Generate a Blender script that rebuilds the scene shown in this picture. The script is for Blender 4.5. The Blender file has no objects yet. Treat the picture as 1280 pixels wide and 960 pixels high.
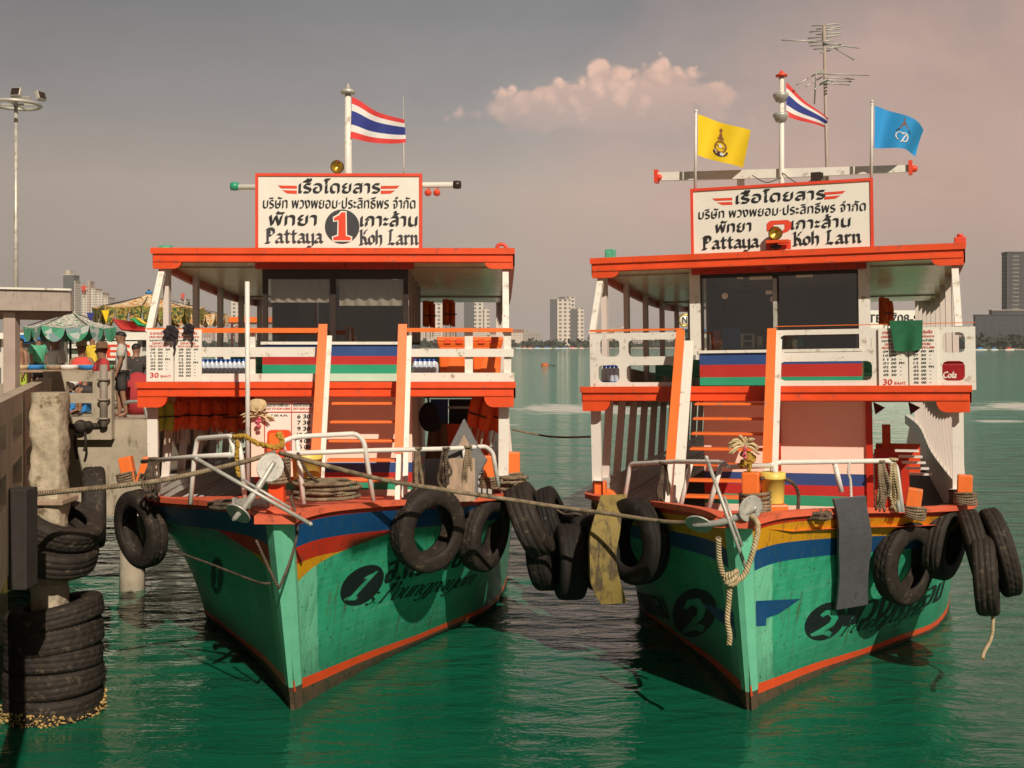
import bpy, bmesh, math, random
from mathutils import Vector, Matrix, Quaternion, Euler
random.seed(11)
R = math.radians
SC = bpy.context.scene
COL = SC.collection

# ------------------------------------------------------------------ camera
F = 1372.0          # focal length in pixels of a 1280 wide picture
H = 4.75            # eye height over the water
cam_d = bpy.data.cameras.new('camera')
cam = bpy.data.objects.new('camera', cam_d); COL.objects.link(cam)
cam.location = (0, 0, H); cam.rotation_euler = (R(90), 0, 0)
cam_d.sensor_width = 36; cam_d.lens = 36 * F / 1280
cam_d.shift_y = -48 / 1280
cam_d.clip_start = 0.1; cam_d.clip_end = 20000
SC.camera = cam

# ------------------------------------------------------------------ world and sun
SKYK = 1 / .075
SUN_AZ, SUN_EL = R(19), R(37)       # azimuth to the right of the camera's back
world = bpy.data.worlds.new('World'); SC.world = world; world.use_nodes = True
def build_world():
    nt = world.node_tree; N = nt.nodes; L = nt.links
    bg = N['Background']
    sky = N.new('ShaderNodeTexSky'); sky.sky_type = 'NISHITA'; sky.sun_disc = False
    sky.sun_elevation = SUN_EL; sky.sun_rotation = math.pi - SUN_AZ
    sky.dust_density = 1.6; sky.air_density = 1.0; sky.ozone_density = 1
    hs = N.new('ShaderNodeHueSaturation'); hs.inputs['Saturation'].default_value = 0.10
    L.new(sky.outputs[0], hs.inputs['Color'])
    tint = N.new('ShaderNodeMix'); tint.data_type = 'RGBA'; tint.blend_type = 'MULTIPLY'; tint.inputs[0].default_value = 1
    L.new(hs.outputs[0], tint.inputs[6]); tint.inputs[7].default_value = (0.72, 0.655, 0.62, 1)
    tc = N.new('ShaderNodeTexCoord'); sp = N.new('ShaderNodeSeparateXYZ'); L.new(tc.outputs['Generated'], sp.inputs[0])
    def M(op, a, b=None, c=None, clamp=False):
        n = N.new('ShaderNodeMath'); n.operation = op; n.use_clamp = clamp
        for i, v in enumerate((a, b, c)):
            if v is None: continue
            if isinstance(v, (int, float)): n.inputs[i].default_value = v
            else: L.new(v, n.inputs[i])
        return n.outputs[0]
    yy = M('MAXIMUM', sp.outputs[1], 0.05)
    u = M('DIVIDE', sp.outputs[0], yy); v = M('DIVIDE', sp.outputs[2], yy)
    cb = N.new('ShaderNodeCombineXYZ'); L.new(u, cb.inputs[0]); L.new(v, cb.inputs[1])
    n1 = N.new('ShaderNodeTexNoise'); n1.inputs['Scale'].default_value = 17; n1.inputs['Detail'].default_value = 7; n1.inputs['Roughness'].default_value = .55
    L.new(cb.outputs[0], n1.inputs['Vector'])
    n2 = N.new('ShaderNodeTexNoise'); n2.inputs['Scale'].default_value = 3.2; n2.inputs['Detail'].default_value = 4
    L.new(cb.outputs[0], n2.inputs['Vector'])
    n3 = N.new('ShaderNodeTexNoise'); n3.inputs['Scale'].default_value = 45; n3.inputs['Detail'].default_value = 4
    L.new(cb.outputs[0], n3.inputs['Vector'])
    # heap cloud: a few ellipses in (u, v), edges broken by noise
    def blob(cx, cy, rx, ry):
        a = M('DIVIDE', M('SUBTRACT', u, cx), rx); b = M('DIVIDE', M('SUBTRACT', v, cy), ry)
        return M('SQRT', M('ADD', M('MULTIPLY', a, a), M('MULTIPLY', b, b)))
    d = blob(.088, .228, .032, .030)
    for e in ((.136, .230, .036, .028), (.050, .222, .040, .018), (.008, .218, .034, .015), (.180, .228, .032, .013), (.09, .212, .12, .020)):
        d = M('SMOOTH_MIN', d, blob(*e), .18)
    vo = N.new('ShaderNodeTexVoronoi'); vo.feature = 'SMOOTH_F1'; vo.inputs['Scale'].default_value = 62; vo.inputs['Smoothness'].default_value = .35
    wv = N.new('ShaderNodeMix'); wv.data_type = 'VECTOR'; wv.inputs[0].default_value = .03; L.new(cb.outputs[0], wv.inputs[4]); L.new(n3.outputs['Color'], wv.inputs[5]); L.new(wv.outputs[1], vo.inputs['Vector'])
    d = M('ADD', d, M('MULTIPLY', M('SUBTRACT', n1.outputs[0], .5), 1.0))
    d = M('ADD', d, M('MULTIPLY', M('SUBTRACT', vo.outputs[0], .40), .75))
    d = M('ADD', d, M('MULTIPLY', M('SUBTRACT', n3.outputs[0], .5), .35))
    heap = M('MULTIPLY', M('SUBTRACT', 1.20, d), 3.4, clamp=True)
    low = M('SUBTRACT', 1, M('MULTIPLY', M('SUBTRACT', .236, v), 22, clamp=True))   # the base melts into the haze
    heap = M('MULTIPLY', heap, M('MULTIPLY_ADD', low, .80, .20))
    # wide pinkish veil under and right of the heap
    e = M('ADD', M('MULTIPLY', u, .95), M('MULTIPLY', v, -1.2))
    veil = M('MULTIPLY', M('ADD', M('ADD', e, .25), M('MULTIPLY', M('SUBTRACT', n2.outputs[0], .5), .75)), 3.4, clamp=True)
    upr = M('MULTIPLY', M('SUBTRACT', M('ADD', u, M('MULTIPLY', n2.outputs[0], .4)), .43), 4.0, clamp=True)
    veil = M('MULTIPLY', M('MAXIMUM', veil, upr), M('MULTIPLY_ADD', n1.outputs[0], .6, .45), clamp=True)
    veil = M('MULTIPLY', veil, M('MULTIPLY', M('SUBTRACT', v, .02), 9, clamp=True))
    # low haze: warm grey, brightest near the horizon, thinning upwards and behind the viewer
    el = sp.outputs[2]
    hz = N.new('ShaderNodeValToRGB'); L.new(el, hz.inputs[0]); r = hz.color_ramp
    stops = ((0, (.48, .40, .34)), (.14, (.50, .415, .35)), (.20, (.355, .330, .318)), (.29, (.232, .234, .246)), (.5, (.12, .12, .13)), (1, (.05, .052, .06)))
    r.elements[0].position = 0; r.elements[0].color = (*stops[0][1], 1); r.elements[-1].position = 1; r.elements[-1].color = (*stops[-1][1], 1)
    for p_, c_ in stops[1:-1]: r.elements.new(p_).color = (*c_, 1)
    lf = N.new('ShaderNodeMapRange'); L.new(u, lf.inputs[0]); lf.inputs[1].default_value = -.45; lf.inputs[2].default_value = .02; lf.inputs[3].default_value = .78; lf.inputs[4].default_value = 1.0
    hzs = N.new('ShaderNodeVectorMath'); hzs.operation = 'SCALE'; L.new(hz.outputs[0], hzs.inputs[0]); L.new(M('MULTIPLY', lf.outputs[0], SKYK), hzs.inputs[3])
    mt = N.new('ShaderNodeMix'); mt.data_type = 'RGBA'; mt.inputs[0].default_value = .94
    L.new(tint.outputs[2], mt.inputs[6]); L.new(hzs.outputs[0], mt.inputs[7])
    mv = N.new('ShaderNodeMix'); mv.data_type = 'RGBA'; mv.blend_type = 'MIX'
    L.new(M('MULTIPLY', veil, .85), mv.inputs[0]); L.new(mt.outputs[2], mv.inputs[6]); mv.inputs[7].default_value = (.66 * SKYK, .425 * SKYK, .345 * SKYK, 1)
    mh = N.new('ShaderNodeMix'); mh.data_type = 'RGBA'
    L.new(M('MULTIPLY', heap, .85), mh.inputs[0]); L.new(mv.outputs[2], mh.inputs[6]); 
    ct = N.new('ShaderNodeValToRGB'); ct.color_ramp.elements[0].position = .36; ct.color_ramp.elements[1].position = .66
    ct.color_ramp.elements[0].color = (.62, .43, .36, 1); ct.color_ramp.elements[1].color = (.88, .57, .44, 1)
    L.new(M('ADD', M('MULTIPLY', M('SUBTRACT', .8, vo.outputs[0]), .62), M('ADD', M('MULTIPLY', n1.outputs[0], .35), M('MULTIPLY', M('SUBTRACT', v, .225), 5))), ct.inputs[0])
    cs = N.new('ShaderNodeVectorMath'); cs.operation = 'SCALE'; L.new(ct.outputs[0], cs.inputs[0]); cs.inputs[3].default_value = SKYK; L.new(cs.outputs[0], mh.inputs[7])
    bk = M('MULTIPLY_ADD', sp.outputs[1], .30, .74, clamp=True)
    rf = N.new('ShaderNodeMapRange'); L.new(u, rf.inputs[0]); rf.inputs[1].default_value = .08; rf.inputs[2].default_value = .42; rf.inputs[3].default_value = 1.0; rf.inputs[4].default_value = .92
    wm = N.new('ShaderNodeMapping'); wm.inputs['Scale'].default_value = (1.0, 2.6, 1); wm.inputs['Rotation'].default_value = (0, 0, .25); L.new(cb.outputs[0], wm.inputs[0])
    wn = N.new('ShaderNodeTexNoise'); wn.inputs['Scale'].default_value = 3.6; wn.inputs['Detail'].default_value = 8; wn.inputs['Roughness'].default_value = .6; wn.inputs['Distortion'].default_value = .6; L.new(wm.outputs[0], wn.inputs['Vector'])
    bk = M('MULTIPLY', M('MULTIPLY', bk, rf.outputs[0]), M('MULTIPLY_ADD', wn.outputs[0], .34, .88))
    fin = N.new('ShaderNodeVectorMath'); fin.operation = 'SCALE'; L.new(mh.outputs[2], fin.inputs[0]); L.new(bk, fin.inputs[3])
    L.new(fin.outputs[0], bg.inputs[0]); bg.inputs[1].default_value = 0.075
build_world()
sun_d = bpy.data.lights.new('sun', 'SUN'); sun_d.energy = 4.2; sun_d.angle = R(0.5); sun_d.color = (1, .90, .745)
sun = bpy.data.objects.new('sun', sun_d); COL.objects.link(sun)
sun_dir = Vector((math.sin(SUN_AZ) * math.cos(SUN_EL), -math.cos(SUN_AZ) * math.cos(SUN_EL), math.sin(SUN_EL)))
sun.rotation_euler = sun_dir.to_track_quat('Z', 'Y').to_euler(); sun.location = (20, -30, 40)
SC.view_settings.view_transform = 'Standard'; SC.view_settings.look = 'None'
SC.view_settings.exposure = 0.0; SC.view_settings.gamma = 1; SC.view_settings.use_curve_mapping = False
SC.cycles.volume_bounces = 0; SC.cycles.max_bounces = 6; SC.cycles.transparent_max_bounces = 12
SC.cycles.sample_clamp_indirect = 4

# ------------------------------------------------------------------ helpers
def P(px, py, Y):   # the point at depth Y seen at pixel (px, py) of the 1280 x 960 photo
    return Vector(((px - 640) / F * Y, Y, H - (py - 432) / F * Y))
def PZ(px, py, z):
    return P(px, py, (H - z) * F / (py - 432))

def lerp(a, b, t): return a + (b - a) * t

class MB:
    """collects shapes, build() links them as ONE mesh object"""
    def __init__(s): s.v = []; s.f = []; s.m = []; s.uv = []; s.sm = []
    def face(s, idx, mi=0, uv=None, smooth=False):
        s.f.append(tuple(idx)); s.m.append(mi); s.uv.append(uv); s.sm.append(smooth)
    def add(s, verts, faces, mi=0, smooth=False):
        b = len(s.v); s.v += [Vector(p) for p in verts]
        for f in faces: s.face([b + i for i in f], mi, None, smooth)
        return s
    def box(s, c, d, rot=None, mi=0):
        x, y, z = d[0] / 2, d[1] / 2, d[2] / 2
        vs = [Vector((a, b, e)) for a in (-x, x) for b in (-y, y) for e in (-z, z)]
        if rot is not None: vs = [rot @ q for q in vs]
        c = Vector(c)
        return s.add([q + c for q in vs], [(0, 1, 3, 2), (4, 6, 7, 5), (0, 4, 5, 1), (2, 3, 7, 6), (0, 2, 6, 4), (1, 5, 7, 3)], mi)
    def box2(s, a, b, mi=0):
        a = Vector(a); b = Vector(b)
        return s.box((a + b) / 2, [abs(q) for q in (b - a)], None, mi)
    def bar(s, a, b, w, h, up=(0, 0, 1), mi=0):       # square bar from a to b
        a = Vector(a); b = Vector(b); d = (b - a)
        y = d.normalized(); up = Vector(up)
        x = y.cross(up)
        if x.length < 1e-4: x = y.cross(Vector((1, 0, 0)))
        x.normalize(); z = x.cross(y)
        m = Matrix((x, y, z)).transposed()
        return s.box((a + b) / 2, (w, d.length, h), m, mi)
    def tube(s, pts, r, seg=8, mi=0, caps=True, closed=False):
        pts = [Vector(p) for p in pts]; n = len(pts)
        rs = r if isinstance(r, (list, tuple)) else [r] * n
        b = len(s.v); nrm = None; dist = 0; ds = []
        for i, p in enumerate(pts):
            if closed: t = pts[(i + 1) % n] - pts[(i - 1) % n]
            else: t = pts[min(i + 1, n - 1)] - pts[max(i - 1, 0)]
            if t.length < 1e-9: t = Vector((0, 0, 1))
            t.normalize()
            if nrm is None:
                nrm = t.orthogonal().normalized()
            nrm = nrm - t * nrm.dot(t)
            if nrm.length < 1e-6: nrm = t.orthogonal()
            nrm.normalize(); bi = t.cross(nrm)
            if i: dist += (p - pts[i - 1]).length
            ds.append(dist)
            for k in range(seg):
                a = 2 * math.pi * k / seg
                s.v.append(p + (nrm * math.cos(a) + bi * math.sin(a)) * rs[i])
        rng = n if closed else n - 1
        for i in range(rng):
            j = (i + 1) % n
            dj = ds[j] if j else ds[-1] + (pts[0] - pts[-1]).length
            for k in range(seg):
                q = (k + 1) % seg
                s.face((b + i * seg + k, b + i * seg + q, b + j * seg + q, b + j * seg + k), mi,
                       ((ds[i], k / seg), (ds[i], (k + 1) / seg), (dj, (k + 1) / seg), (dj, k / seg)), True)
        if caps and not closed:
            s.face([b + k for k in range(seg)][::-1], mi); s.face([b + (n - 1) * seg + k for k in range(seg)], mi)
        return s
    def lathe(s, prof, seg=24, c=(0, 0, 0), rot=None, mi=0, smooth=True, mod=None):
        b = len(s.v); c = Vector(c); n = len(prof)
        for k in range(seg):
            a = 2 * math.pi * k / seg
            for i, (r, z) in enumerate(prof):
                rr = r + (mod(k, i) if mod else 0)
                q = Vector((rr * math.cos(a), rr * math.sin(a), z))
                if rot is not None: q = rot @ q
                s.v.append(q + c)
        for k in range(seg):
            q = (k + 1) % seg
            for i in range(n - 1):
                s.face((b + k * n + i, b + q * n + i, b + q * n + i + 1, b + k * n + i + 1), mi, None, smooth)
        return s
    def prism(s, poly, off, mi=0, mside=None):        # polygon of 3D points pushed along off
        poly = [Vector(p) for p in poly]; off = Vector(off); b = len(s.v); n = len(poly)
        s.v += poly + [p + off for p in poly]
        s.face(list(range(b, b + n))[::-1], mi); s.face(list(range(b + n, b + 2 * n)), mi)
        for i in range(n):
            j = (i + 1) % n
            s.face((b + i, b + j, b + n + j, b + n + i), mi if mside is None else mside)
        return s
    def grid(s, fn, nu, nv, mi=0, smooth=True, mfn=None, uv=False):
        b = len(s.v)
        for i in range(nu + 1):
            for j in range(nv + 1): s.v.append(Vector(fn(i / nu, j / nv)))
        for i in range(nu):
            for j in range(nv):
                a = b + i * (nv + 1) + j
                m = mfn((i + .5) / nu, (j + .5) / nv) if mfn else mi
                u = ((i / nu, j / nv), ((i + 1) / nu, j / nv), ((i + 1) / nu, (j + 1) / nv), (i / nu, (j + 1) / nv)) if uv else None
                s.face((a, a + nv + 1, a + nv + 2, a + 1), m, u, smooth)
        return s
    def ball(s, c, r, seg=10, ring=7, mi=0, sc=(1, 1, 1)):
        c = Vector(c)
        def f(u, v):
            a = 2 * math.pi * u; t = math.pi * v
            return c + Vector((r * sc[0] * math.sin(t) * math.cos(a), r * sc[1] * math.sin(t) * math.sin(a), r * sc[2] * math.cos(t)))
        return s.grid(f, seg, ring, mi)
    def build(s, name, mats, parent=None, bevel=0, loc=None, fix=True, **props):
        me = bpy.data.meshes.new(name)
        v = s.v
        if loc is not None:
            loc = Vector(loc); v = [p - loc for p in v]
        me.from_pydata([tuple(p) for p in v], [], s.f)
        if not isinstance(mats, (list, tuple)): mats = [mats]
        for m in mats: me.materials.append(m)
        me.polygons.foreach_set('material_index', s.m)
        me.polygons.foreach_set('use_smooth', s.sm)
        if any(s.uv):
            l = me.uv_layers.new(name='UVMap'); i = 0
            for p in range(len(s.f)):
                q = s.uv[p]
                for k in range(len(s.f[p])):
                    if q: l.data[i].uv = q[k]
                    i += 1
        if fix:
            bm = bmesh.new(); bm.from_mesh(me)
            bmesh.ops.recalc_face_normals(bm, faces=bm.faces)
            bm.to_mesh(me); bm.free()
        me.update()
        o = bpy.data.objects.new(name, me); COL.objects.link(o)
        if parent: o.parent = parent
        if loc is not None: o.location = loc
        if bevel:
            md = o.modifiers.new('edge', 'BEVEL'); md.width = bevel; md.segments = 2; md.limit_method = 'ANGLE'; md.angle_limit = R(40)
        for k, q in props.items(): o[k] = q
        return o

def tag(o, label, cat, group=None):
    o['label'] = label; o['category'] = cat
    if group: o['group'] = group
    return o
def empty(name, loc, rot=(0, 0, 0), label=None, cat=None, group=None):
    o = bpy.data.objects.new(name, None); COL.objects.link(o); o.location = loc; o.rotation_euler = rot
    o.empty_display_size = .2
    if label: tag(o, label, cat, group)
    return o
def dup(o, parent=None):
    c = o.copy(); COL.objects.link(c); c.parent = parent
    for ch in list(o.children): dup(ch, c)
    return c

def smoothcurve(pts, n=6):     # catmull-rom through the points
    pts = [Vector(p) for p in pts]; out = []
    for i in range(len(pts) - 1):
        p0 = pts[max(i - 1, 0)]; p1 = pts[i]; p2 = pts[i + 1]; p3 = pts[min(i + 2, len(pts) - 1)]
        for k in range(n):
            t = k / n
            out.append(.5 * ((2 * p1) + (p2 - p0) * t + (2 * p0 - 5 * p1 + 4 * p2 - p3) * t * t + (3 * p1 - p0 - 3 * p2 + p3) * t ** 3))
    out.append(pts[-1]); return out

def plate(outer, holes, th):
    """2D outline with holes -> (verts (x,y,z in -th/2..th/2), faces) through a filled curve"""
    c = bpy.data.curves.new('plate', 'CURVE'); c.dimensions = '2D'; c.fill_mode = 'BOTH'; c.extrude = th / 2
    for pl in [outer] + list(holes):
        sp = c.splines.new('POLY'); sp.points.add(len(pl) - 1); sp.use_cyclic_u = True
        for i, q in enumerate(pl): sp.points[i].co = (q[0], q[1], 0, 1)
    o = bpy.data.objects.new('plate', c); COL.objects.link(o)
    me = bpy.data.meshes.new_from_object(o.evaluated_get(bpy.context.evaluated_depsgraph_get()))
    vs = [v.co.copy() for v in me.vertices]; fs = [tuple(p.vertices) for p in me.polygons]
    bpy.data.objects.remove(o); bpy.data.curves.remove(c); bpy.data.meshes.remove(me)
    return vs, fs
def chamfer(x0, y0, x1, y1, c):
    return [(x0 + c, y0), (x1 - c, y0), (x1 - c * .3, y0 + c * .3), (x1, y0 + c), (x1, y1 - c), (x1 - c * .3, y1 - c * .3), (x1 - c, y1), (x0 + c, y1), (x0 + c * .3, y1 - c * .3), (x0, y1 - c), (x0, y0 + c), (x0 + c * .3, y0 + c * .3)]

# ------------------------------------------------------------------ lettering
def font_item(text, x, y, w=None, h=None, nib=0.0, ang=.6, shear=0.0, thin=0.0, layers=3):
    """flat text mesh fitted to the box, widened by a slanted pen: list of (x, y, layer) and faces"""
    c = bpy.data.curves.new('text', 'FONT'); c.body = text; c.size = 1; c.offset = -thin; c.resolution_u = 3
    o = bpy.data.objects.new('text', c); COL.objects.link(o)
    me = bpy.data.meshes.new_from_object(o.evaluated_get(bpy.context.evaluated_depsgraph_get()))
    vs = [(v.co.x + shear * v.co.y, v.co.y) for v in me.vertices]; fs = [tuple(p.vertices) for p in me.polygons]
    bpy.data.objects.remove(o); bpy.data.curves.remove(c); bpy.data.meshes.remove(me)
    x0 = min(v[0] for v in vs); x1 = max(v[0] for v in vs); y0 = min(v[1] for v in vs); y1 = max(v[1] for v in vs)
    sy = (h / (y1 - y0)) if h else None
    sx = (w / (x1 - x0)) if w else sy
    if sy is None: sy = sx
    out = []; of = []
    nl = layers if nib else 1
    for k in range(nl):
        t = (k / (nl - 1) - .5) if nl > 1 else 0
        dx = math.cos(ang) * nib * t; dy = math.sin(ang) * nib * t; b = len(out)
        out += [(x + (v[0] - x0) * sx + dx, y + (v[1] - y0) * sy + dy, k) for v in vs]
        of += [tuple(b + i for i in f) for f in fs]
    return out, of

GL = {  # broad pen strokes of a black-letter hand: advance, strokes
 'a': (.78, [[(.06, .84), (.26, 1), (.52, .86), (.52, .14), (.70, 0)], [(.52, .58), (.22, .5), (.06, .32), (.06, .12), (.22, 0), (.52, .2)]]),
 't': (.60, [[(.22, 1.42), (.22, .16), (.38, 0), (.54, .14)], [(0, 1), (.5, 1)]]),
 'P': (.95, [[(.24, 1.55), (.24, -.06)], [(.0, 1.36), (.2, 1.56), (.58, 1.6), (.80, 1.38), (.80, 1.0), (.56, .78), (.24, .84)], [(.04, 0), (.44, .0)], [(.42, 1.5), (.42, .95)]]),
 'y': (.74, [[(0, 1), (.08, .9), (.08, .16), (.24, 0), (.52, .16)], [(.5, 1), (.58, .9), (.58, -.3), (.36, -.52), (.08, -.4)]]),
 'K': (.95, [[(.22, 1.6), (.22, 0)], [(.04, 0), (.40, 0)], [(.04, 1.5), (.22, 1.6)], [(.22, .8), (.52, 1.1), (.6, 1.5), (.8, 1.55)], [(.22, .8), (.5, .76), (.66, .5), (.66, .16), (.84, 0)]]),
 'o': (.72, [[(.3, 1), (.06, .8), (.06, .2), (.3, 0), (.56, .2), (.56, .8), (.3, 1)]]),
 'h': (.74, [[(.02, 1.5), (.12, 1.6), (.12, .0)], [(.12, .8), (.38, 1), (.58, .85), (.58, .1), (.44, -.2)]]),
 'L': (.90, [[(.3, 1.6), (.26, .3), (.06, .04), (.32, .12), (.66, 0), (.82, .22)], [(.1, 1.5), (.3, 1.6), (.5, 1.5)]]),
 'r': (.68, [[(.06, 1), (.16, .9), (.16, .1), (.28, 0)], [(.16, .84), (.38, 1), (.52, .86)]]),
 'n': (.78, [[(0, 1), (.12, .9), (.12, .1), (.22, 0)], [(.12, .8), (.4, 1), (.56, .86), (.56, .12), (.72, 0)]]),
 'm': (1.12, [[(0, 1), (.12, .9), (.12, .1), (.22, 0)], [(.12, .8), (.36, 1), (.5, .86), (.5, .1)], [(.5, .8), (.76, 1), (.9, .86), (.9, .12), (1.06, 0)]]),
 'u': (.78, [[(0, 1), (.1, .9), (.1, .16), (.26, 0), (.54, .16)], [(.5, 1), (.58, .9), (.58, .12), (.72, 0)]]),
 'g': (.74, [[(.52, .9), (.26, 1), (.06, .8), (.06, .26), (.26, .05), (.52, .2)], [(.5, 1), (.58, .9), (.58, -.3), (.34, -.52), (.06, -.36)]]),
 'p': (.74, [[(.06, 1), (.16, .9), (.16, -.52)], [(.16, .84), (.4, 1), (.6, .8), (.6, .2), (.36, 0), (.16, .12)]]),
 's': (.64, [[(.52, .84), (.3, 1), (.08, .8), (.16, .6), (.44, .42), (.52, .2), (.3, 0), (.04, .14)]]),
 '.': (.34, [[(.1, .02), (.16, .10)]]), ' ': (.5, []),
}
def gothic_item(text, x, y, w, xh, nib, ang=.75, shear=0.0):
    """broad-nib strokes; xh = height of the small letters, box starts at the baseline"""
    adv = sum(GL[c][0] for c in text); sx = w / adv
    nx, ny = math.cos(ang) * nib / 2, math.sin(ang) * nib / 2
    out = []; of = []; cx = 0; lay = 0
    for ch in text:
        a, strokes = GL[ch]
        for st in strokes:
            lay = (lay + 1) % 5; prev = None
            for (gx, gy) in st:
                px = x + (cx + gx + shear * gy * xh / sx * 0) * sx + shear * gy * xh; py = y + gy * xh
                b = len(out); out += [(px - nx, py - ny, lay), (px + nx, py + ny, lay)]
                if prev is not None: of.append((prev, prev + 1, b + 1, b))
                prev = b
        cx += a
    return out, of
def poly_item(pts, lay=0): return [(p[0], p[1], lay) for p in pts], [tuple(range(len(pts)))]
def letters(name, mat, parent, items, mapf, lift=.0035):
    mb = MB()
    for vs, fs in items: mb.add([mapf(v[0], v[1], lift + v[2] * .0005) for v in vs], fs)
    return mb.build(name, mat, parent, fix=False)
def ellipse(cx, cy, rx, ry, n=28, rot=0):
    o = []
    for k in range(n):
        a = 2 * math.pi * k / n; X = rx * math.cos(a); Y = ry * math.sin(a)
        o.append((cx + X * math.cos(rot) - Y * math.sin(rot), cy + X * math.sin(rot) + Y * math.cos(rot)))
    return o
ONE = [(-.32, -.5), (.32, -.5), (.34, -.40), (.14, -.34), (.13, .5), (-.02, .5), (-.10, .40), (-.30, .30), (-.30, .20), (-.13, .22), (-.14, -.34), (-.34, -.40)]
def numeral_two(cx, cy, w, h, nib):
    pts = [(-.38, .22), (-.40, .36), (-.18, .49), (.16, .49), (.38, .34), (.36, .08), (.06, -.12), (-.26, -.32), (-.38, -.44), (.40, -.42)]
    out = []; of = []; pr = None
    for i, (a, b_) in enumerate(pts):
        t0 = Vector(pts[max(i - 1, 0)]); t1 = Vector(pts[min(i + 1, len(pts) - 1)]); d = (t1 - t0); n = Vector((-d.y, d.x)).normalized() * nib / 2
        b = len(out); out += [(cx + a * w - n.x, cy + b_ * h - n.y, 1), (cx + a * w + n.x, cy + b_ * h + n.y, 1)]
        if pr is not None: of.append((pr, pr + 1, b + 1, b))
        pr = b
    return out, of

# ------------------------------------------------------------------ materials
MATS = {}
def mat(name, col, rough=.5, var=.12, scale=2.5, bump=.0, bscale=30, metal=0, spec=.5, dirt=None, dirt_amt=0.0, dirt_scale=4, stretch=(1, 1, 1), coat=0, streak=None):
    if name in MATS: return MATS[name]
    m = bpy.data.materials.new(name); m.use_nodes = True; MATS[name] = m
    nt = m.node_tree; N = nt.nodes; L = nt.links; b = N['Principled BSDF']
    b.inputs['Roughness'].default_value = rough; b.inputs['Metallic'].default_value = metal; b.inputs['Specular IOR Level'].default_value = spec
    b.inputs['Coat Weight'].default_value = coat
    tc = N.new('ShaderNodeTexCoord'); mp = N.new('ShaderNodeMapping'); mp.inputs['Scale'].default_value = stretch
    L.new(tc.outputs['Object'], mp.inputs['Vector'])
    no = N.new('ShaderNodeTexNoise'); no.inputs['Scale'].default_value = scale; no.inputs['Detail'].default_value = 6; no.inputs['Roughness'].default_value = .65
    L.new(mp.outputs[0], no.inputs['Vector'])
    cr = N.new('ShaderNodeValToRGB'); L.new(no.outputs[0], cr.inputs[0])
    c = Vector(col[:3])
    cr.color_ramp.elements[0].position = .3; cr.color_ramp.elements[1].position = .72
    cr.color_ramp.elements[0].color = (*(c * (1 - var)), 1); cr.color_ramp.elements[1].color = (*[min(1, q * (1 + var)) for q in c], 1)
    out = cr.outputs[0]
    if dirt is not None:
        n2 = N.new('ShaderNodeTexNoise'); n2.inputs['Scale'].default_value = dirt_scale; n2.inputs['Detail'].default_value = 9; n2.inputs['Roughness'].default_value = .72
        if streak:
            m2 = N.new('ShaderNodeMapping'); m2.inputs['Scale'].default_value = streak; L.new(tc.outputs['Object'], m2.inputs['Vector']); L.new(m2.outputs[0], n2.inputs['Vector'])
        else: L.new(mp.outputs[0], n2.inputs['Vector'])
        r2 = N.new('ShaderNodeValToRGB'); L.new(n2.outputs[0], r2.inputs[0])
        p = .655 - .24 * dirt_amt
        r2.color_ramp.elements[0].position = p; r2.color_ramp.elements[1].position = min(1, p + .085)
        mx = N.new('ShaderNodeMix'); mx.data_type = 'RGBA'; L.new(r2.outputs[0], mx.inputs[0]); L.new(out, mx.inputs[6]); mx.inputs[7].default_value = (*dirt, 1)
        out = mx.outputs[2]
    L.new(out, b.inputs['Base Color'])
    rr = N.new('ShaderNodeMapRange'); L.new(no.outputs[0], rr.inputs[0]); rr.inputs[3].default_value = max(0, rough - .1); rr.inputs[4].default_value = min(1, rough + .12)
    L.new(rr.outputs[0], b.inputs['Roughness'])
    if bump:
        n3 = N.new('ShaderNodeTexNoise'); n3.inputs['Scale'].default_value = bscale; n3.inputs['Detail'].default_value = 5; L.new(mp.outputs[0], n3.inputs['Vector'])
        bp = N.new('ShaderNodeBump'); bp.inputs['Strength'].default_value = bump; bp.inputs['Distance'].default_value = .02
        L.new(n3.outputs[0], bp.inputs['Height']); L.new(bp.outputs[0], b.inputs['Normal'])
    return m
RUST = (.10, .045, .02); GRIME = (.16, .13, .10)
def M_(k): return MATS[k]
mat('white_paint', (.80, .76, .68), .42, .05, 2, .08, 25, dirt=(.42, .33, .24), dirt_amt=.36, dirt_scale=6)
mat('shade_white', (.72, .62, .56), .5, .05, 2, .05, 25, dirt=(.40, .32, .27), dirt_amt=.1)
mat('pink_white', (.95, .70, .57), .45, .05, 2, .05, 20, dirt=(.42, .30, .25), dirt_amt=.06)
mat('post_brown', (.42, .33, .28), .5, .1, 3, .05)
mat('red_orange', (.80, .085, .02), .36, .10, 3, .08, 22, dirt=(.42, .09, .05), dirt_amt=.36, dirt_scale=7)
mat('orange_paint', (.90, .19, .035), .38, .08, 4, .05, 22, dirt=(.50, .22, .12), dirt_amt=.32, dirt_scale=7)
mat('deck_red', (.72, .13, .06), .55, .16, 2.2, .12, 30, dirt=(.36, .08, .04), dirt_amt=.4, dirt_scale=3)
mat('hull_red', (.55, .035, .015), .34, .16, 2, .10, 12, dirt=(.22, .05, .03), dirt_amt=.45, streak=(5, 5, .8))
mat('hull_blue', (.010, .075, .22), .32, .14, 2, .06, 12, dirt=(.03, .09, .17), dirt_amt=.5, streak=(5, 5, .8))
mat('hull_yellow', (.70, .33, .010), .34, .12, 2, .06, 12, dirt=(.36, .17, .03), dirt_amt=.5, streak=(5, 5, .8))
mat('hull_brown', (.10, .065, .035), .8, .35, 4, .4, 18, dirt=(.04, .05, .02), dirt_amt=.5)
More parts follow.
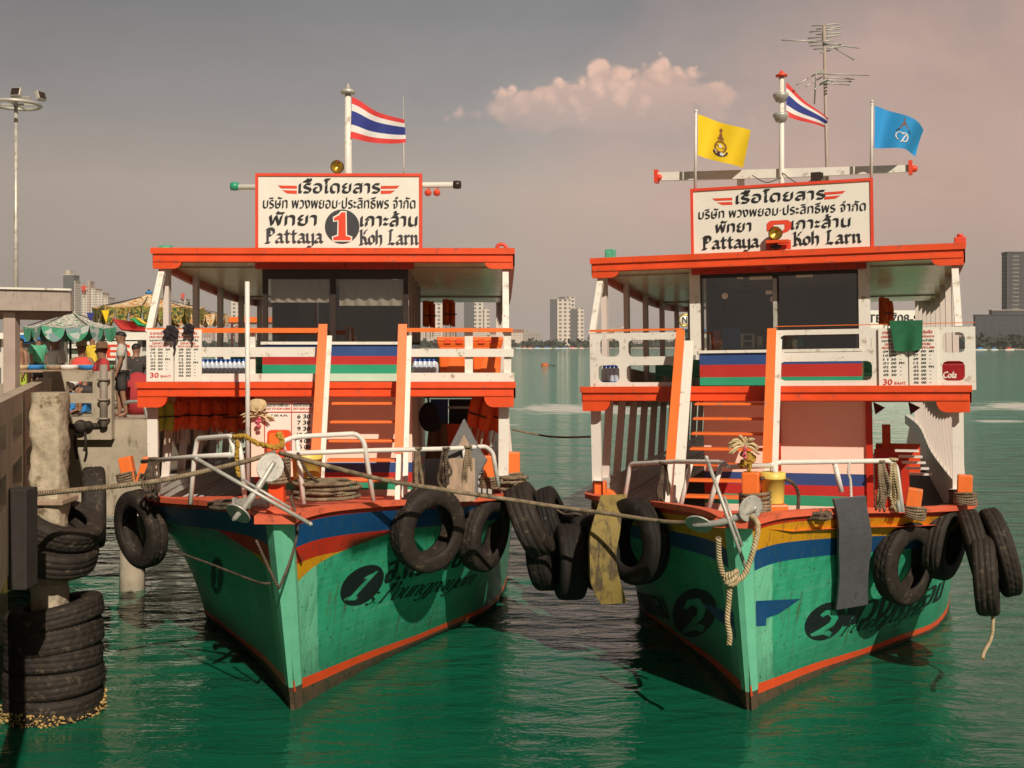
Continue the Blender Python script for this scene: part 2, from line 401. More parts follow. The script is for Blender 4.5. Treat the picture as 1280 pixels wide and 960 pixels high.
mat('cabin_blue', (.035, .08, .24), .35, .08); mat('cabin_red', (.50, .035, .03), .35, .08); mat('cabin_green', (.03, .33, .18), .35, .08); mat('cabin_pale', (.55, .66, .52), .4, .06)
mat('mint', (.10, .42, .25), .4, .1)
mat('dark_frame', (.035, .022, .016), .4, .2)
mat('dark_inside', (.03, .025, .02), .8, .2); mat('cabin_inside', (.20, .17, .13), .7, .2)
mat('soffit', (.90, .74, .50), .24, .08, 1.2, .10, 1.6, spec=.5, stretch=(1, 1, 1))
mat('upper_floor', (.46, .39, .30), .6, .15)
mat('floor_brown', (.12, .06, .04), .7, .2); mat('lining', (.42, .31, .25), .55, .15)
mat('steel', (.55, .52, .47), .35, .15, 6, .1, 40, metal=.7, dirt=(.18, .12, .08), dirt_amt=.3, dirt_scale=8)
mat('rail_white', (.78, .74, .68), .38, .08, 5, .1, 40, dirt=(.34, .26, .20), dirt_amt=.25, dirt_scale=9)
mat('galvanised', (.50, .48, .43), .45, .2, 6, .15, 40, metal=.3, dirt=(.22, .17, .12), dirt_amt=.35, dirt_scale=7)
mat('rubber', (.027, .020, .015), .72, .4, 7, .3, 45, spec=.35, dirt=(.10, .072, .048), dirt_amt=.38, dirt_scale=9)
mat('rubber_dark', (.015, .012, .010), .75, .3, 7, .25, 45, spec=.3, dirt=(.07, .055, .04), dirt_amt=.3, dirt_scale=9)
mat('rubber_edge', (.10, .075, .05), .75, .3, 9, .3, 30)
mat('concrete', (.42, .35, .26), .9, .18, 2.5, .35, 14, dirt=(.16, .125, .085), dirt_amt=.42, dirt_scale=2.2, streak=(1.6, 1.6, .45))
mat('pile_concrete', (.46, .38, .27), .92, .35, 6, .9, 10, dirt=(.17, .12, .07), dirt_amt=.5, dirt_scale=3)
mat('pier_soffit', (.20, .12, .085), .8, .2)
mat('pier_fascia', (.40, .33, .29), .8, .15, 4, .2, 8, dirt=(.22, .17, .14), dirt_amt=.4, streak=(6, 6, .6))
mat('black_ink', (.022, .02, .022), .5, .2); mat('grey_ink', (.05, .048, .055), .5, .2); mat('red_ink', (.58, .05, .03), .45, .1); mat('letter_red', (.78, .07, .03), .4, .08)
mat('hull_ink', (.012, .016, .018), .45, .2); mat('board_white', (.84, .79, .70), .45, .04, dirt=(.52, .46, .38), dirt_amt=.06)
mat('lifejacket', (.92, .125, .02), .75, .25, 9, .3, 18); mat('lime_fabric', (.36, .50, .06), .75, .2, 9, .3, 18); mat('strap_black', (.02, .018, .018), .7, .2); mat('strap_cream', (.55, .46, .33), .8, .2)
mat('tub_orange', (.85, .15, .02), .4, .06); mat('bucket_yellow', (.80, .62, .13), .45, .06, dirt=(.5, .35, .08), dirt_amt=.15)
mat('bottle_body', (.55, .60, .68), .1, .1, spec=.8); mat('cap_blue', (.02, .12, .50), .4, .05)
mat('blue_plastic', (.02, .12, .42), .4, .1); mat('green_cloth', (.012, .12, .05), .85, .2, 8, .3, 12); mat('black_cloth', (.02, .014, .018), .85, .3, 9, .4, 12)
mat('brown_cloth', (.16, .085, .04), .85, .3, 9, .4, 12); mat('dark_red_cloth', (.16, .02, .02), .85, .3)
mat('flag_red', (.72, .055, .05), .8, .06); mat('flag_white', (.80, .77, .74), .8, .05); mat('flag_blue', (.03, .045, .25), .8, .1)
mat('flag_yellow', (.85, .58, .01), .8, .05); mat('flag_sky', (.025, .30, .66), .8, .06); mat('emblem_brown', (.28, .11, .04), .8, .2); mat('emblem_white', (.8, .78, .75), .8, .05); mat('emblem_dark', (.06, .03, .06), .8, .2)
mat('brass', (.62, .38, .05), .25, .15, metal=.8); mat('mat_yellow', (.26, .185, .045), .75, .4, 4, .35, 12, dirt=(.08, .055, .025), dirt_amt=.7, stretch=(1, 1, .35)); mat('mat_edge', (.62, .48, .16), .8, .3)
mat('mat_grey', (.115, .110, .122), .7, .15, 4, .25, 30, dirt=(.05, .05, .055), dirt_amt=.3)
mat('garland_gold', (.42, .25, .03), .8, .3, 30, .3, 60); mat('straw', (.62, .48, .27), .85, .25, 12); mat('petal_pink', (.6, .12, .16), .8, .2)
mat('skin', (.30, .15, .09), .55, .12, 8); mat('hair', (.015, .012, .011), .6, .2); mat('shirt_grey', (.48, .44, .38), .85, .1, 8, .3, 10); mat('shorts_dark', (.05, .042, .04), .85, .2); mat('shirt_red', (.42, .035, .04), .85, .15); mat('vest_red', (.68, .07, .05), .8, .15); mat('shirt_white', (.75, .72, .68), .85, .08); mat('lime_cloth', (.5, .62, .08), .8, .1)
mat('canvas_blue', (.03, .22, .55), .7, .1); mat('canvas_red', (.60, .05, .04), .75, .1); mat('canvas_green', (.03, .38, .14), .75, .1); mat('canvas_yellow', (.75, .52, .05), .75, .1)
mat('plank_grey', (.13, .125, .125), .7, .25, 5, .2, 20); mat('plank_wood', (.36, .25, .17), .8, .3, 4, .3, 12, stretch=(3, 3, .6)); mat('slat_white', (.74, .70, .65), .5, .08)
mat('hotel_dark', (.055, .055, .06), .6, .25, .05); mat('far_tree', (.045, .062, .038), .9, .4, .08); mat('far_sand', (.55, .47, .38), .9, .1, .05)
mat('far_roof', (.30, .14, .10), .9, .2, .1); mat('buoy_orange', (.55, .13, .03), .7, .4, 9); mat('pipe_grey', (.30, .25, .20), .6, .2, 4, .1)

def mat_rope(name, c1, c2, twist=28):
    m = bpy.data.materials.new(name); m.use_nodes = True; MATS[name] = m
    nt = m.node_tree; N = nt.nodes; L = nt.links; b = N['Principled BSDF']; b.inputs['Roughness'].default_value = .9
    uv = N.new('ShaderNodeUVMap'); sp = N.new('ShaderNodeSeparateXYZ'); L.new(uv.outputs[0], sp.inputs[0])
    a = N.new('ShaderNodeMath'); a.operation = 'MULTIPLY'; a.inputs[1].default_value = twist; L.new(sp.outputs[0], a.inputs[0])
    c = N.new('ShaderNodeMath'); c.operation = 'MULTIPLY_ADD'; c.inputs[1].default_value = 3; L.new(sp.outputs[1], c.inputs[0]); L.new(a.outputs[0], c.inputs[2])
    f = N.new('ShaderNodeMath'); f.operation = 'FRACT'; L.new(c.outputs[0], f.inputs[0])
    g = N.new('ShaderNodeMath'); g.operation = 'PINGPONG'; g.inputs[1].default_value = .5; L.new(f.outputs[0], g.inputs[0])
    no = N.new('ShaderNodeTexNoise'); no.inputs['Scale'].default_value = 9; no.inputs['Detail'].default_value = 5
    tc = N.new('ShaderNodeTexCoord'); L.new(tc.outputs['Object'], no.inputs['Vector'])
    cr = N.new('ShaderNodeValToRGB'); L.new(no.outputs[0], cr.inputs[0]); cr.color_ramp.elements[0].color = (*c1, 1); cr.color_ramp.elements[1].color = (*c2, 1)
    cr.color_ramp.elements[0].position = .32; cr.color_ramp.elements[1].position = .68
    L.new(cr.outputs[0], b.inputs['Base Color'])
    bp = N.new('ShaderNodeBump'); bp.inputs['Strength'].default_value = 1; bp.inputs['Distance'].default_value = .02; L.new(g.outputs[0], bp.inputs['Height']); L.new(bp.outputs[0], b.inputs['Normal'])
mat_rope('rope_tan', (.13, .09, .055), (.36, .27, .17)); mat_rope('rope_dark', (.05, .037, .026), (.17, .12, .08)); mat_rope('rope_gold', (.34, .25, .12), (.60, .48, .30)); mat_rope('rope_white', (.5, .45, .4), (.78, .72, .64))

def mat_hull_green():
    m = bpy.data.materials.new('hull_green'); m.use_nodes = True; MATS['hull_green'] = m
    nt = m.node_tree; N = nt.nodes; L = nt.links; b = N['Principled BSDF']; b.inputs['Roughness'].default_value = .34
    tc = N.new('ShaderNodeTexCoord'); uv = N.new('ShaderNodeUVMap')
    def noise(vec, s, d=6, sc=(1, 1, 1)):
        mp = N.new('ShaderNodeMapping'); mp.inputs['Scale'].default_value = sc; L.new(vec, mp.inputs[0])
        n = N.new('ShaderNodeTexNoise'); n.inputs['Scale'].default_value = s; n.inputs['Detail'].default_value = d; n.inputs['Roughness'].default_value = .65; L.new(mp.outputs[0], n.inputs['Vector']); return n.outputs[0]
    def ramp(x, p0, p1, c0=(0, 0, 0, 1), c1=(1, 1, 1, 1)):
        r = N.new('ShaderNodeValToRGB'); L.new(x, r.inputs[0]); r.color_ramp.elements[0].position = p0; r.color_ramp.elements[1].position = p1; r.color_ramp.elements[0].color = c0; r.color_ramp.elements[1].color = c1; return r.outputs[0]
    def mix(f, a, c):
        x = N.new('ShaderNodeMix'); x.data_type = 'RGBA'; L.new(f, x.inputs[0])
        for i, q in ((6, a), (7, c)):
            if isinstance(q, tuple): x.inputs[i].default_value = q
            else: L.new(q, x.inputs[i])
        return x.outputs[2]
    base = ramp(noise(tc.outputs['Object'], 1.1), .3, .72, (.032, .40, .215, 1), (.062, .50, .29, 1))
    sp = N.new('ShaderNodeSeparateXYZ'); L.new(uv.outputs[0], sp.inputs[0])
    def mth(op, a, c=None):
        x = N.new('ShaderNodeMath'); x.operation = op
        for i, q in enumerate((a, c)):
            if q is None: continue
            if isinstance(q, (int, float)): x.inputs[i].default_value = q
            else: L.new(q, x.inputs[i])
        return x.outputs[0]
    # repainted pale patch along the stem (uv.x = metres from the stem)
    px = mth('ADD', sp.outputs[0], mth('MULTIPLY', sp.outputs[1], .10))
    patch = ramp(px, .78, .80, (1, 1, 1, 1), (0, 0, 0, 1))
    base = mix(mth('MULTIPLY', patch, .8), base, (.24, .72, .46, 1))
    # scraped streaks and chips
    scr = ramp(noise(uv.outputs[0], 2.6, 10, (.55, 5, 1)), .55, .68)
    base = mix(mth('MULTIPLY', scr, .42), base, (.30, .60, .45, 1))
    chip = ramp(noise(tc.outputs['Object'], 14, 8), .625, .645)
    base = mix(mth('MULTIPLY', chip, .8), base, (.045, .035, .02, 1))
    rust = ramp(noise(uv.outputs[0], 2.3, 7, (4.2, .5, 1)), .575, .66)
    base = mix(mth('MULTIPLY', rust, .75), base, (.13, .10, .035, 1))
    run = ramp(noise(tc.outputs['Object'], 1.0, 7, (7, 7, .45)), .49, .64)
    base = mix(mth('MULTIPLY', run, .34), base, (.010, .16, .085, 1))
    slime = ramp(mth('ADD', sp.outputs[1], mth('MULTIPLY', noise(tc.outputs['Object'], 5, 5), -.5)), .15, .75, (1, 1, 1, 1), (0, 0, 0, 1))
    base = mix(mth('MULTIPLY', slime, .5), base, (.015, .10, .05, 1))
    pl = mth('FRACT', mth('MULTIPLY', sp.outputs[1], 5.2))
    seam = ramp(pl, .0, .05, (1, 1, 1, 1), (0, 0, 0, 1))
    base = mix(mth('MULTIPLY', seam, .30), base, (.30, .60, .44, 1))
    L.new(base, b.inputs['Base Color'])
    hgt = mth('ADD', mth('MULTIPLY', pl, -.5), mth('MULTIPLY', noise(tc.outputs['Object'], 8, 5), .35))
    bp = N.new('ShaderNodeBump'); bp.inputs['Strength'].default_value = .35; bp.inputs['Distance'].default_value = .03; L.new(hgt, bp.inputs['Height']); L.new(bp.outputs[0], b.inputs['Normal'])
mat_hull_green()
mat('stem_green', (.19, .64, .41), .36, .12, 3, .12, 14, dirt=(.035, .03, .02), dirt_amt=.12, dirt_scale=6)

def mat_glass():
    m = bpy.data.materials.new('window_glass'); m.use_nodes = True; MATS['window_glass'] = m
    nt = m.node_tree; N = nt.nodes; L = nt.links; N.remove(N['Principled BSDF']); o = N['Material Output']
    t = N.new('ShaderNodeBsdfTransparent'); t.inputs[0].default_value = (.84, .86, .80, 1)
    g = N.new('ShaderNodeBsdfGlossy'); g.inputs['Roughness'].default_value = .03; g.inputs[0].default_value = (.9, .9, .9, 1)
    f = N.new('ShaderNodeFresnel'); f.inputs[0].default_value = 1.5
    a = N.new('ShaderNodeMath'); a.operation = 'MULTIPLY_ADD'; a.inputs[1].default_value = 1.2; a.inputs[2].default_value = .15; L.new(f.outputs[0], a.inputs[0])
    x = N.new('ShaderNodeMixShader'); L.new(a.outputs[0], x.inputs[0]); L.new(t.outputs[0], x.inputs[1]); L.new(g.outputs[0], x.inputs[2]); L.new(x.outputs[0], o.inputs[0])
mat_glass()

def mat_water():
    m = bpy.data.materials.new('sea_water'); m.use_nodes = True; MATS['sea_water'] = m
    nt = m.node_tree; N = nt.nodes; L = nt.links; b = N['Principled BSDF']
    b.inputs['Roughness'].default_value = .05; b.inputs['IOR'].default_value = 1.333
    tc = N.new('ShaderNodeTexCoord')
    def noise(s, d, sc, dist=0, rough=.6):
        mp = N.new('ShaderNodeMapping'); mp.inputs['Scale'].default_value = sc; mp.inputs['Rotation'].default_value = (0, 0, .12); L.new(tc.outputs['Object'], mp.inputs[0])
        n = N.new('ShaderNodeTexNoise'); n.inputs['Scale'].default_value = s; n.inputs['Detail'].default_value = d; n.inputs['Distortion'].default_value = dist; n.inputs['Roughness'].default_value = rough; L.new(mp.outputs[0], n.inputs['Vector']); return n.outputs[0]
    def mth(op, a, c=None, clamp=False):
        x = N.new('ShaderNodeMath'); x.operation = op; x.use_clamp = clamp
        for i, q in enumerate((a, c)):
            if q is None: continue
            if isinstance(q, (int, float)): x.inputs[i].default_value = q
            else: L.new(q, x.inputs[i])
        return x.outputs[0]
    big = noise(.55, 2, (.55, 1.0, 1), .4); mid = noise(1.9, 4, (.5, 1.25, 1), .6); fine = noise(7, 3, (.6, 1.2, 1), .3)
    hgt = mth('ADD', mth('MULTIPLY', big, .9), mth('ADD', mth('MULTIPLY', mid, .42), mth('MULTIPLY', fine, .05)))
    sp = N.new('ShaderNodeSeparateXYZ'); L.new(tc.outputs['Object'], sp.inputs[0])
    bp = N.new('ShaderNodeBump'); bp.inputs['Distance'].default_value = .32; st = N.new('ShaderNodeMapRange'); L.new(sp.outputs[1], st.inputs[0]); st.inputs[1].default_value = 12; st.inputs[2].default_value = 60; st.inputs[3].default_value = .34; st.inputs[4].default_value = 2.4; L.new(st.outputs[0], bp.inputs['Strength'])
    L.new(hgt, bp.inputs['Height']); L.new(bp.outputs[0], b.inputs['Normal'])
    cr = N.new('ShaderNodeValToRGB'); L.new(noise(.16, 3, (.5, 1, 1)), cr.inputs[0])
    cr.color_ramp.elements[0].position = .3; cr.color_ramp.elements[1].position = .7
    cr.color_ramp.elements[0].color = (.004, .085, .045, 1); cr.color_ramp.elements[1].color = (.007, .115, .060, 1)
    # the open bay is paler than the harbour water
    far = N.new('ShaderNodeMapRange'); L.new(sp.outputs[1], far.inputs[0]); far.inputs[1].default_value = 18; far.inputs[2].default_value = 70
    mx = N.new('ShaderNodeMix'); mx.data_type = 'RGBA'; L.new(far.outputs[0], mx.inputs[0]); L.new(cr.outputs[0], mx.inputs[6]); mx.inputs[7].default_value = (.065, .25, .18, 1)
    # wake foam of a passing boat
    yy = mth('ADD', sp.outputs[1], mth('MULTIPLY', sp.outputs[0], -.10))
    band = mth('SUBTRACT', 1, mth('DIVIDE', mth('ABSOLUTE', mth('SUBTRACT', yy, 82)), 15), True)
    band2 = mth('SUBTRACT', 1, mth('DIVIDE', mth('ABSOLUTE', mth('SUBTRACT', yy, 66)), 3), True)
    band = mth('MAXIMUM', band, mth('MULTIPLY', band2, .8))
    fm = N.new('ShaderNodeValToRGB'); L.new(mth('MULTIPLY', mth('ADD', mth('MULTIPLY', band, mth('MULTIPLY', mth('SUBTRACT', noise(.10, 4, (1, .35, 1), .5), .27), 6.0)), .17), noise(.9, 9, (.22, .9, 1), .8, .8)), fm.inputs[0]); fm.color_ramp.elements[0].position = .50; fm.color_ramp.elements[1].position = .70
    m2 = N.new('ShaderNodeMix'); m2.data_type = 'RGBA'; L.new(fm.outputs[0], m2.inputs[0]); L.new(mx.outputs[2], m2.inputs[6]); m2.inputs[7].default_value = (.62, .62, .56, 1)
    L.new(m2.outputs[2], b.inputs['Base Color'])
    ro = N.new('ShaderNodeMapRange'); L.new(fm.outputs[0], ro.inputs[0]); ro.inputs[3].default_value = .06; ro.inputs[4].default_value = .7; L.new(ro.outputs[0], b.inputs['Roughness'])
mat_water()

def mat_facade(name, wall, glass, sx, sz, fx=.6, fz=.55, rough=.7):
    m = bpy.data.materials.new(name); m.use_nodes = True; MATS[name] = m
    nt = m.node_tree; N = nt.nodes; L = nt.links; b = N['Principled BSDF']; b.inputs['Roughness'].default_value = rough
    tc = N.new('ShaderNodeTexCoord'); sp = N.new('ShaderNodeSeparateXYZ'); L.new(tc.outputs['Object'], sp.inputs[0])
    def mth(op, a, c):
        x = N.new('ShaderNodeMath'); x.operation = op
        for i, q in enumerate((a, c)):
            if isinstance(q, (int, float)): x.inputs[i].default_value = q
            else: L.new(q, x.inputs[i])
        return x.outputs[0]
    h = mth('ADD', sp.outputs[0], sp.outputs[1])
    a = mth('LESS_THAN', mth('FRACT', mth('DIVIDE', h, sx), 0), fx); c = mth('LESS_THAN', mth('FRACT', mth('DIVIDE', sp.outputs[2], sz), 0), fz)
    no = N.new('ShaderNodeTexNoise'); no.inputs['Scale'].default_value = .12; no.inputs['Detail'].default_value = 5; L.new(tc.outputs['Object'], no.inputs['Vector'])
    f = mth('MULTIPLY', mth('MULTIPLY', a, c), mth('ADD', mth('MULTIPLY', no.outputs[0], .6), .55))
    x = N.new('ShaderNodeMix'); x.data_type = 'RGBA'; x.clamp_factor = True; L.new(f, x.inputs[0]); x.inputs[6].default_value = (*wall, 1); x.inputs[7].default_value = (*glass, 1); L.new(x.outputs[2], b.inputs['Base Color'])
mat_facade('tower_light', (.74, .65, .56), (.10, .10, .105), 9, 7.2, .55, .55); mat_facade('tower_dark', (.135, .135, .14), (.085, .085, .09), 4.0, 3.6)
mat_facade('block_white', (.68, .58, .50), (.22, .18, .16), 4.2, 3.3, .55, .45); mat_facade('block_tan', (.52, .40, .32), (.17, .13, .11), 4.5, 3.3, .5, .45); mat_facade('block_grey', (.42, .37, .33), (.13, .12, .11), 5, 3.3, .6, .5)
mat_facade('hotel_face', (.060, .060, .066), (.24, .22, .19), 13, 4.6, .55, .34); mat_facade('hotel_podium', (.050, .055, .058), (.09, .085, .08), 9, 6, .35, .22)
mat_facade('boat_windows', (.60, .56, .50), (.05, .05, .05), 1.3, 1.5, .80, .62)
def mat_pattern(name, cols, scale):
    m = bpy.data.materials.new(name); m.use_nodes = True; MATS[name] = m
    nt = m.node_tree; N = nt.nodes; L = nt.links; b = N['Principled BSDF']; b.inputs['Roughness'].default_value = .85
    tc = N.new('ShaderNodeTexCoord'); v = N.new('ShaderNodeTexVoronoi'); v.inputs['Scale'].default_value = scale; L.new(tc.outputs['Object'], v.inputs['Vector'])
    sp = N.new('ShaderNodeSeparateColor'); L.new(v.outputs['Color'], sp.inputs[0])
    cr = N.new('ShaderNodeValToRGB'); cr.color_ramp.interpolation = 'CONSTANT'; L.new(sp.outputs[0], cr.inputs[0])
    while len(cr.color_ramp.elements) < len(cols): cr.color_ramp.elements.new(.5)
    for i, c in enumerate(cols): cr.color_ramp.elements[i].position = i / len(cols); cr.color_ramp.elements[i].color = (*c, 1)
    L.new(cr.outputs[0], b.inputs['Base Color'])
mat_pattern('umbrella_green', [(.55, .52, .45), (.24, .32, .25), (.46, .38, .34), (.16, .24, .17), (.6, .57, .5)], 24)
mat_pattern('umbrella_orange', [(.62, .30, .08), (.66, .50, .28), (.50, .20, .05), (.72, .62, .45)], 17)
mat_pattern('valance_green', [(.45, .50, .46), (.05, .26, .14), (.20, .30, .30), (.08, .34, .2)], 7)
mat_pattern('valance_mixed', [(.30, .20, .03), (.05, .10, .03), (.16, .22, .05), (.10, .05, .02), (.45, .30, .08)], 19)

# ------------------------------------------------------------------ the two ferries
HULL = [  # gunwale (half beam, aft, height), waterline (half beam, aft)
 ((0.05, -1.00, 2.61), (0.03, 0.00)), ((.50, -.30, 2.67), (.22, .55)), ((1.35, .90, 2.58), (.70, 1.7)), ((2.10, 1.80, 2.485), (1.24, 2.8)),
 ((2.85, 2.75, 2.42), (1.85, 3.95)), ((3.06, 4.2, 2.33), (2.52, 5.2)), ((3.08, 6.7, 2.20), (2.85, 7.5)), ((3.0, 12, 2.15), (2.85, 12)),
 ((2.92, 17, 2.35), (2.65, 17)), ((2.6, 20, 2.5), (2.2, 19.8))]
def cat(vals, t):
    n = len(vals); t = max(0, min(n - 1.0001, t)); i = int(t); f = t - i
    p0 = vals[max(i - 1, 0)]; p1 = vals[i]; p2 = vals[i + 1]; p3 = vals[min(i + 2, n - 1)]
    return .5 * (2 * p1 + (p2 - p0) * f + (2 * p0 - 5 * p1 + 4 * p2 - p3) * f * f + (3 * p1 - p0 - 3 * p2 + p3) * f ** 3)
def shr(ly): return .42 * math.sin(math.pi * max(0, min(1, (ly - 3.3) / 15)))
DF, RF, WH, TR = 2.85, 3.62, 4.15, 3.58     # deck front, roof front, wheelhouse front, lower cabin front
ZD, ZR = 4.15, 6.30                          # upper deck, roof top
REND = 18.7
def hw(ly): return 2.9 if ly < 8 else 2.9 - .14 * ((ly - 8) / (REND - 8)) ** 1.5

class Ferry:
    def __init__(s, name, label, stem, yaw, heel, dz):
        s.loc = Vector((stem[0], stem[1], dz)); s.rot = Matrix.Rotation(-yaw, 3, 'Z') @ Matrix.Rotation(-heel, 3, 'Y')
        s.inv = s.rot.inverted()
        s.root = empty(name, s.loc, s.rot.to_euler(), label, 'ferry', 'green wooden passenger ferries moored at the pier')
    def at(s, px, py, ly):            # local point on the cross plane ly seen at a pixel
        o = s.inv @ (Vector((0, 0, H)) - s.loc); d = s.inv @ Vector(((px - 640) / F, 1, (432 - py) / F))
        return o + d * ((ly - o.y) / d.y)
    def w(s, px, py, ly): return s.rot @ s.at(px, py, ly) + s.loc
    def W(s, q): return s.rot @ Vector(q) + s.loc
    def pix(s, q):
        q = s.W(q); return (640 + F * q.x / q.y, 432 - F * (q.z - H) / q.y)
    def gun(s, t, side=1): return Vector((side * cat([h[0][0] for h in HULL], t), cat([h[0][1] for h in HULL], t), cat([h[0][2] for h in HULL], t)))
    def surf(s, t, z, side=1):
        g = s.gun(t, 1); wx = cat([h[1][0] for h in HULL], t); wy = cat([h[1][1] for h in HULL], t)
        v = (g.z - z) / g.z
        x = lerp(g.x, wx, v); y = lerp(g.y, wy, v)
        if v > 1: x = max(.02, wx * (1 - (v - 1) * 2.2))
        else: x -= .10 * math.sin(math.pi * v) * min(1, t / 2) * (1 if t < 6 else .3)
        return Vector((side * max(x, .015), y, z))
    def nrm(s, t, z, side):
        a = s.surf(t + .02, z, side) - s.surf(t - .02 if t > .03 else t, z, side); b = s.surf(t, z + .02, side) - s.surf(t, z - .02, side)
        n = a.cross(b).normalized()
        return n if n.x * side > 0 else -n
    def hit(s, px, py, side):
        best = None
        for rng in range(4):
            if rng == 0: ts = [i * .1 for i in range(0, 85)]; zs = [i * .08 for i in range(0, 34)]
            else:
                d = .1 / 3 ** (rng - 1); e = .08 / 3 ** (rng - 1)
                ts = [best[1] + d * k / 4 for k in range(-5, 6)]; zs = [best[2] + e * k / 4 for k in range(-5, 6)]
            for t in ts:
                if t < 0: continue
                for z in zs:
                    u, v = s.pix(s.surf(t, z, side)); q = (u - px) ** 2 + (v - py) ** 2
                    if best is None or q < best[0]: best = (q, t, z)
        return best[1], best[2]
    def arcmap(s, p00, p10, p01, side):
        """three pixels (origin, end of the baseline, top of the origin) -> map of a unit plane onto the hull skin"""
        a = s.hit(*p00, side); b = s.hit(*p10, side); c = s.hit(*p01, side)
        def f(x, y, lift):
            t = a[0] + (b[0] - a[0]) * x + (c[0] - a[0]) * y; z = a[1] + (b[1] - a[1]) * x + (c[1] - a[1]) * y
            return s.surf(t, z, side) + s.nrm(t, z, side) * (lift + .004)
        return f

def pbox(mb, f, x0, y0, x1, y1, ly, th, mi=0):     # a board whose front face fills a pixel rectangle on the plane ly
    a = f.at(x0, y1, ly); b = f.at(x1, y0, ly)
    mb.box2((a.x, ly, a.z), (b.x, ly + th, b.z), mi)

def fascia(mb, x0, x1, ly, ztop, zbot, zcorner, th, cw=.32):
    pts = [(x0, ztop), (x1, ztop), (x1, zcorner), (x1 - cw, zcorner)]
    for k in range(1, 5):
        a = math.pi / 2 * k / 4
        pts.append((x1 - cw - .14 * math.sin(a), zcorner + (zbot - zcorner) * (1 - math.cos(a))))
    for k in range(4, 0, -1):
        a = math.pi / 2 * k / 4
        pts.append((x0 + cw + .14 * math.sin(a), zcorner + (zbot - zcorner) * (1 - math.cos(a))))
    pts += [(x0 + cw, zcorner), (x0, zcorner)]
    mb.prism([(p[0], ly, p[1]) for p in pts], (0, th, 0))
    mb.box2((x0 - .03, ly - .035, ztop - .085), (x1 + .03, ly - .002, ztop + .012))       # cornice strip
    mb.box2((x0 + .01, ly - .016, zbot + .012), (x1 - .01, ly - .002, zbot + .05))

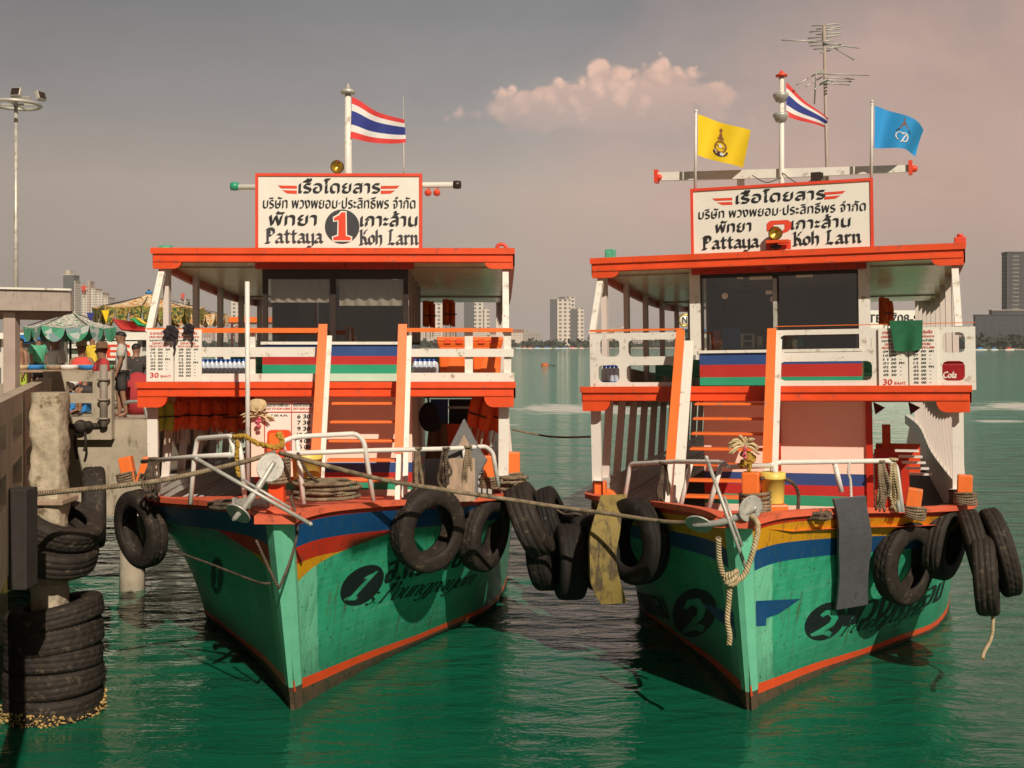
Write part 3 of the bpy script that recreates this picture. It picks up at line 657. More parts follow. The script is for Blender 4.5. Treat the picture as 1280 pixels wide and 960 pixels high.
def make_ferry(cfg):
    f = Ferry(cfg['name'], cfg['label'], cfg['stem'], cfg['yaw'], cfg['heel'], cfg['dz']); root = f.root
    M = MATS
    # ---- hull skin with painted strakes
    ts = [i * .125 for i in range(0, 33)] + [4.25 + i * .25 for i in range(0, 20)]
    ts = [t for t in ts if t <= 9]
    mb = MB()
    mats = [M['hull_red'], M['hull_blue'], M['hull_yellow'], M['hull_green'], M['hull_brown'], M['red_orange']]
    for side in (-1, 1):
        rows = []
        for t in ts:
            zg = f.gun(t).z; fade = min(1, t / 3.2)
            bt = lerp(.43, .20, fade); bb = lerp(.27, .10, fade)
            d = cfg['strakes'](t)
            zs = [(zg, None)]
            for dep, m in d: zs.append((zg - dep, m))
            z0 = zs[-1][0]
            for k in range(1, 8): zs.append((lerp(z0, bt, k / 7), 3))
            zs += [(bb, 5), (.02, 4), (-.5, 4)]
            rows.append(zs)
        nr = len(rows[0]); base = len(mb.v); arc = 0
        for i, t in enumerate(ts):
            if i: arc += (f.surf(t, 1.2) - f.surf(ts[i - 1], 1.2)).length
            for k in range(nr): mb.v.append(f.surf(t, rows[i][k][0], side))
            rows[i] = [(z, m, arc) for z, m in rows[i]]
        for i in range(len(ts) - 1):
            for k in range(nr - 1):
                a = base + i * nr + k
                u0, u1 = rows[i][0][2], rows[i + 1][0][2]
                mb.face((a, a + nr, a + nr + 1, a + 1), rows[i][k + 1][1], ((u0, rows[i][k][0]), (u1, rows[i + 1][k][0]), (u1, rows[i + 1][k + 1][0]), (u0, rows[i][k + 1][0])), True)
    e = ts[-1]                                    # transom
    mb.add([f.surf(e, 1.6, -1), f.surf(e, 1.6, 1), f.surf(e, 0, 1), f.surf(e, 0, -1)], [(0, 1, 2, 3)], 3)
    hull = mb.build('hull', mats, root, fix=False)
    # stem post
    mb = MB(); secs = []
    for k in range(13):
        v = k / 12; z = lerp(2.66, -.45, v); y = lerp(-1.06, .06, min(1, (2.66 - z) / 2.66)) if z > 0 else .06
        a = lerp(.17, .085, v); b = lerp(.045, .03, v)
        secs.append([(-a, y + .24, z), (-a * .98, y + .12, z), (-b, y - .03, z), (b, y - .03, z), (a * .98, y + .12, z), (a, y + .24, z)])
    base = len(mb.v)
    for s_ in secs: mb.v += [Vector(p) for p in s_]
    for k in range(12):
        z = lerp(2.66, -.45, (k + .5) / 12); mi = 0 if z > .43 else (1 if z > .28 else 2)
        for j in range(5):
            a = base + k * 6 + j; mb.face((a, a + 1, a + 7, a + 6), mi)
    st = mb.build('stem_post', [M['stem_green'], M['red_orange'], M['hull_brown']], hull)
    # hull marks
    for (fn, items, m, nm) in cfg['hull_marks'](f): letters(nm, M[m], hull, items, fn)
    # foredeck and gunwale
    mb = MB(); drop = cfg['deck_drop']
    def deckpt(u, v):
        t = .15 + u * 4.2; g = f.gun(t); return Vector(((v * 2 - 1) * (g.x - .05), g.y, g.z - drop * min(1, t / 1.2) + .02 * (1 - (v * 2 - 1) ** 2)))
    mb.grid(deckpt, 16, 8, 0)
    mb.build('foredeck', M['deck_red'], root)
    mb = MB()
    for side in (-1, 1):
        for j, (ta, tb) in enumerate(((.0, 9),)):
            path = [f.gun(.1 + (8.9) * i / 60, side) for i in range(61)]
            for i in range(60):
                p, q = path[i], path[i + 1]; inw = Vector((-side * .17, 0, 0))
                mb.add([p + Vector((side * .035, 0, -.045)), q + Vector((side * .035, 0, -.045)), q + Vector((side * .035, 0, .03)), p + Vector((side * .035, 0, .03)),
                        p + inw + Vector((0, 0, -.045)), q + inw + Vector((0, 0, -.045)), q + inw + Vector((0, 0, .03)), p + inw + Vector((0, 0, .03))],
                       [(0, 1, 2, 3), (3, 2, 6, 7), (7, 6, 5, 4), (0, 4, 5, 1)])
    mb.box((0, -.98, 2.66), (.50, .34, .10)); mb.box((0, -.80, 2.72), (.30, .30, .06))
    mb.build('gunwale', M['deck_red'], root, fix=False)
    # inside of the hull, floor of the lower deck
    mb = MB()
    for side in (-1, 1):
        mb.grid(lambda u, v: f.surf(4.2 + u * 4.75, lerp(f.gun(4.2 + u * 4.75).z - .02, 1.50, v), side) + Vector((-side * .10, 0, 0)), 24, 5, 0)
    mb.build('hull_lining', M['pink_white'], root)
    mb = MB()
    mb.grid(lambda u, v: Vector(((v * 2 - 1) * (f.surf(4.2 + u * 4.75, 1.55).x - .1), f.surf(4.2 + u * 4.75, 1.55).y, 1.55)), 20, 2, 0, False)
    a = f.gun(4.35)
    lo, hi = f.surf(4.35, 1.5).x - .1, a.x - .1
    mb.prism([(-lo, a.y + .15, 1.5), (lo, a.y + .15, 1.5), (hi, a.y + .15, a.z - drop - .03), (-hi, a.y + .15, a.z - drop - .03)], (0, .05, 0))
    mb.build('lower_floor', M['floor_brown'], root)
    for side in (-1, 1):          # coaming over the gunwale
        mb = MB()
        for i in range(40):
            t0 = 4.0 + 4.9 * i / 40; t1 = 4.0 + 4.9 * (i + 1) / 40; p, q = f.gun(t0, side), f.gun(t1, side)
            i0 = Vector((-side * .12, 0, -.02)); i1 = Vector((-side * .26, 0, -.02)); up = Vector((0, 0, .26))
            mb.add([p + i0, q + i0, q + i0 + up, p + i0 + up, p + i1, q + i1, q + i1 + up, p + i1 + up], [(0, 1, 2, 3), (3, 2, 6, 7), (7, 6, 5, 4)])
        mb.build('coaming', M['white_paint'], root)
    # ---- upper deck
    nd = 30
    def deck_slab(name, z0, y0, th, mtop, mbot, zc):
        mb = MB()
        def row(i): 
            ly = lerp(y0, REND, i / nd); return ly, hw(ly), z0 - shr(ly)
        for i in range(nd):
            (a, ha, za), (b, hb, zb) = row(i), row(i + 1)
            mb.add([(-ha, a, za), (ha, a, za), (hb, b, zb), (-hb, b, zb)], [(0, 1, 2, 3)], 0)
            mb.add([(-ha, a, za - th), (ha, a, za - th), (hb, b, zb - th), (-hb, b, zb - th)], [(3, 2, 1, 0)], 1, True)
        a, ha, za = row(0); mb.add([(-ha, a, za), (ha, a, za), (ha, a, za - th), (-ha, a, za - th)], [(0, 3, 2, 1)], 0)
        a, ha, za = row(nd); mb.add([(-ha, a, za), (ha, a, za), (ha, a, za - th), (-ha, a, za - th)], [(0, 1, 2, 3)], 0)
        o = mb.build(name, [mtop, mbot], root, fix=False)
        mb = MB()
        fascia(mb, -2.92, 2.92, y0 - .08, z0 + .025, z0 - .20, zc, .08)
        for side in (-1, 1):
            for i in range(nd):
                (a, ha, za), (b, hb, zb) = row(i), row(i + 1); x = side
                o0, o1 = Vector((x * .05, 0, 0)), Vector((-x * .03, 0, 0)); lo, hi = Vector((0, 0, -.22)), Vector((0, 0, .02))
                p, q = Vector((x * ha, a, za)), Vector((x * hb, b, zb))
                mb.add([p + o0 + lo, q + o0 + lo, q + o0 + hi, p + o0 + hi, p + o1 + lo, q + o1 + lo, q + o1 + hi, p + o1 + hi], [(0, 1, 2, 3), (3, 2, 6, 7), (7, 6, 5, 4), (0, 4, 5, 1)])
        mb.build('fascia', M['red_orange'], o, fix=False)
        return o
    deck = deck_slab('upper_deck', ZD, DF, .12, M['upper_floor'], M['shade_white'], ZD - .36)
    roof = deck_slab('roof', ZR, RF, .10, M['board_white'], M['soffit'], ZR - .30)
    mb = MB()                                                   # ceiling battens
    for ly in (4.45, 9.2): mb.box2((-hw(ly) + .05, ly, ZR - shr(ly) - .125), (hw(ly) - .05, ly + .05, ZR - shr(ly) - .098))
    mb.build('ceiling_batten', M['post_brown'], roof)
    mb = MB()
    c0 = (cfg['wx'][0] + cfg['wx'][1]) / 2
    mb.prism([(c0 - .17, RF, ZR - .11), (c0 + .17, RF, ZR - .11), (c0 + .17, WH - .02, ZR - .17), (c0 - .17, WH - .02, ZR - .17)], (0, 0, -.09))
    mb.box2((cfg['wx'][0] - .10, WH - .09, ZR - .27), (cfg['wx'][1] + .10, WH - .01, ZR - .14))
    mb.build('roof_bracket', M['hull_red'], roof)
    # ---- posts
    for side in (-1, 1):
        for k in range(16):
            ly = 3.05 + 1.0 * k
            t = next(t_ / 20 for t_ in range(60, 181) if f.gun(t_ / 20).y >= ly); g = f.gun(t)
            x = side * (min(hw(ly), g.x) - .13)
            mb = MB(); mb.bar((side * (g.x - .185), ly, g.z + (.2 if k else -.05)), (x, ly, ZD - shr(ly) - .11), .16 if k == 0 else .13, .055, (0, 1, 0))
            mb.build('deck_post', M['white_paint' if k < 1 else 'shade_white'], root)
        for k in range(9):
            ly = 3.95 + 1.75 * k
            if ly > REND - .2: break
            x = side * (hw(ly) - .09)
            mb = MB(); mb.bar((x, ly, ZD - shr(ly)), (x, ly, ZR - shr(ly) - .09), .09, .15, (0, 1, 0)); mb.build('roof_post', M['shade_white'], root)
        mb = MB(); mb.bar((side * 2.80, DF + .12, ZD + .8), (side * 2.80, RF + .16, ZR - .15), .10, .09, (0, 1, 0)); mb.build('front_post', M['white_paint'], root)
        mb = MB()                                                # bulwark of the upper deck
        for i in range(24):
            a, b = lerp(4.0, REND, i / 24), lerp(4.0, REND, (i + 1) / 24)
            xa, xb = side * (hw(a) - .03), side * (hw(b) - .03); w_ = Vector((-side * .03, 0, 0)); hi = Vector((0, 0, .50))
            p, q = Vector((xa, a, ZD - shr(a))), Vector((xb, b, ZD - shr(b)))
            mb.add([p, q, q + hi, p + hi, p + w_, q + w_, q + w_ + hi, p + w_ + hi], [(0, 1, 2, 3), (3, 2, 6, 7), (7, 6, 5, 4)])
        mb.build('side_bulwark', M['lining'], root)
    # benches of the upper deck
    for k in range(5):
        ly = 7.4 + 1.9 * k
        for sx in (-1, 1):
            z = ZD - shr(ly); x0 = sx * .55; x1 = sx * (hw(ly) - .2)
            mb = MB(); mb.box2((x0, ly, z + .40), (x1, ly + .4, z + .44)); mb.box2((x0, ly + .42, z + .44), (x1, ly + .46, z + .72))
            for xx in (x0 + sx * .1, x1 - sx * .1): mb.box2((xx - .03, ly + .05, z), (xx + .03, ly + .4, z + .4))
            mb.build('bench', M['mint'], root)
    # ---- wheelhouse
    wx0, wx1 = cfg['wx']; zs = cfg['sill']
    house = MB()
    for (z1, z0, mi) in cfg['stripes']: house.box2((wx0, WH, z0), (wx1, WH + .06, z1), mi)
    for side, x in ((-1, wx0), (1, wx1)):
        for (z1, z0, mi) in cfg['stripes']: house.box2((x, WH + .062, z0), (x - side * .05, WH + 2.9, z1), mi)
    house.box2((wx0, WH + 2.9, ZD), (wx1, WH + 2.95, ZR - .3), 5)
    house.box2((wx0 + .06, WH + .07, zs - .05), (wx1 - .06, WH + .5, zs), 5)
    house.box2((wx0 - .02, WH - .04, zs - .002), (wx1 + .02, WH + .09, zs + .045), 4)
    wheel = house.build('wheelhouse', [M['cabin_blue'], M['cabin_red'], M['cabin_green'], M['cabin_pale'], M['white_paint'], M['cabin_inside']], root)
    ztop = ZR - .27; zw0 = zs + .045
    mb = MB(); fw = cfg['frame_w']
    mb.box2((wx0, WH, ztop - cfg['head']), (wx1, WH + .06, ztop))
    for x in (wx0 + fw / 2, wx1 - fw / 2): mb.box2((x - fw / 2, WH + .002, zw0), (x + fw / 2, WH + .062, ztop - cfg['head']))
    xm = cfg['mullion']; mb.box2((xm - .05, WH + .002, zw0), (xm + .05, WH + .062, ztop - cfg['head']))
    mb.build('window_frame', M['dark_frame'], wheel)
    if cfg['n'] == 2:
        mb = MB(); mb.box2((xm - .045, WH - .02, zw0), (xm + .02, WH + .0, ztop - .1)); mb.build('wiper_rail', M['galvanised'], wheel)
        for x in (wx0 - .06, wx1 + .06):
            mb = MB(); mb.box2((x - .09, WH - .02, zs - .02), (x + .09, WH + .10, ZR - .12)); mb.build('corner_post', M['white_paint'], wheel)
    for a, b in ((wx0 + fw, xm - .05), (xm + .05, wx1 - fw)):
        mb = MB(); mb.add([(a, WH + .03, zw0), (b, WH + .03, zw0), (b, WH + .03, ztop - cfg['head']), (a, WH + .03, ztop - cfg['head'])], [(0, 1, 2, 3)])
        mb.build('windshield', M['window_glass'], wheel)
    for side, x in ((-1, wx0), (1, wx1)):
        mb = MB(); mb.box2((x - side * .06, WH + .52, zs), (x - side * .08, WH + 2.88, ZR - .25)); mb.build('side_lining', M['dark_inside'], wheel)  # dark panels added along the sides to darken the wheelhouse interior
        for k in range(5):
            mb = MB(); y = WH + .12 + .66 * k; mb.box2((x - side * .005, y, zs + .04), (x - side * .055, y + .10, ZR - .12)); mb.build('side_frame', M['post_brown'], wheel)
    for (x0, y0, x1, y1, m) in cfg['stickers']:
        mb = MB(); pbox(mb, f, x0, y0, x1, y1, WH + .018, .004); mb.build('sticker', M[m], wheel)
    for (cx, cy, r) in cfg['disc_stickers']:
        c = f.at(cx, cy, WH + .018); rr = r * c_scale(f, c); mb = MB(); mb.prism([(c.x + rr * math.cos(a * math.pi / 10), WH + .018, c.z + rr * math.sin(a * math.pi / 10)) for a in range(20)], (0, .004, 0)); mb.build('sticker', M['board_white'], wheel)
    for (x0, y0, x1, y1) in cfg['curtains']:
        a = f.at(x0, y1, WH + .09); b = f.at(x1, y0, WH + .09)
        mb = MB()
        mb.grid(lambda u, v: Vector((lerp(a.x, b.x, u), WH + .11 + .025 * math.sin(u * 38 + v * 2), lerp(a.z, b.z, v) - .05 * math.sin(math.pi * u) * (v > .5))), 40, 6, 0)
        mb.build('curtain', M['shade_white'], wheel)
    # ---- lower cabin
    tx0, tx1 = [f.at(q, 550, TR).x for q in cfg['tpx']]; mb = MB()
    zz = [ZD - .13] + [f.at(cfg['typ'][0], q, TR).z for q in cfg['typ'][1]] + [1.55]
    mi_ = [0, 1, 2, 3, 0]
    for k in range(5):
        mb.box2((tx0, TR, zz[k + 1]), (tx1, TR + .06, zz[k]), mi_[k])
        for side, x in ((-1, tx0), (1, tx1)): mb.box2((x, TR + .062, zz[k + 1]), (x - side * .05, TR + 3.2, zz[k]), mi_[k])
    mb.box2((tx0, TR + 3.2, 1.55), (tx1, TR + 3.25, ZD - .13), 4)
    cab = mb.build('lower_cabin', [M['pink_white'], M['cabin_blue'], M['cabin_red'], M['cabin_green'], M['dark_inside']], root)
    # ---- staircase
    sx0, sx1 = [f.at(q, 412, DF - .1).x for q in cfg['spx']]; n = cfg['risers']; zf = cfg['zfoot']; yt, yf = DF - .06, DF - cfg['run']
    slope = (yt - yf) / (ZD - zf)
    stair = MB()
    stair.box2((sx0 + .06, yt - .02, ZD - .03), (sx1 - .06, yt + .05, ZD + .0))
    stair = stair.build('staircase', M['orange_paint'], root)
    ztop_s = cfg['stair_top']
    for x in (sx0, sx1):
        yT = yt + .02
        kink = ZD + .05
        fr = [(yT - .02, ztop_s), (yt - .02 - .0, kink), (yf - .04, zf)]      # front edge of the board
        # straight leaning board from the rail top to the deck
        s2 = (yt - yf) / (ztop_s - zf) * 1.0
        poly = [(x - .035, yt - .12, ztop_s), (x - .035, yt + .07, ztop_s), (x - .035, yt + .07, ZD - .1), (x - .035, yf + .28, zf), (x - .035, yf, zf)]
        if cfg['saw']:
            k2 = []
            for i in range(12):
                v = i / 11; z = lerp(ZD - .1, zf + .1, v); y = lerp(yt + .07, yf + .28, v); k2 += [(x - .035, y, z), (x - .035, y - .05, z - .05)]
            poly = poly[:2] + k2 + poly[3:]
        mb = MB(); mb.prism(poly, (.07, 0, 0)); mb.build('stringer', M['white_paint'], stair)
        wd_ = cfg['sw'][0 if x == sx0 else 1]
        mb = MB(); yb = lambda z: lerp(yt - .12, yf, (ztop_s - z) / (ztop_s - zf)); mb.bar((x + .069 + wd_ / 2, yb(ZD + .75) + .02, ZD + .75), (x + .069 + wd_ / 2, yf + .03, zf), wd_, .03, (0, 1, 0)); mb.build('stringer_face', M['white_paint'], stair)
        mb = MB(); zl = cfg['orange_end']; yl = lerp(yt - .12, yf, (ztop_s - zl) / (ztop_s - zf))
        mb.bar((x, yt - .128, ztop_s + .02), (x, yl - .008, zl), .135, .02, (0, 1, 0)); mb.build('handrail', M['orange_paint'], stair)
    for i in range(1, n):
        z = zf + (ZD - zf) * i / n; y = lerp(yf + .14, yt, i / n)
        mb = MB(); mb.box2((sx0 + .072 + cfg['sw'][0], y - .11, z - .035), (sx1 - .037, y + .13, z)); mb.build('tread', M['orange_paint'], stair, bevel=.008)
    # ---- rails, sign, mast and the rest come from the configuration
    cfg['extra'](f, root, wheel, roof, deck, cab, hull)
    return f
def c_scale(f, c):
    return f.W(c).y / F

def strakes1(t):
    g = max(.405, 1.0 - .28 * t)
    return [(.11, 0), (.40, 1), (max(.402, min(.63, g)), 0), (max(.404, g), 2)]
def strakes2(t):
    g = min(1, t / 5)
    return [(.12, 0), (.39, 2), (lerp(.66, .60, g), 1), (lerp(.662, .602, g), 1)]

def rect_pts(x0, y0, x1, y1): return [(x0, y0), (x1, y0), (x1, y1), (x0, y1)]

def signboard(f, root, corners, ly, number):
    """corners in pixels: left bottom, right bottom, right top, left top"""
    pb = [f.at(*c, ly) for c in corners]
    x0 = (pb[0].x + pb[3].x) / 2; x1 = (pb[1].x + pb[2].x) / 2; z0 = ZR + .03; z1 = (pb[2].z + pb[3].z) / 2
    w = x1 - x0; h = z1 - z0
    mb = MB(); mb.box2((x0, ly, z0), (x1, ly + .05, z1)); sg = mb.build('signboard', MATS['board_white'], root)
    mb = MB(); e = .035
    mb.box2((x0 - e, ly - .02, z0), (x0 + .012, ly + .07, z1 + e)); mb.box2((x1 - .012, ly - .02, z0), (x1 + e, ly + .07, z1 + e)); mb.box2((x0 + .012, ly - .02, z1 - .012), (x1 - .012, ly + .07, z1 + e))
    mb.build('frame', MATS['letter_red'], sg)
    mf = lambda a, b, lift: Vector((x0 + a * w, ly - lift, z0 + b * h))
    def S(it): return it
    def fi(t, a, b, wd, ht, nib): 
        vs, fs = font_item(t, 0, 0, wd * w, ht * h, nib, ang=.75, shear=.05, thin=.020, layers=5)
        return [(a + v[0] / w, b + v[1] / h, v[2]) for v in vs], fs
    def gi(t, a, b, wd, xh, nib):
        vs, fs = gothic_item(t, 0, 0, wd * w, xh * h, nib)
        return [(a + v[0] / w, b + v[1] / h, v[2]) for v in vs], fs
    ink = 'black_ink' if number == 2 else 'grey_ink'
    its = [fi('เรือโดยสาร', .255, .765, .495, .185, .042), fi('บริษัท พวงพยอม·ประสิทธิ์พร จำกัด', .035, .555, .935, .155, .026)]
    if number == 1: its += [fi('พัทยา', .075, .325, .285, .185, .046), fi('เกาะล้าน', .635, .315, .345, .195, .046)]
    else: its += [fi('พัทยา', .135, .33, .20, .18, .040), fi('เกาะล้าน', .565, .33, .32, .19, .040)]
    letters('thai_lettering', MATS['black_ink'], sg, its, mf)
    if number == 1: its = [gi('Pattaya', .045, .085, .36, .122, .056), gi('Koh Larn', .625, .065, .365, .122, .056)]
    else: its = [gi('Pattaya', .05, .085, .335, .122, .056), gi('Koh Larn', .57, .085, .375, .122, .056)]
    letters('gothic_lettering', MATS[ink], sg, its, mf)
    wing = []
    for s in (-1, 1):
        cx = .5 if number == 1 else .49
        a0 = cx + s * .258; a1 = cx + s * .375; a2 = cx + s * .338
        wing += [poly_item([(a0, .86), (a1, .865), (a1 - s * .018, .825), (a0, .82)]), poly_item([(a0, .795), (a2 + s * .01, .80), (a2 - s * .02, .755), (a0, .75)])]
    letters('wing_mark', MATS['letter_red'], sg, wing, mf)
    if number == 1:
        ry = .235; rx = ry * h / w
        letters('number_disc', MATS['grey_ink'], sg, [poly_item(ellipse(.52, .305, rx, ry, 40))], mf, .003)
        big = [(p[0] * 1.18 + .0, p[1] * 1.0) for p in ONE]
        def one(sx, sy): return [(.52 + p[0] * sx * h / w, .305 + p[1] * sy) for p in ONE]
        out = []
        n = len(ONE); cen = [(p[0], p[1]) for p in ONE]
        def offset(d):
            o = []
            for i in range(n):
                a, b, c = Vector(ONE[i - 1]), Vector(ONE[i]), Vector(ONE[(i + 1) % n]); e1 = (b - a).normalized(); e2 = (c - b).normalized()
                nn = Vector((e1.y + e2.y, -e1.x - e2.x)); nn = nn.normalized() if nn.length > 1e-6 else Vector((0, 0)); o.append(tuple(b + nn * d))
            return o
        letters('number_outline', MATS['board_white'], sg, [poly_item([(.52 + p[0] * .36 * h / w, .31 + p[1] * .38) for p in offset(.06)])], mf, .006)
        letters('number', MATS['letter_red'], sg, [poly_item([(.52 + p[0] * .36 * h / w, .31 + p[1] * .38) for p in ONE])], mf, .009)
    else:
        vs, fs = numeral_two(0, 0, .135, .46, .042 * 1.0)
        vs = [(.49 + v[0], .275 + v[1], v[2]) for v in vs]
        # square-shouldered slab figure
        wv = [(.425, .315), (.425, .43), (.445, .475), (.545, .475), (.565, .43), (.565, .35), (.545, .30), (.49, .245), (.455, .17), (.56, .17), (.56, .03), (.42, .03), (.42, .12), (.45, .215), (.50, .29), (.525, .34), (.525, .41), (.465, .41), (.465, .315)]
        letters('number', MATS['letter_red'], sg, [poly_item(wv)], mf, .004)
    return sg

TT1 = ['09 00 AM', '10 00  -', '11 30  -', '01 00 PM', '02 00  -', '03 30  -', '05 30  -']
TT2 = ['08 00 AM', '07 30  -', '09 30  -', '12 00  -', '02 00 PM', '03 00  -', '04 00  -', '05 00  -', '06 00  -']
def timetable(f, parent, rect, ly, mid):
    x0, y0, x1, y1 = rect; a = f.at(x0, y1, ly); b = f.at(x1, y0, ly); xm = f.at(mid, y0, ly).x
    mb = MB(); mb.box2((a.x, ly, a.z), (xm - .008, ly + .025, b.z)); mb.box2((xm + .008, ly, a.z), (b.x, ly + .025, b.z)); tb = mb.build('timetable_board', MATS['board_white'], parent)
    H_ = b.z - a.z
    red = []; blk = []
    for (c0, c1, head, frm, rows) in ((a.x, xm - .008, 'ตารางเดินเรือ', 'FROM PATTAYA', TT1), (xm + .008, b.x, 'ตารางเดินเรือ', 'FROM KOH LARN', TT2)):
        w = c1 - c0; Z = lambda q: a.z + H_ * q
        red.append(font_item(head, c0 + w * .14, Z(.905), w * .70, H_ * .055, .006)); red.append(font_item('บริษัทเรือโดยสาร', c0 + w * .10, Z(.84), w * .80, H_ * .045, .004))
        blk.append(font_item('ออกจากท่าเรือ', c0 + w * .12, Z(.775), w * .76, H_ * .045, .004))
        red.append(font_item('DEPARTURE', c0 + w * .22, Z(.715), w * .55, H_ * .038, .004)); red.append(font_item(frm, c0 + w * .12, Z(.66), w * .78, H_ * .036, .004))
        for i, r in enumerate(rows):
            z = Z(.60 - i * .063 - (.0 if len(rows) < 9 else 0))
            for q, part in enumerate(r.split()):
                if part == '-': blk.append(poly_item(rect_pts(c0 + w * .72, z + H_ * .012, c0 + w * .78, z + H_ * .02)))
                else: blk.append(font_item(part, c0 + w * (.16 + .27 * q), z, w * .17, H_ * .036, .006))
    w = xm - a.x
    red.append(font_item('30', a.x + w * .14, a.z + H_ * .075, w * .30, H_ * .095, .010)); red.append(font_item('BAHT.', a.x + w * .52, a.z + H_ * .08, w * .40, H_ * .045, .004))
    mf = lambda u, v, l: Vector((u, ly - l, v))
    letters('red_lettering', MATS['red_ink'], tb, red, mf); letters('black_lettering', MATS['black_ink'], tb, blk, mf)
    return tb

def pipes(f, name, runs, r, mname, root):
    mb = MB()
    for run in runs:
        pts = [f.at(*q) for q in run]
        if len(pts) > 2:      # round the corners a little
            o = [pts[0]]
            for i in range(1, len(pts) - 1):
                for k in (-1, 0, 1):
                    d = .05
                    if k == -1: o.append(pts[i] + (pts[i - 1] - pts[i]).normalized() * d)
                    elif k == 1: o.append(pts[i] + (pts[i + 1] - pts[i]).normalized() * d)
                    else: o.append(pts[i] + ((pts[i - 1] - pts[i]).normalized() + (pts[i + 1] - pts[i]).normalized()) * d * .3)
            o.append(pts[-1]); pts = o
        mb.tube(pts, r, 10)
    return mb.build(name, MATS[mname], root)

def bollard(f, root, px, py, ly, h=.42, w=.2, tilt=0):
    b = f.at(px, py, ly); m = Matrix.Rotation(tilt, 3, 'Y')
    mb = MB(); mb.box(b + Vector((0, 0, h / 2)), (w, w * .8, h), m); o = mb.build('bollard', MATS['orange_paint'], root, bevel=.015)
    mb = MB()
    for k in range(5):
        z = .02 + .035 * k
        mb.tube([b + m @ Vector((math.cos(a) * w * .72, math.sin(a) * w * .62, z + .01 * math.sin(a * 2 + k))) for a in [2 * math.pi * i / 16 for i in range(16)]], .019, 6, 0, False, True)
    mb.build('rope_wrap', MATS['rope_tan'], o)
    return o

def coil_pts(c, r0, r1, turns, h, jit=.02, n=20):
    pts = []
    for i in range(int(turns * n)):
        a = 2 * math.pi * i / n; t = i / (turns * n); r = lerp(r0, r1, (math.sin(a * .37) + 1) / 2)
        pts.append(Vector(c) + Vector((math.cos(a) * r + random.uniform(-jit, jit), math.sin(a) * r * .8 + random.uniform(-jit, jit), h * t + random.uniform(0, jit * .6))))
    return pts

# =================== ferry one
def hull_marks1(f):
    out = []
    mf = f.arcmap((416, 757), (467, 757), (436, 704), 1)      # oval with a cut-out one
    ov = ellipse(.5, .5, .46, .50, 36, -.35)
    # black oval built as a ring of two fields round the figure, the figure stays hull green
    sk = [(.5 + p[0] * .42 + p[1] * .34, .5 + p[1] * .74) for p in ONE]
    vs, fs = plate(ov, [sk], 0.0)
    out.append((mf, [([(v.x, v.y, 0) for v in vs], fs)], 'hull_ink', 'hull_number'))
    mf2 = f.arcmap((481, 729), (600, 700), (484, 700), 1)
    out.append((mf2, [font_item('ส.พวงพยอม', .0, .0, 1.0, .95, .024, .6, .25, 0, 3)], 'hull_ink', 'hull_lettering'))
    mf3 = f.arcmap((454, 757), (588, 730), (459, 733), 1)
    out.append((mf3, [gothic_item('s.Poungpayom', .0, .0, 1.0, .62, .034, .9, .10)], 'hull_ink', 'hull_lettering'))
    mf4 = f.arcmap((262, 738), (279, 746), (263, 694), -1)
    ov = ellipse(.5, .5, .42, .50, 36, 0.1); sk = [(.5 + p[0] * .42, .5 + p[1] * .66) for p in ONE]
    vs, fs = plate(ov, [sk], 0.0)
    out.append((mf4, [([(v.x, v.y, 0) for v in vs], fs)], 'hull_ink', 'hull_number'))
    return out
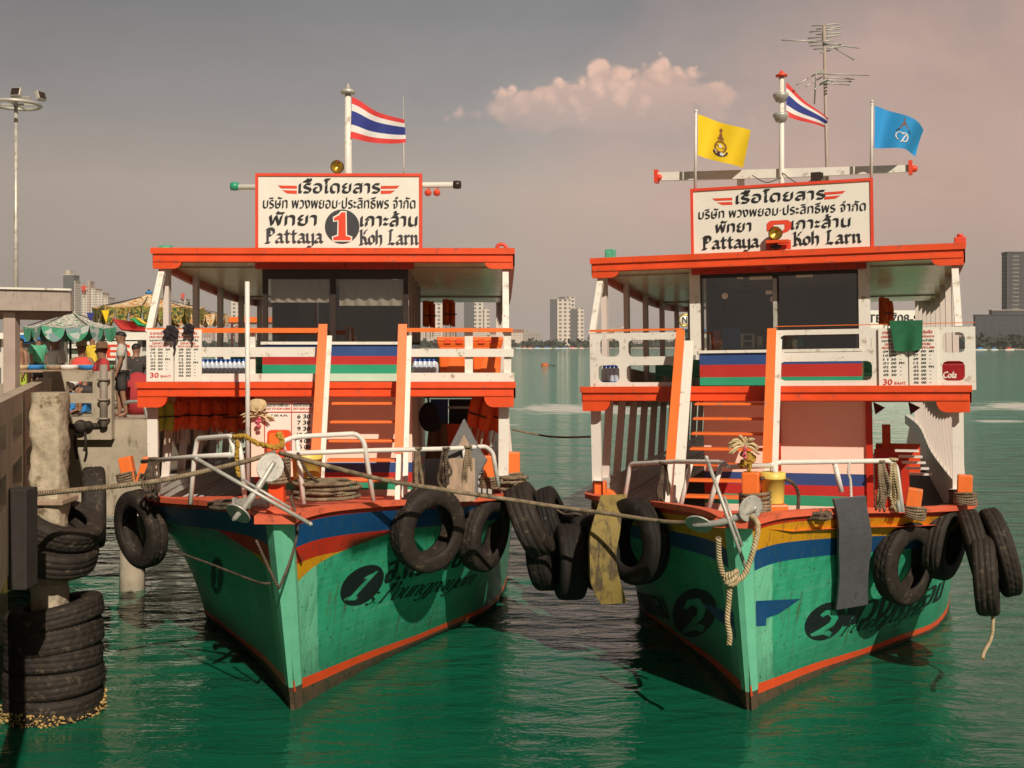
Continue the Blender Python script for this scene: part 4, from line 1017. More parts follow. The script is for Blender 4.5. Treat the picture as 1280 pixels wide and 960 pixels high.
def extra1(f, root, wheel, roof, deck, cab, hull):
    M = MATS
    # railing: left and right of the stair
    mb = MB(); ly = DF - .01
    for (x0, y0, x1, y1) in ((251, 434, 402, 446), (251, 467, 402, 477)): pbox(mb, f, x0, y0, x1, y1, ly, .05)
    for (x0, y0, x1, y1) in ((311, 416, 319, 478), (183, 416, 251, 478)): pbox(mb, f, x0, y0, x1, y1, ly + .048, .05)
    rail = mb.build('railing', M['white_paint'], root)
    mb = MB(); pbox(mb, f, 183, 410, 402, 416, ly - .03, .12); mb.build('handrail_cap', M['orange_paint'], rail)
    mb = MB()
    for (x0, y0, x1, y1) in ((509, 436, 642, 446), (509, 466, 643, 477)): pbox(mb, f, x0, y0, x1, y1, ly, .05)
    for (x0, y0, x1, y1) in ((581, 415, 591, 478), (630, 415, 639, 478)): pbox(mb, f, x0, y0, x1, y1, ly + .048, .05)
    rail2 = mb.build('railing', M['white_paint'], root)
    mb = MB(); pbox(mb, f, 509, 410, 641, 415, ly - .03, .12); mb.build('handrail_cap', M['orange_paint'], rail2)
    timetable(f, rail, (183, 412, 252, 477), ly - .045, 217.5)
    # second timetable and hatch on the cabin front
    TR = DF + .10
    mb = MB(); pbox(mb, f, 314, 499, 397, 596, TR + .004, .05); pn = mb.build('front_panel', M['pink_white'], cab)
    a = f.at(331, 600, TR); b = f.at(393, 502, TR)
    mb = MB(); mb.box2((a.x, TR - .02, f.at(331, 575, TR).z), (b.x, TR - .003, b.z)); tb = mb.build('notice_board', M['board_white'], cab)
    mb = MB()
    for x in (331, 364.5, 393): 
        q = f.at(x, 502, TR - .022); mb.box2((q.x - .006, TR - .026, f.at(331, 575, TR).z), (q.x + .006, TR - .0215, b.z))
    for y in (502, 515): 
        q = f.at(331, y, TR - .022); mb.box2((a.x, TR - .030, q.z - .006), (b.x, TR - .0265, q.z + .006))
    mb.build('ruled_line', M['red_ink'], tb)
    blk = []; red = []
    def fi(lst, t, x0, y0, x1, y1, nib=.006):
        p = f.at(x0, y1, TR); q = f.at(x1, y0, TR); lst.append(font_item(t, p.x, p.z, q.x - p.x, q.z - p.z, nib))
    fi(blk, 'ออกจากพัทยา', 334, 504, 362, 508); fi(red, 'GO TO KOH LARN', 334, 509.5, 363, 512); fi(blk, 'ออกจากเกาะ', 367, 504, 391, 508); fi(red, 'OUT KOH LARN', 367, 509.5, 391, 512)
    fi(blk, '7 00 A.M.', 339, 518, 360, 520.5)
    for i, r in enumerate(['6 30', '7 30', '9 30', '12 00', '14 00', '15 00']):
        fi(blk, r, 372, 518 + i * 7.6, 388, 523 + i * 7.6, .010)
    mf = lambda u, v, l: Vector((u, TR - .02 - l, v)); letters('black_lettering', M['black_ink'], tb, blk, mf); letters('red_lettering', M['red_ink'], tb, red, mf)
    p = f.at(349, 538, TR - .1)
    signboard(f, root, ((322, 308), (525, 308), (525, 219.5), (322, 219.5)), RF + .05, 1)
    # mast, cross bar, lamps
    b = f.at(435, 218, 3.95); t = f.at(435, 116, 3.95)
    mb = MB(); mb.tube([(b.x, 3.95, ZR), b, t], [.075, .07, .05], 12); mast = mb.build('mast', M['white_paint'], root)
    mb = MB(); mb.lathe([(.0, .0), (.11, .0), (.12, .05), (.05, .09), (.03, .13), (.018, .17), (0, .18)], 16, (t.x, 3.95, t.z - .02)); mb.build('mast_cap', M['galvanised'], mast)
    a = f.at(291, 234, 4.3); c = f.at(573, 231, 4.3); mb = MB(); mb.tube([a, c], .05, 10)
    for px in (335, 512):
        q = f.at(px, 233, 4.3); mb.box2((q.x - .04, 4.26, ZR), (q.x + .04, 4.34, q.z)); 
    bar_ = mb.build('cross_bar', M['white_paint'], root)
    for (px, py, m) in ((293, 233, 'cabin_green'), (571, 231, 'dark_frame')):
        q = f.at(px, py, 4.3); mb = MB(); mb.lathe([(0, -.06), (.065, -.06), (.075, 0), (.065, .07), (0, .08)], 12, q, Matrix.Rotation(R(90), 3, 'Y')); mb.build('end_lamp', M[m], bar_)
    for px in (535, 546):
        q = f.at(px, 241, 4.3); mb = MB(); mb.lathe([(0, -.05), (.05, -.05), (.062, 0), (.05, .05), (0, .06)], 12, q, Matrix.Rotation(R(80), 3, 'X')); mb.tube([q, q + Vector((.03, .02, .12))], .012, 6); mb.build('signal_lamp', M['letter_red'], bar_)
    a = f.at(505, 220, 4.2); c = f.at(504, 118, 4.2); mb = MB(); mb.tube([(a.x, 4.2, ZR), a, c], [.02, .016, .006], 6); mb.build('whip_aerial', M['galvanised'], root)
    searchlight(f, root, 422, 209, 3.75, .105)
    # white staff on the bow
    a = f.at(310, 606, 1.2); c = f.at(309, 352, 1.2); mb = MB(); mb.tube([a, c], .033, 10); mb.build('bow_staff', M['rail_white'], root)
    # roof corner fittings
    q = f.at(207, 310, RF + .2); mb = MB(); mb.lathe([(0, 0), (.11, 0), (.11, .06), (.06, .10), (0, .11)], 12, (q.x, RF + .2, ZR)); mb.box((q.x, RF + .2, ZR + .05), (.2, .1, .1)); mb.build('corner_lamp', M['mint'], root)
    q = f.at(627, 310, RF + .2); mb = MB(); mb.tube([(q.x + .08 * math.cos(k * math.pi / 8), RF + .2, ZR + .05 + .08 * math.sin(k * math.pi / 8)) for k in range(16)], .03, 6, 0, False, True); mb.box((q.x + .05, RF + .25, ZR + .03), (.18, .1, .08)); mb.build('corner_lamp', M['letter_red'], root)
    # bow rails
    pipes(f, 'bow_rail', [[(178, 577, 2.3), (240, 571, 1.1), (296, 568, .25)], [(238, 630, 1.1), (243, 571, 1.1), (247, 548, 1.05), (288, 545, .4), (298, 552, .3), (302, 572, .25), (306, 625, .25)], [(288, 546, .42), (293, 568, .3)],
        [(357, 567, .1), (470, 563, .75), (560, 561, 1.55), (607, 558, 2.0), (616, 566, 2.1), (623, 607, 2.15)], [(357, 567, .1), (351, 553, .1), (368, 546, .2), (445, 542, .6), (455, 552, .65), (467, 628, .7)], [(371, 546, .25), (374, 575, .25), (380, 630, .25)], [(580, 562, 1.75), (588, 613, 1.75)]], .034, 'rail_white', root)
    for (px, py, ly, h, tl) in ((160, 604, 3.1, .42, -.2), (183, 606, 2.75, .42, .3), (612, 610, 2.6, .5, 0), (642, 604, 3.2, .5, 0)): bollard(f, root, px, py, ly, h, .2, tl)
    # samson post with roller
    b = f.at(345, 640, -.1); mb = MB(); mb.box2((b.x - .10, -.13, b.z - .05), (b.x + .10, .06, b.z + .80)); o = mb.build('samson_post', M['red_orange'], root, bevel=.02)
    mb = MB()
    for k in range(9):
        z = b.z + .40 + .035 * k; mb.tube([Vector((b.x + math.cos(a) * .16, -.035 + math.sin(a) * .18, z + .012 * math.sin(a + k))) for a in [2 * math.pi * i / 18 for i in range(18)]], .022, 6, 0, False, True)
    mb.build('rope_wrap', M['rope_tan'], o)
    a = f.at(295, 630, -.35); c = f.at(335, 630, -.35); mb = MB(); mb.tube([a, c], .075, 14); mb.box(a + Vector((-.02, 0, -.06)), (.03, .12, .28)); mb.box(c + Vector((.02, 0, -.06)), (.03, .12, .28)); mb.build('anchor_roller', M['galvanised'], root)
    # right side of the lower deck: bulkheads and bench
    mb = MB(); pbox(mb, f, 538, 499, 560, 560, 6.4, .05); mb.build('blue_panel', M['cabin_blue'], root)
    mb = MB(); pbox(mb, f, 561, 499, 590, 532, 6.5, .05); pbox(mb, f, 592, 499, 612, 532, 6.5, .05); mb.build('dark_panel', M['dark_inside'], root)
    mb = MB(); pbox(mb, f, 555, 530, 612, 542, 6.2, .06); pbox(mb, f, 556, 542, 612, 580, 6.26, .04); mb.build('bulkhead', M['red_orange'], root)
    mb = MB(); pbox(mb, f, 560, 508, 607, 511, 6.1, .03); mb.build('grab_rail', M['galvanised'], root)
    side_bench(f, root)
    # hanging straps of rope and rolled mat on the left posts
def side_bench(f, root, sides=(1, -1)):
    for side in sides:
        mb = MB()
        for k in range(5):
            mb.grid(lambda u, v: Vector((side * (f.gun(4.6 + u * 3).x - .32 - .10 * k - .07 * v), f.gun(4.6 + u * 3).y, 2.15 - .02 * k)), 10, 1, 0, False)
        for k in range(3): mb.grid(lambda u, v: Vector((side * (f.gun(4.6 + u * 3).x - .27), f.gun(4.6 + u * 3).y, 2.24 + .12 * k + .08 * v)), 10, 1, 0, False)
        mb.build('side_bench', MATS['slat_white'], root, fix=False)
def searchlight(f, root, px, py, ly, r):
    c = f.at(px, py, ly); mb = MB()
    rot = Matrix.Rotation(R(90), 3, 'X')
    mb.lathe([(0, -.10), (r * .6, -.09), (r, .0), (r * 1.06, .03), (r * 1.06, .05), (r * .92, .05)], 20, c, rot)
    mb.tube([c + Vector((0, .03, -r)), c + Vector((0, .03, -r - .16))], .03, 8); mb.box(c + Vector((0, .03, -r - .10)), (.17, .08, .05))
    o = mb.build('searchlight', MATS['dark_frame'], root)
    mb = MB(); mb.lathe([(r * .93, .05), (r * .6, .02), (0, -.0)], 20, c, rot); mb.build('lens', MATS['brass'], o)
    return o

# =================== ferry two
def hull_marks2(f):
    out = []
    M = MATS
    for side, (p0, p1, p2) in ((1, ((997, 801), (1047, 801), (1015, 751))), (-1, ((841, 796), (889, 796), (841, 741)))):
        mf = f.arcmap(p0, p1, p2, side)
        sh = 0 if side > 0 else .15
        ov = ellipse(.5, .5, .47, .50, 36, 0); inn = ellipse(.5, .5, .43, .455, 36, 0)
        two = [(.40, .80), (.30, .66), (.38, .60), (.48, .68), (.60, .60), (.60, .48), (.42, .30), (.22, .16), (.30, .10), (.55, .16), (.74, .10), (.78, .22), (.66, .28), (.55, .24), (.74, .40), (.78, .62), (.62, .80)]
        sw = lambda q: (q[0] - sh * (q[1] - .5), q[1])
        vs, fs = plate([sw(q) for q in ov], [[sw(q) for q in two]], 0.0)
        out.append((mf, [([(v.x, v.y, 0) for v in vs], fs)], 'hull_ink', 'hull_number'))
    mf2 = f.arcmap((1055, 783), (1178, 746), (1060, 752), 1)
    out.append((mf2, [font_item('พวงพยอม', 0, 0, 1, .9, .024, .6, .35)], 'hull_ink', 'hull_lettering'))
    mf3 = f.arcmap((1048, 795), (1150, 768), (1053, 775), 1)
    out.append((mf3, [gothic_item('Poungpayom', 0, 0, 1, .62, .036, .9, .10)], 'hull_ink', 'hull_lettering'))
    mf5 = f.arcmap((785, 765), (838, 775), (783, 737), -1)
    out.append((mf5, [font_item('พวงพยอม', 0, 0, 1, .9, .024, .6, -.3)], 'hull_ink', 'hull_lettering'))
    mf6 = f.arcmap((944, 783), (996, 783), (944, 748), 1)
    out.append((mf6, [poly_item([(.02, .02), (.02, .92), (.98, 1.05), (.62, .52), (.34, .36), (.33, .08)])], 'hull_blue', 'painted_patch'))
    mf7 = f.arcmap((925, 795), (880, 790), (925, 752), -1)
    out.append((mf7, [poly_item([(.05, .0), (.05, .75), (.45, .85), (1.0, 1.05), (.62, .5), (.30, .35), (.27, .0)])], 'hull_blue', 'painted_patch'))
    return out
def extra2(f, root, wheel, roof, deck, cab, hull):
    M = MATS; ly = DF - .01
    def panel(name, rect, holes, lyy=ly):
        a = f.at(rect[0], rect[3], lyy); b = f.at(rect[2], rect[1], lyy)
        def loc(x, y): q = f.at(x, y, lyy); return (q.x, q.z)
        ho = []
        for h in holes:
            p = f.at(h[0], h[3], lyy); q = f.at(h[2], h[1], lyy); ho.append(chamfer(p.x, p.z, q.x, q.z, h[4]))
        vs, fs = plate(rect_pts(a.x, a.z, b.x, b.z), ho, .045)
        mb = MB(); mb.add([(v.x, lyy + .0225 + v.z, v.y) for v in vs], fs); return mb.build(name, M['white_paint'], root)
    r1 = panel('railing', (738, 415, 852, 489), [(750, 423, 774, 446, .07), (785, 424, 846, 446, .07), (748, 456, 774, 478, .07), (783, 456, 843, 478, .07)])
    r2 = panel('railing', (968, 408, 1219, 488), [(975, 417, 1089, 441, .07), (975, 451, 1090, 476, .07), (1178, 415, 1206, 441, .07), (1178, 451, 1206, 476, .07)])
    mb = MB(); pbox(mb, f, 737, 410, 852, 415, ly - .03, .12); mb.build('handrail_cap', M['orange_paint'], r1)
    mb = MB(); pbox(mb, f, 970, 402.5, 1219, 408.5, ly - .03, .12); mb.build('handrail_cap', M['orange_paint'], r2)
    timetable(f, r2, (1099, 409, 1171, 487), ly - .045, 1135)
    signboard(f, root, ((866, 309), (1089, 304), (1089, 228), (866, 236)), RF + .05, 2)
    # mast
    b = f.at(977, 226, 4.1); t = f.at(977, 96, 4.1); mb = MB(); mb.tube([(b.x, 4.1, ZR), b, t], [.05, .045, .04], 12); mast = mb.build('mast', M['white_paint'], root)
    mb = MB(); mb.lathe([(0, 0), (.09, 0), (.10, .03), (.04, .06), (.02, .10), (0, .11)], 16, (t.x, 4.1, t.z)); mb.build('mast_cap', M['letter_red'], mast)
    for py in (122, 147):
        q = f.at(976, py, 4.1); mb = MB(); mb.lathe([(0, .08), (.12, .07), (.13, .03), (.08, -.07), (0, -.08)], 14, q); mb.build('mast_lamp', M['galvanised'], mast)
    # cross beam
    a = f.at(820, 219, 4.2); c = f.at(1142, 211, 4.2); mb = MB()
    mb.prism([(a.x, 4.15, a.z - .10), (a.x, 4.15, a.z + .04), (c.x, 4.15, c.z + .06), (c.x, 4.15, c.z - .05), ((a.x + c.x) / 2, 4.15, (a.z + c.z) / 2 - .10)], (0, .10, 0))
    for px in (925, 1027): 
        q = f.at(px, 214, 4.2); mb.box2((q.x - .06, 4.26, ZR), (q.x + .06, 4.34, q.z + .03))
    bar_ = mb.build('cross_beam', M['white_paint'], root)
    for (px, py) in ((821, 221), (1138, 210)):
        q = f.at(px, py, 4.2); mb = MB(); mb.box(q + Vector((0, -.02, 0)), (.06, .18, .22)); mb.ball(q + Vector((.05, -.03, -.02)), .06); mb.build('end_lamp', M['letter_red'], bar_)
    q = f.at(1020, 222, 4.0); mb = MB(); mb.box(q, (.16, .14, .16)); mb.box(q + Vector((.10, 0, .02)), (.03, .1, .1)); mb.build('horn_box', M['dark_frame'], bar_)
    # tv aerial mast with two aerials
    a = f.at(1034, 226, 4.35); c = f.at(1030, 32, 4.35); mb = MB(); mb.tube([(a.x, 4.35, ZR), a, c], .028, 8)
    am = mb.build('aerial_mast', M['post_brown'], root)
    mb = MB(); up = f.at(1030, 36, 4.35); s = c_scale(f, up); 
    def el(cx, cy, half, ang, tl=0, r=.012):
        q = f.at(cx, cy, 4.35); d = Vector((math.cos(ang) * half, math.sin(ang) * half * .6, tl * half)); mb.tube([q - d, q + d], r, 5)
    b0 = f.at(1026, 50, 4.35); b1 = f.at(1044, 33, 4.35); mb.tube([b0, b1 + Vector((0, .5, 0))], .012, 6)
    b2 = f.at(1027, 34, 4.35); mb.tube([b2, b2 + Vector((.02, .02, -.28))], .012, 6)
    for i, (x, y, l) in enumerate(((1032, 31, .22), (1036, 35, .20), (1030, 38, .24), (1036, 42, .20), (1030, 46, .26), (1026, 52, .20), (1032, 56, .26), (1034, 60, .22))): el(x, y, l, .15 - .1 * (i % 3))
    for (x0, y0, x1, y1) in ((977, 50, 1030, 52), (1030, 54, 1074, 60), (1030, 52, 1068, 75), (1026, 66, 1040, 62)): mb.tube([f.at(x0, y0, 4.3), f.at(x1, y1, 4.5)], .013, 5)
    mb.build('upper_aerial', M['galvanised'], am)
    mb = MB()
    for (x0, y0, x1, y1) in ((996, 106, 1026, 89), (1008, 108, 1028, 96), (1018, 112, 1030, 102), (1024, 92, 1086, 94), (1030, 97, 1068, 99), (1034, 100, 1064, 102), (1034, 104, 1062, 106), (1020, 92, 1018, 130)): mb.tube([f.at(x0, y0, 4.1), f.at(x1, y1, 4.5)], .013, 5)
    q = f.at(1024, 90, 4.3); mb.box(q, (.14, .1, .06)); q = f.at(1033, 103, 4.35); mb.box(q, (.2, .12, .05))
    mb.build('lower_aerial', M['galvanised'], am)
    mb = MB()
    for (p0, p1, p2) in (((978, 216), (1000, 230), (1020, 222)), ((940, 219), (958, 228), (976, 222))): mb.tube(smoothcurve([f.at(*p0, 4.05), f.at(*p1, 4.0), f.at(*p2, 4.05)]), .008, 5)
    mb.build('wire', M['dark_frame'], root)
    for (x, y0, y1) in ((869, 238, 139), (1089, 229, 127)):
        a = f.at(x, y0, RF + .12); c = f.at(x + 1, y1, RF + .12); mb = MB(); mb.tube([a, c], [.026, .02], 8); mb.ball(c, .03, 8, 6); mb.build('flagpole', M['rail_white'], root)
    searchlight(f, root, 969.5, 292, RF - .10, .105)
    mb = MB(); pbox(mb, f, 957, 299, 986, 304, RF - .2, .18); mb.build('lamp_base', M['red_orange'], root)
    q = f.at(763, 313, RF + .2); mb = MB(); mb.box((q.x, RF + .2, ZR + .10), (.17, .14, .20)); mb.box((q.x - .03, RF + .12, ZR + .10), (.09, .03, .12)); mb.build('corner_lamp', M['mint'], root, bevel=.015)
    q = f.at(1200, 302, RF + .2); mb = MB(); mb.box((q.x, RF + .2, ZR + .07), (.17, .14, .16)); mb.tube([(q.x, RF + .2, ZR + .15), (q.x, RF + .2, ZR + .2)], .05, 8); mb.build('corner_lamp', M['letter_red'], root, bevel=.015)
    # bow rails
    pipes(f, 'bow_rail', [[(778, 642, 2.0), (788, 580, 2.0), (845, 577, 1.2), (905, 578, .25), (908, 584, .2), (965, 582, .05), (972, 578, .05), (1045, 577, .75), (1112, 576, 1.35), (1120, 582, 1.42), (1128, 640, 1.42)], [(902, 580, .3), (884, 642, .3)], [(968, 580, .05), (976, 655, .05)], [(1043, 578, .75), (1052, 615, .75)], [(1113, 578, 1.38), (1124, 640, 1.38)], [(864, 578, 1.0), (848, 644, 1.0)]], .034, 'rail_white', root)
    for (px, py, ly_, h, tl) in ((752, 640, 2.9, .5, -.1), (761, 640, 2.3, .34, .5), (1142, 648, 1.7, .42, .15), (1206, 630, 2.5, .42, .05)): bollard(f, root, px, py, ly_, h, .2, tl)
    b = f.at(939, 660, -.1); mb = MB(); mb.box2((b.x - .11, -.15, b.z - .05), (b.x + .11, .05, b.z + .72)); o = mb.build('samson_post', M['orange_paint'], root, bevel=.02)
    mb = MB()
    for k in range(9):
        z = b.z + .08 + .045 * k; mb.tube([Vector((b.x + .05 + math.cos(a) * .19, -.05 + math.sin(a) * .18, z + .015 * math.sin(a + k))) for a in [2 * math.pi * i / 18 for i in range(18)]], .024, 6, 0, False, True)
    mb.build('rope_wrap', M['rope_tan'], o)
    # lower deck seen through the right passage
    for (x0, y0, x1, y1, o_, th) in ((1084, 500, 1090, 640, .05, .08), (967, 497, 975, 588, .06, .05)):
        mb = MB(); pbox(mb, f, x0, y0, x1, y1, TR - o_, th); mb.build('door_post', M['hull_red'], cab)
    mb = MB(); pbox(mb, f, 1103, 531, 1113, 575, 5.4, .12); pbox(mb, f, 1095, 555, 1150, 590, 5.55, .05); mb.build('engine_hatch', M['red_orange'], root)
    mb = MB(); pbox(mb, f, 1094, 562, 1136, 645, 4.2, .05); mb.build('bulkhead', M['hull_red'], root)
    side_bench(f, root, (-1,))
    # things glued to or lying behind the windscreen
    mb = MB(); pbox(mb, f, 903, 410, 926, 436, WH + .3, .2); mb.build('blue_crate', M['blue_plastic'], wheel)
    mb = MB()
    pbox(mb, f, 926, 417, 929, 435, WH + .25, .15); pbox(mb, f, 940, 417, 943, 435, WH + .25, .15)
    for y in (417, 425, 433): pbox(mb, f, 929, y, 940, y + 2, WH + .25, .15)
    mb.build('drawer_rack', M['board_white'], wheel)
    q = f.at(950, 435, WH + .3); mb = MB(); mb.lathe([(0, 0), (.045, 0), (.055, .2), (.04, .2)], 12, q); mb.build('cup', M['shirt_white'], wheel)
    q = f.at(897, 434, WH + .3); mb = MB(); mb.ball(q + Vector((0, 0, .10)), .10, sc=(1, .7, 1)); mb.ball(q + Vector((0, 0, .24)), .06); mb.build('doll', M['vest_red'], wheel)
    q = f.at(998, 432, WH + .35); mb = MB(); pbox(mb, f, 984, 424, 1004, 434, WH + .3, .2); mb.build('green_box', M['cabin_green'], wheel)

F1 = make_ferry(dict(n=1, name='passenger_ferry', label='green wooden ferry with a red figure 1 in a dark disc on its roof sign', stem=(-2.855, 14.3), yaw=R(-.8), heel=0, dz=0,
    strakes=strakes1, deck_drop=.05, hull_marks=hull_marks1, extra=extra1, wx=(-1.28, 1.17), tpx=(318, 515), typ=(450, (578, 590.5, 603, 612)), sill=4.77,
    stripes=[(4.765, 4.575, 0), (4.575, 4.43, 1), (4.43, 4.28, 2), (4.28, 4.153, 3)], frame_w=.085, head=.16, mullion=-.10,
    stickers=[(429, 336, 461, 345, 'mint')], disc_stickers=[(494, 343.5, 7)], curtains=[(338, 346, 416, 378), (424, 346, 511, 382)],
    spx=(405, 504), sw=(.075, .075), risers=6, zfoot=2.50, run=1.12, stair_top=5.06, orange_end=3.15, saw=False))
F2 = make_ferry(dict(n=2, name='passenger_ferry', label='green wooden ferry with a plain red figure 2 and three flags over its roof sign', stem=(3.095, 14.3), yaw=R(18.5), heel=R(.9), dz=-.06,
    strakes=strakes2, deck_drop=.24, hull_marks=hull_marks2, extra=extra2, wx=(-1.22, 1.40), tpx=(880, 1086), typ=(1030, (592, 607, 620, 633)), sill=4.70,
    stripes=[(4.695, 4.50, 0), (4.50, 4.29, 1), (4.29, 4.153, 2)], frame_w=.05, head=.06, mullion=.06,
    stickers=[(921, 341, 929, 349, 'board_white'), (937, 340, 969, 350, 'board_white'), (995, 339, 1016, 347, 'board_white'), (957, 363, 967, 368, 'board_white')], disc_stickers=[(906, 370, 4), (967, 374, 4.5)], curtains=[],
    spx=(852, 965.5), sw=(.15, .085), risers=9, zfoot=2.20, run=1.75, stair_top=5.05, orange_end=3.12, saw=True))

# ------------------------------------------------------------------ the sea
mb = MB(); mb.add([(-7000, -60, 0), (7000, -60, 0), (7000, 12000, 0), (-7000, 12000, 0)], [(0, 1, 2, 3)]); mb.build('sea_water', MATS['sea_water'], kind='structure')
M = MATS

# ------------------------------------------------------------------ tyres
def tyre_mesh(Rr, W, tread=True, seg=60):
    """car tyre round the local z axis: rounded shoulders, tread blocks, open inside"""
    hw_ = W / 2; ri = Rr * .58
    prof = [(ri, -hw_ * .72), (ri * 1.03, -hw_ * .92), (lerp(ri, Rr, .35), -hw_ * 1.0), (lerp(ri, Rr, .72), -hw_ * .97), (Rr * .955, -hw_ * .86), (Rr * .985, -hw_ * .70),
            (Rr, -hw_ * .5), (Rr * .985, -hw_ * .46), (Rr * 1.0, -hw_ * .42), (Rr * 1.005, -hw_ * .1), (Rr * .988, -hw_ * .05), (Rr * .988, hw_ * .05), (Rr * 1.005, hw_ * .1),
            (Rr * 1.0, hw_ * .42), (Rr * .985, hw_ * .46), (Rr, hw_ * .5), (Rr * .985, hw_ * .70), (Rr * .955, hw_ * .86), (lerp(ri, Rr, .72), hw_ * .97), (lerp(ri, Rr, .35), hw_ * 1.0), (ri * 1.03, hw_ * .92), (ri, hw_ * .72),
            (lerp(ri, Rr, .30), hw_ * .70), (lerp(ri, Rr, .70), hw_ * .60), (Rr * .93, hw_ * .4), (Rr * .93, -hw_ * .4), (lerp(ri, Rr, .70), -hw_ * .60), (lerp(ri, Rr, .30), -hw_ * .70), (ri, -hw_ * .72)]
    sh = {4, 5, 6, 15, 16, 17}; mid = {8, 9, 12, 13}
    def mod(k, i):
        if not tread: return 0
        if i in sh: return -.022 * Rr if k % 2 else 0.004
        if i in mid: return -.014 * Rr if (k // 2 + (i > 10)) % 2 else 0
        return 0
    m = MB(); m.lathe(prof, seg * 2, mod=mod); return m
TY = {}
HUG = {}
def tyre(px, py, Y, Rr, W, az, tilt, label, group='old tyres hung as fenders', mat_='rubber', tread=True, p=None, roll=0, hug=None):
    key = (round(Rr, 2), round(W, 2), tread, mat_)
    c = P(px, py, Y) if p is None else Vector(p)
    if hug:          # lies against the flare of the hull
        f, side = hug; t, z = f.hit(px, py, side); c = P(px, py, f.W(f.surf(t, z, side)).y - .40); tilt = -6
    ax = Vector((math.sin(R(az)) * math.cos(R(tilt)), -math.cos(R(az)) * math.cos(R(tilt)), math.sin(R(tilt))))
    if key not in TY:
        o = tyre_mesh(Rr, W, tread).build('tyre', M[mat_]); TY[key] = o
    else:
        o = TY[key].copy(); COL.objects.link(o)
    o.rotation_euler = (ax.to_track_quat('Z', 'Y') @ Quaternion((0, 0, 1), R(roll + random.uniform(0, 40)))).to_euler(); o.location = c
    o.scale = (random.uniform(.94, 1.03), random.uniform(.96, 1.05), random.uniform(.85, 1.12))
    return tag(o, label, 'tyre', group)
S1, S2 = 'tyres hung along the first ferry', 'tyres hung along the second ferry'
tyre(535, 661, 15.15, .60, .34, 42, 2, 'worn black tyre with chunky block tread, hung beside the figure 1 painted on the hull', S1, hug=(F1, 1))
tyre(606, 666, 15.95, .60, .32, 62, 0, 'narrow looking black tyre hung second from the bow behind the chunky tread tyre', S1, roll=20, hug=(F1, 1))
tyre(663, 650, 16.9, .60, .46, 84, 24, 'broad smooth tyre leaning outward near the middle gap, lit on its worn tread', S1, tread=False)
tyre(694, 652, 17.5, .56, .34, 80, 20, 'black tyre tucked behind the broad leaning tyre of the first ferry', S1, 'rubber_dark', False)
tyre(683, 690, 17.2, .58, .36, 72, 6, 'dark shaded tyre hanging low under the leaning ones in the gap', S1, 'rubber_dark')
tyre(176, 661, 14.9, .60, .36, -40, 0, 'upright black tyre hung on the shaded bow next to the pier', S1, roll=8, hug=(F1, -1))
tyre(117, 634, 16.2, .62, .34, -68, 0, 'tyre seen on its zigzag tread, squeezed between pile and bow', S1)
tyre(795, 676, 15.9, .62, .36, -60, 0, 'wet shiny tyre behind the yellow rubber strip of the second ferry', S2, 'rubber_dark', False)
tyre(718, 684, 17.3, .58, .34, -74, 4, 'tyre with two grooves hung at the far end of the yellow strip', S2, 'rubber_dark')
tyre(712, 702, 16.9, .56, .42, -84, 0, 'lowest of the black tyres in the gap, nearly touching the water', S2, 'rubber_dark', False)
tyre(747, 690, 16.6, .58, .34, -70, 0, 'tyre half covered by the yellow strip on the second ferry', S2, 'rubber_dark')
tyre(1131, 703, 14.35, .60, .32, 36, 2, 'clean edged tyre hung next to the grey rubber flap, hull showing through its hole', S2, roll=4, hug=(F2, 1))
tyre(1181, 677, 14.95, .56, .34, 48, 0, 'smooth tyre hung third along the bright flank, right of the flap and notched tyre', S2, tread=False, hug=(F2, 1))
tyre(1222, 689, 15.5, .58, .30, 72, 14, 'tyre lashed by a steel bar in the cluster at the right edge', S2, tread=False)
tyre(1250, 690, 15.35, .60, .28, 78, 14, 'outermost tyre of the right hand cluster with notched shoulder', S2)
tyre(1232, 718, 15.15, .54, .30, 66, 4, 'low hanging tyre under the right hand cluster with a rope below it', S2, tread=False)

# concrete pile with its tyres
PX, PY = -6.02, 14.30
mb = MB()
secs = 10
for k in range(13):
    z = lerp(4.15, -.6, k / 12)
n0 = 12
def pile_pt(u, v):
    a = 2 * math.pi * u; z = lerp(-.6, 4.14, v); r = .205 + .012 * math.sin(z * 9 + a * 3) + .010 * math.sin(z * 23 + a * 5)
    c = max(abs(math.cos(a)), abs(math.sin(a))); r = r * lerp(1, 1 / c, .55)
    return Vector((PX + r * math.cos(a), PY + r * math.sin(a), z))
mb.grid(pile_pt, 40, 60, 0)
top = [pile_pt(k / 40, 1) for k in range(40)]; mb.add(top, [tuple(range(40))])
pl = mb.build('mooring_pile', M['pile_concrete']); tag(pl, 'rough square concrete pile standing in the water before the pier', 'pile')
mb = MB(); mb.box((PX, PY, 2.74), (.54, .54, .07)); mb.build('collar', M['plank_wood'], pl, bevel=.01)
mb = MB(); mb.box((PX, PY, 1.72), (.50, .50, .09)); mb.build('collar', M['plank_wood'], pl, bevel=.01)
SG = 'tyres threaded on the concrete pile'
stack = [(.16, -3, 3, 'lowest tyre on the pile, crusted with golden barnacles at the waterline'), (.45, 2, -2, 'second tyre up from the water on the pile stack'), (.73, 4, 4, 'middle tyre of the five stacked low on the pile'), (1.00, 6, 2, 'fourth tyre up in the low stack on the pile'), (1.28, 9, 5, 'top tyre of the low pile stack, its open rim showing')]
low_tyre = None
for i, (z, tl, t2, lb) in enumerate(stack):
    o = tyre(0, 0, 0, .64 - .01 * i, .33, 0, 0, lb, SG, 'rubber' if i else 'rubber', True, p=(PX + .10 + random.uniform(-.03, .03), PY - .06, z))
    o.rotation_euler = (R(-tl), R(t2), R(30 * i))
    if i == 0: low_tyre = o
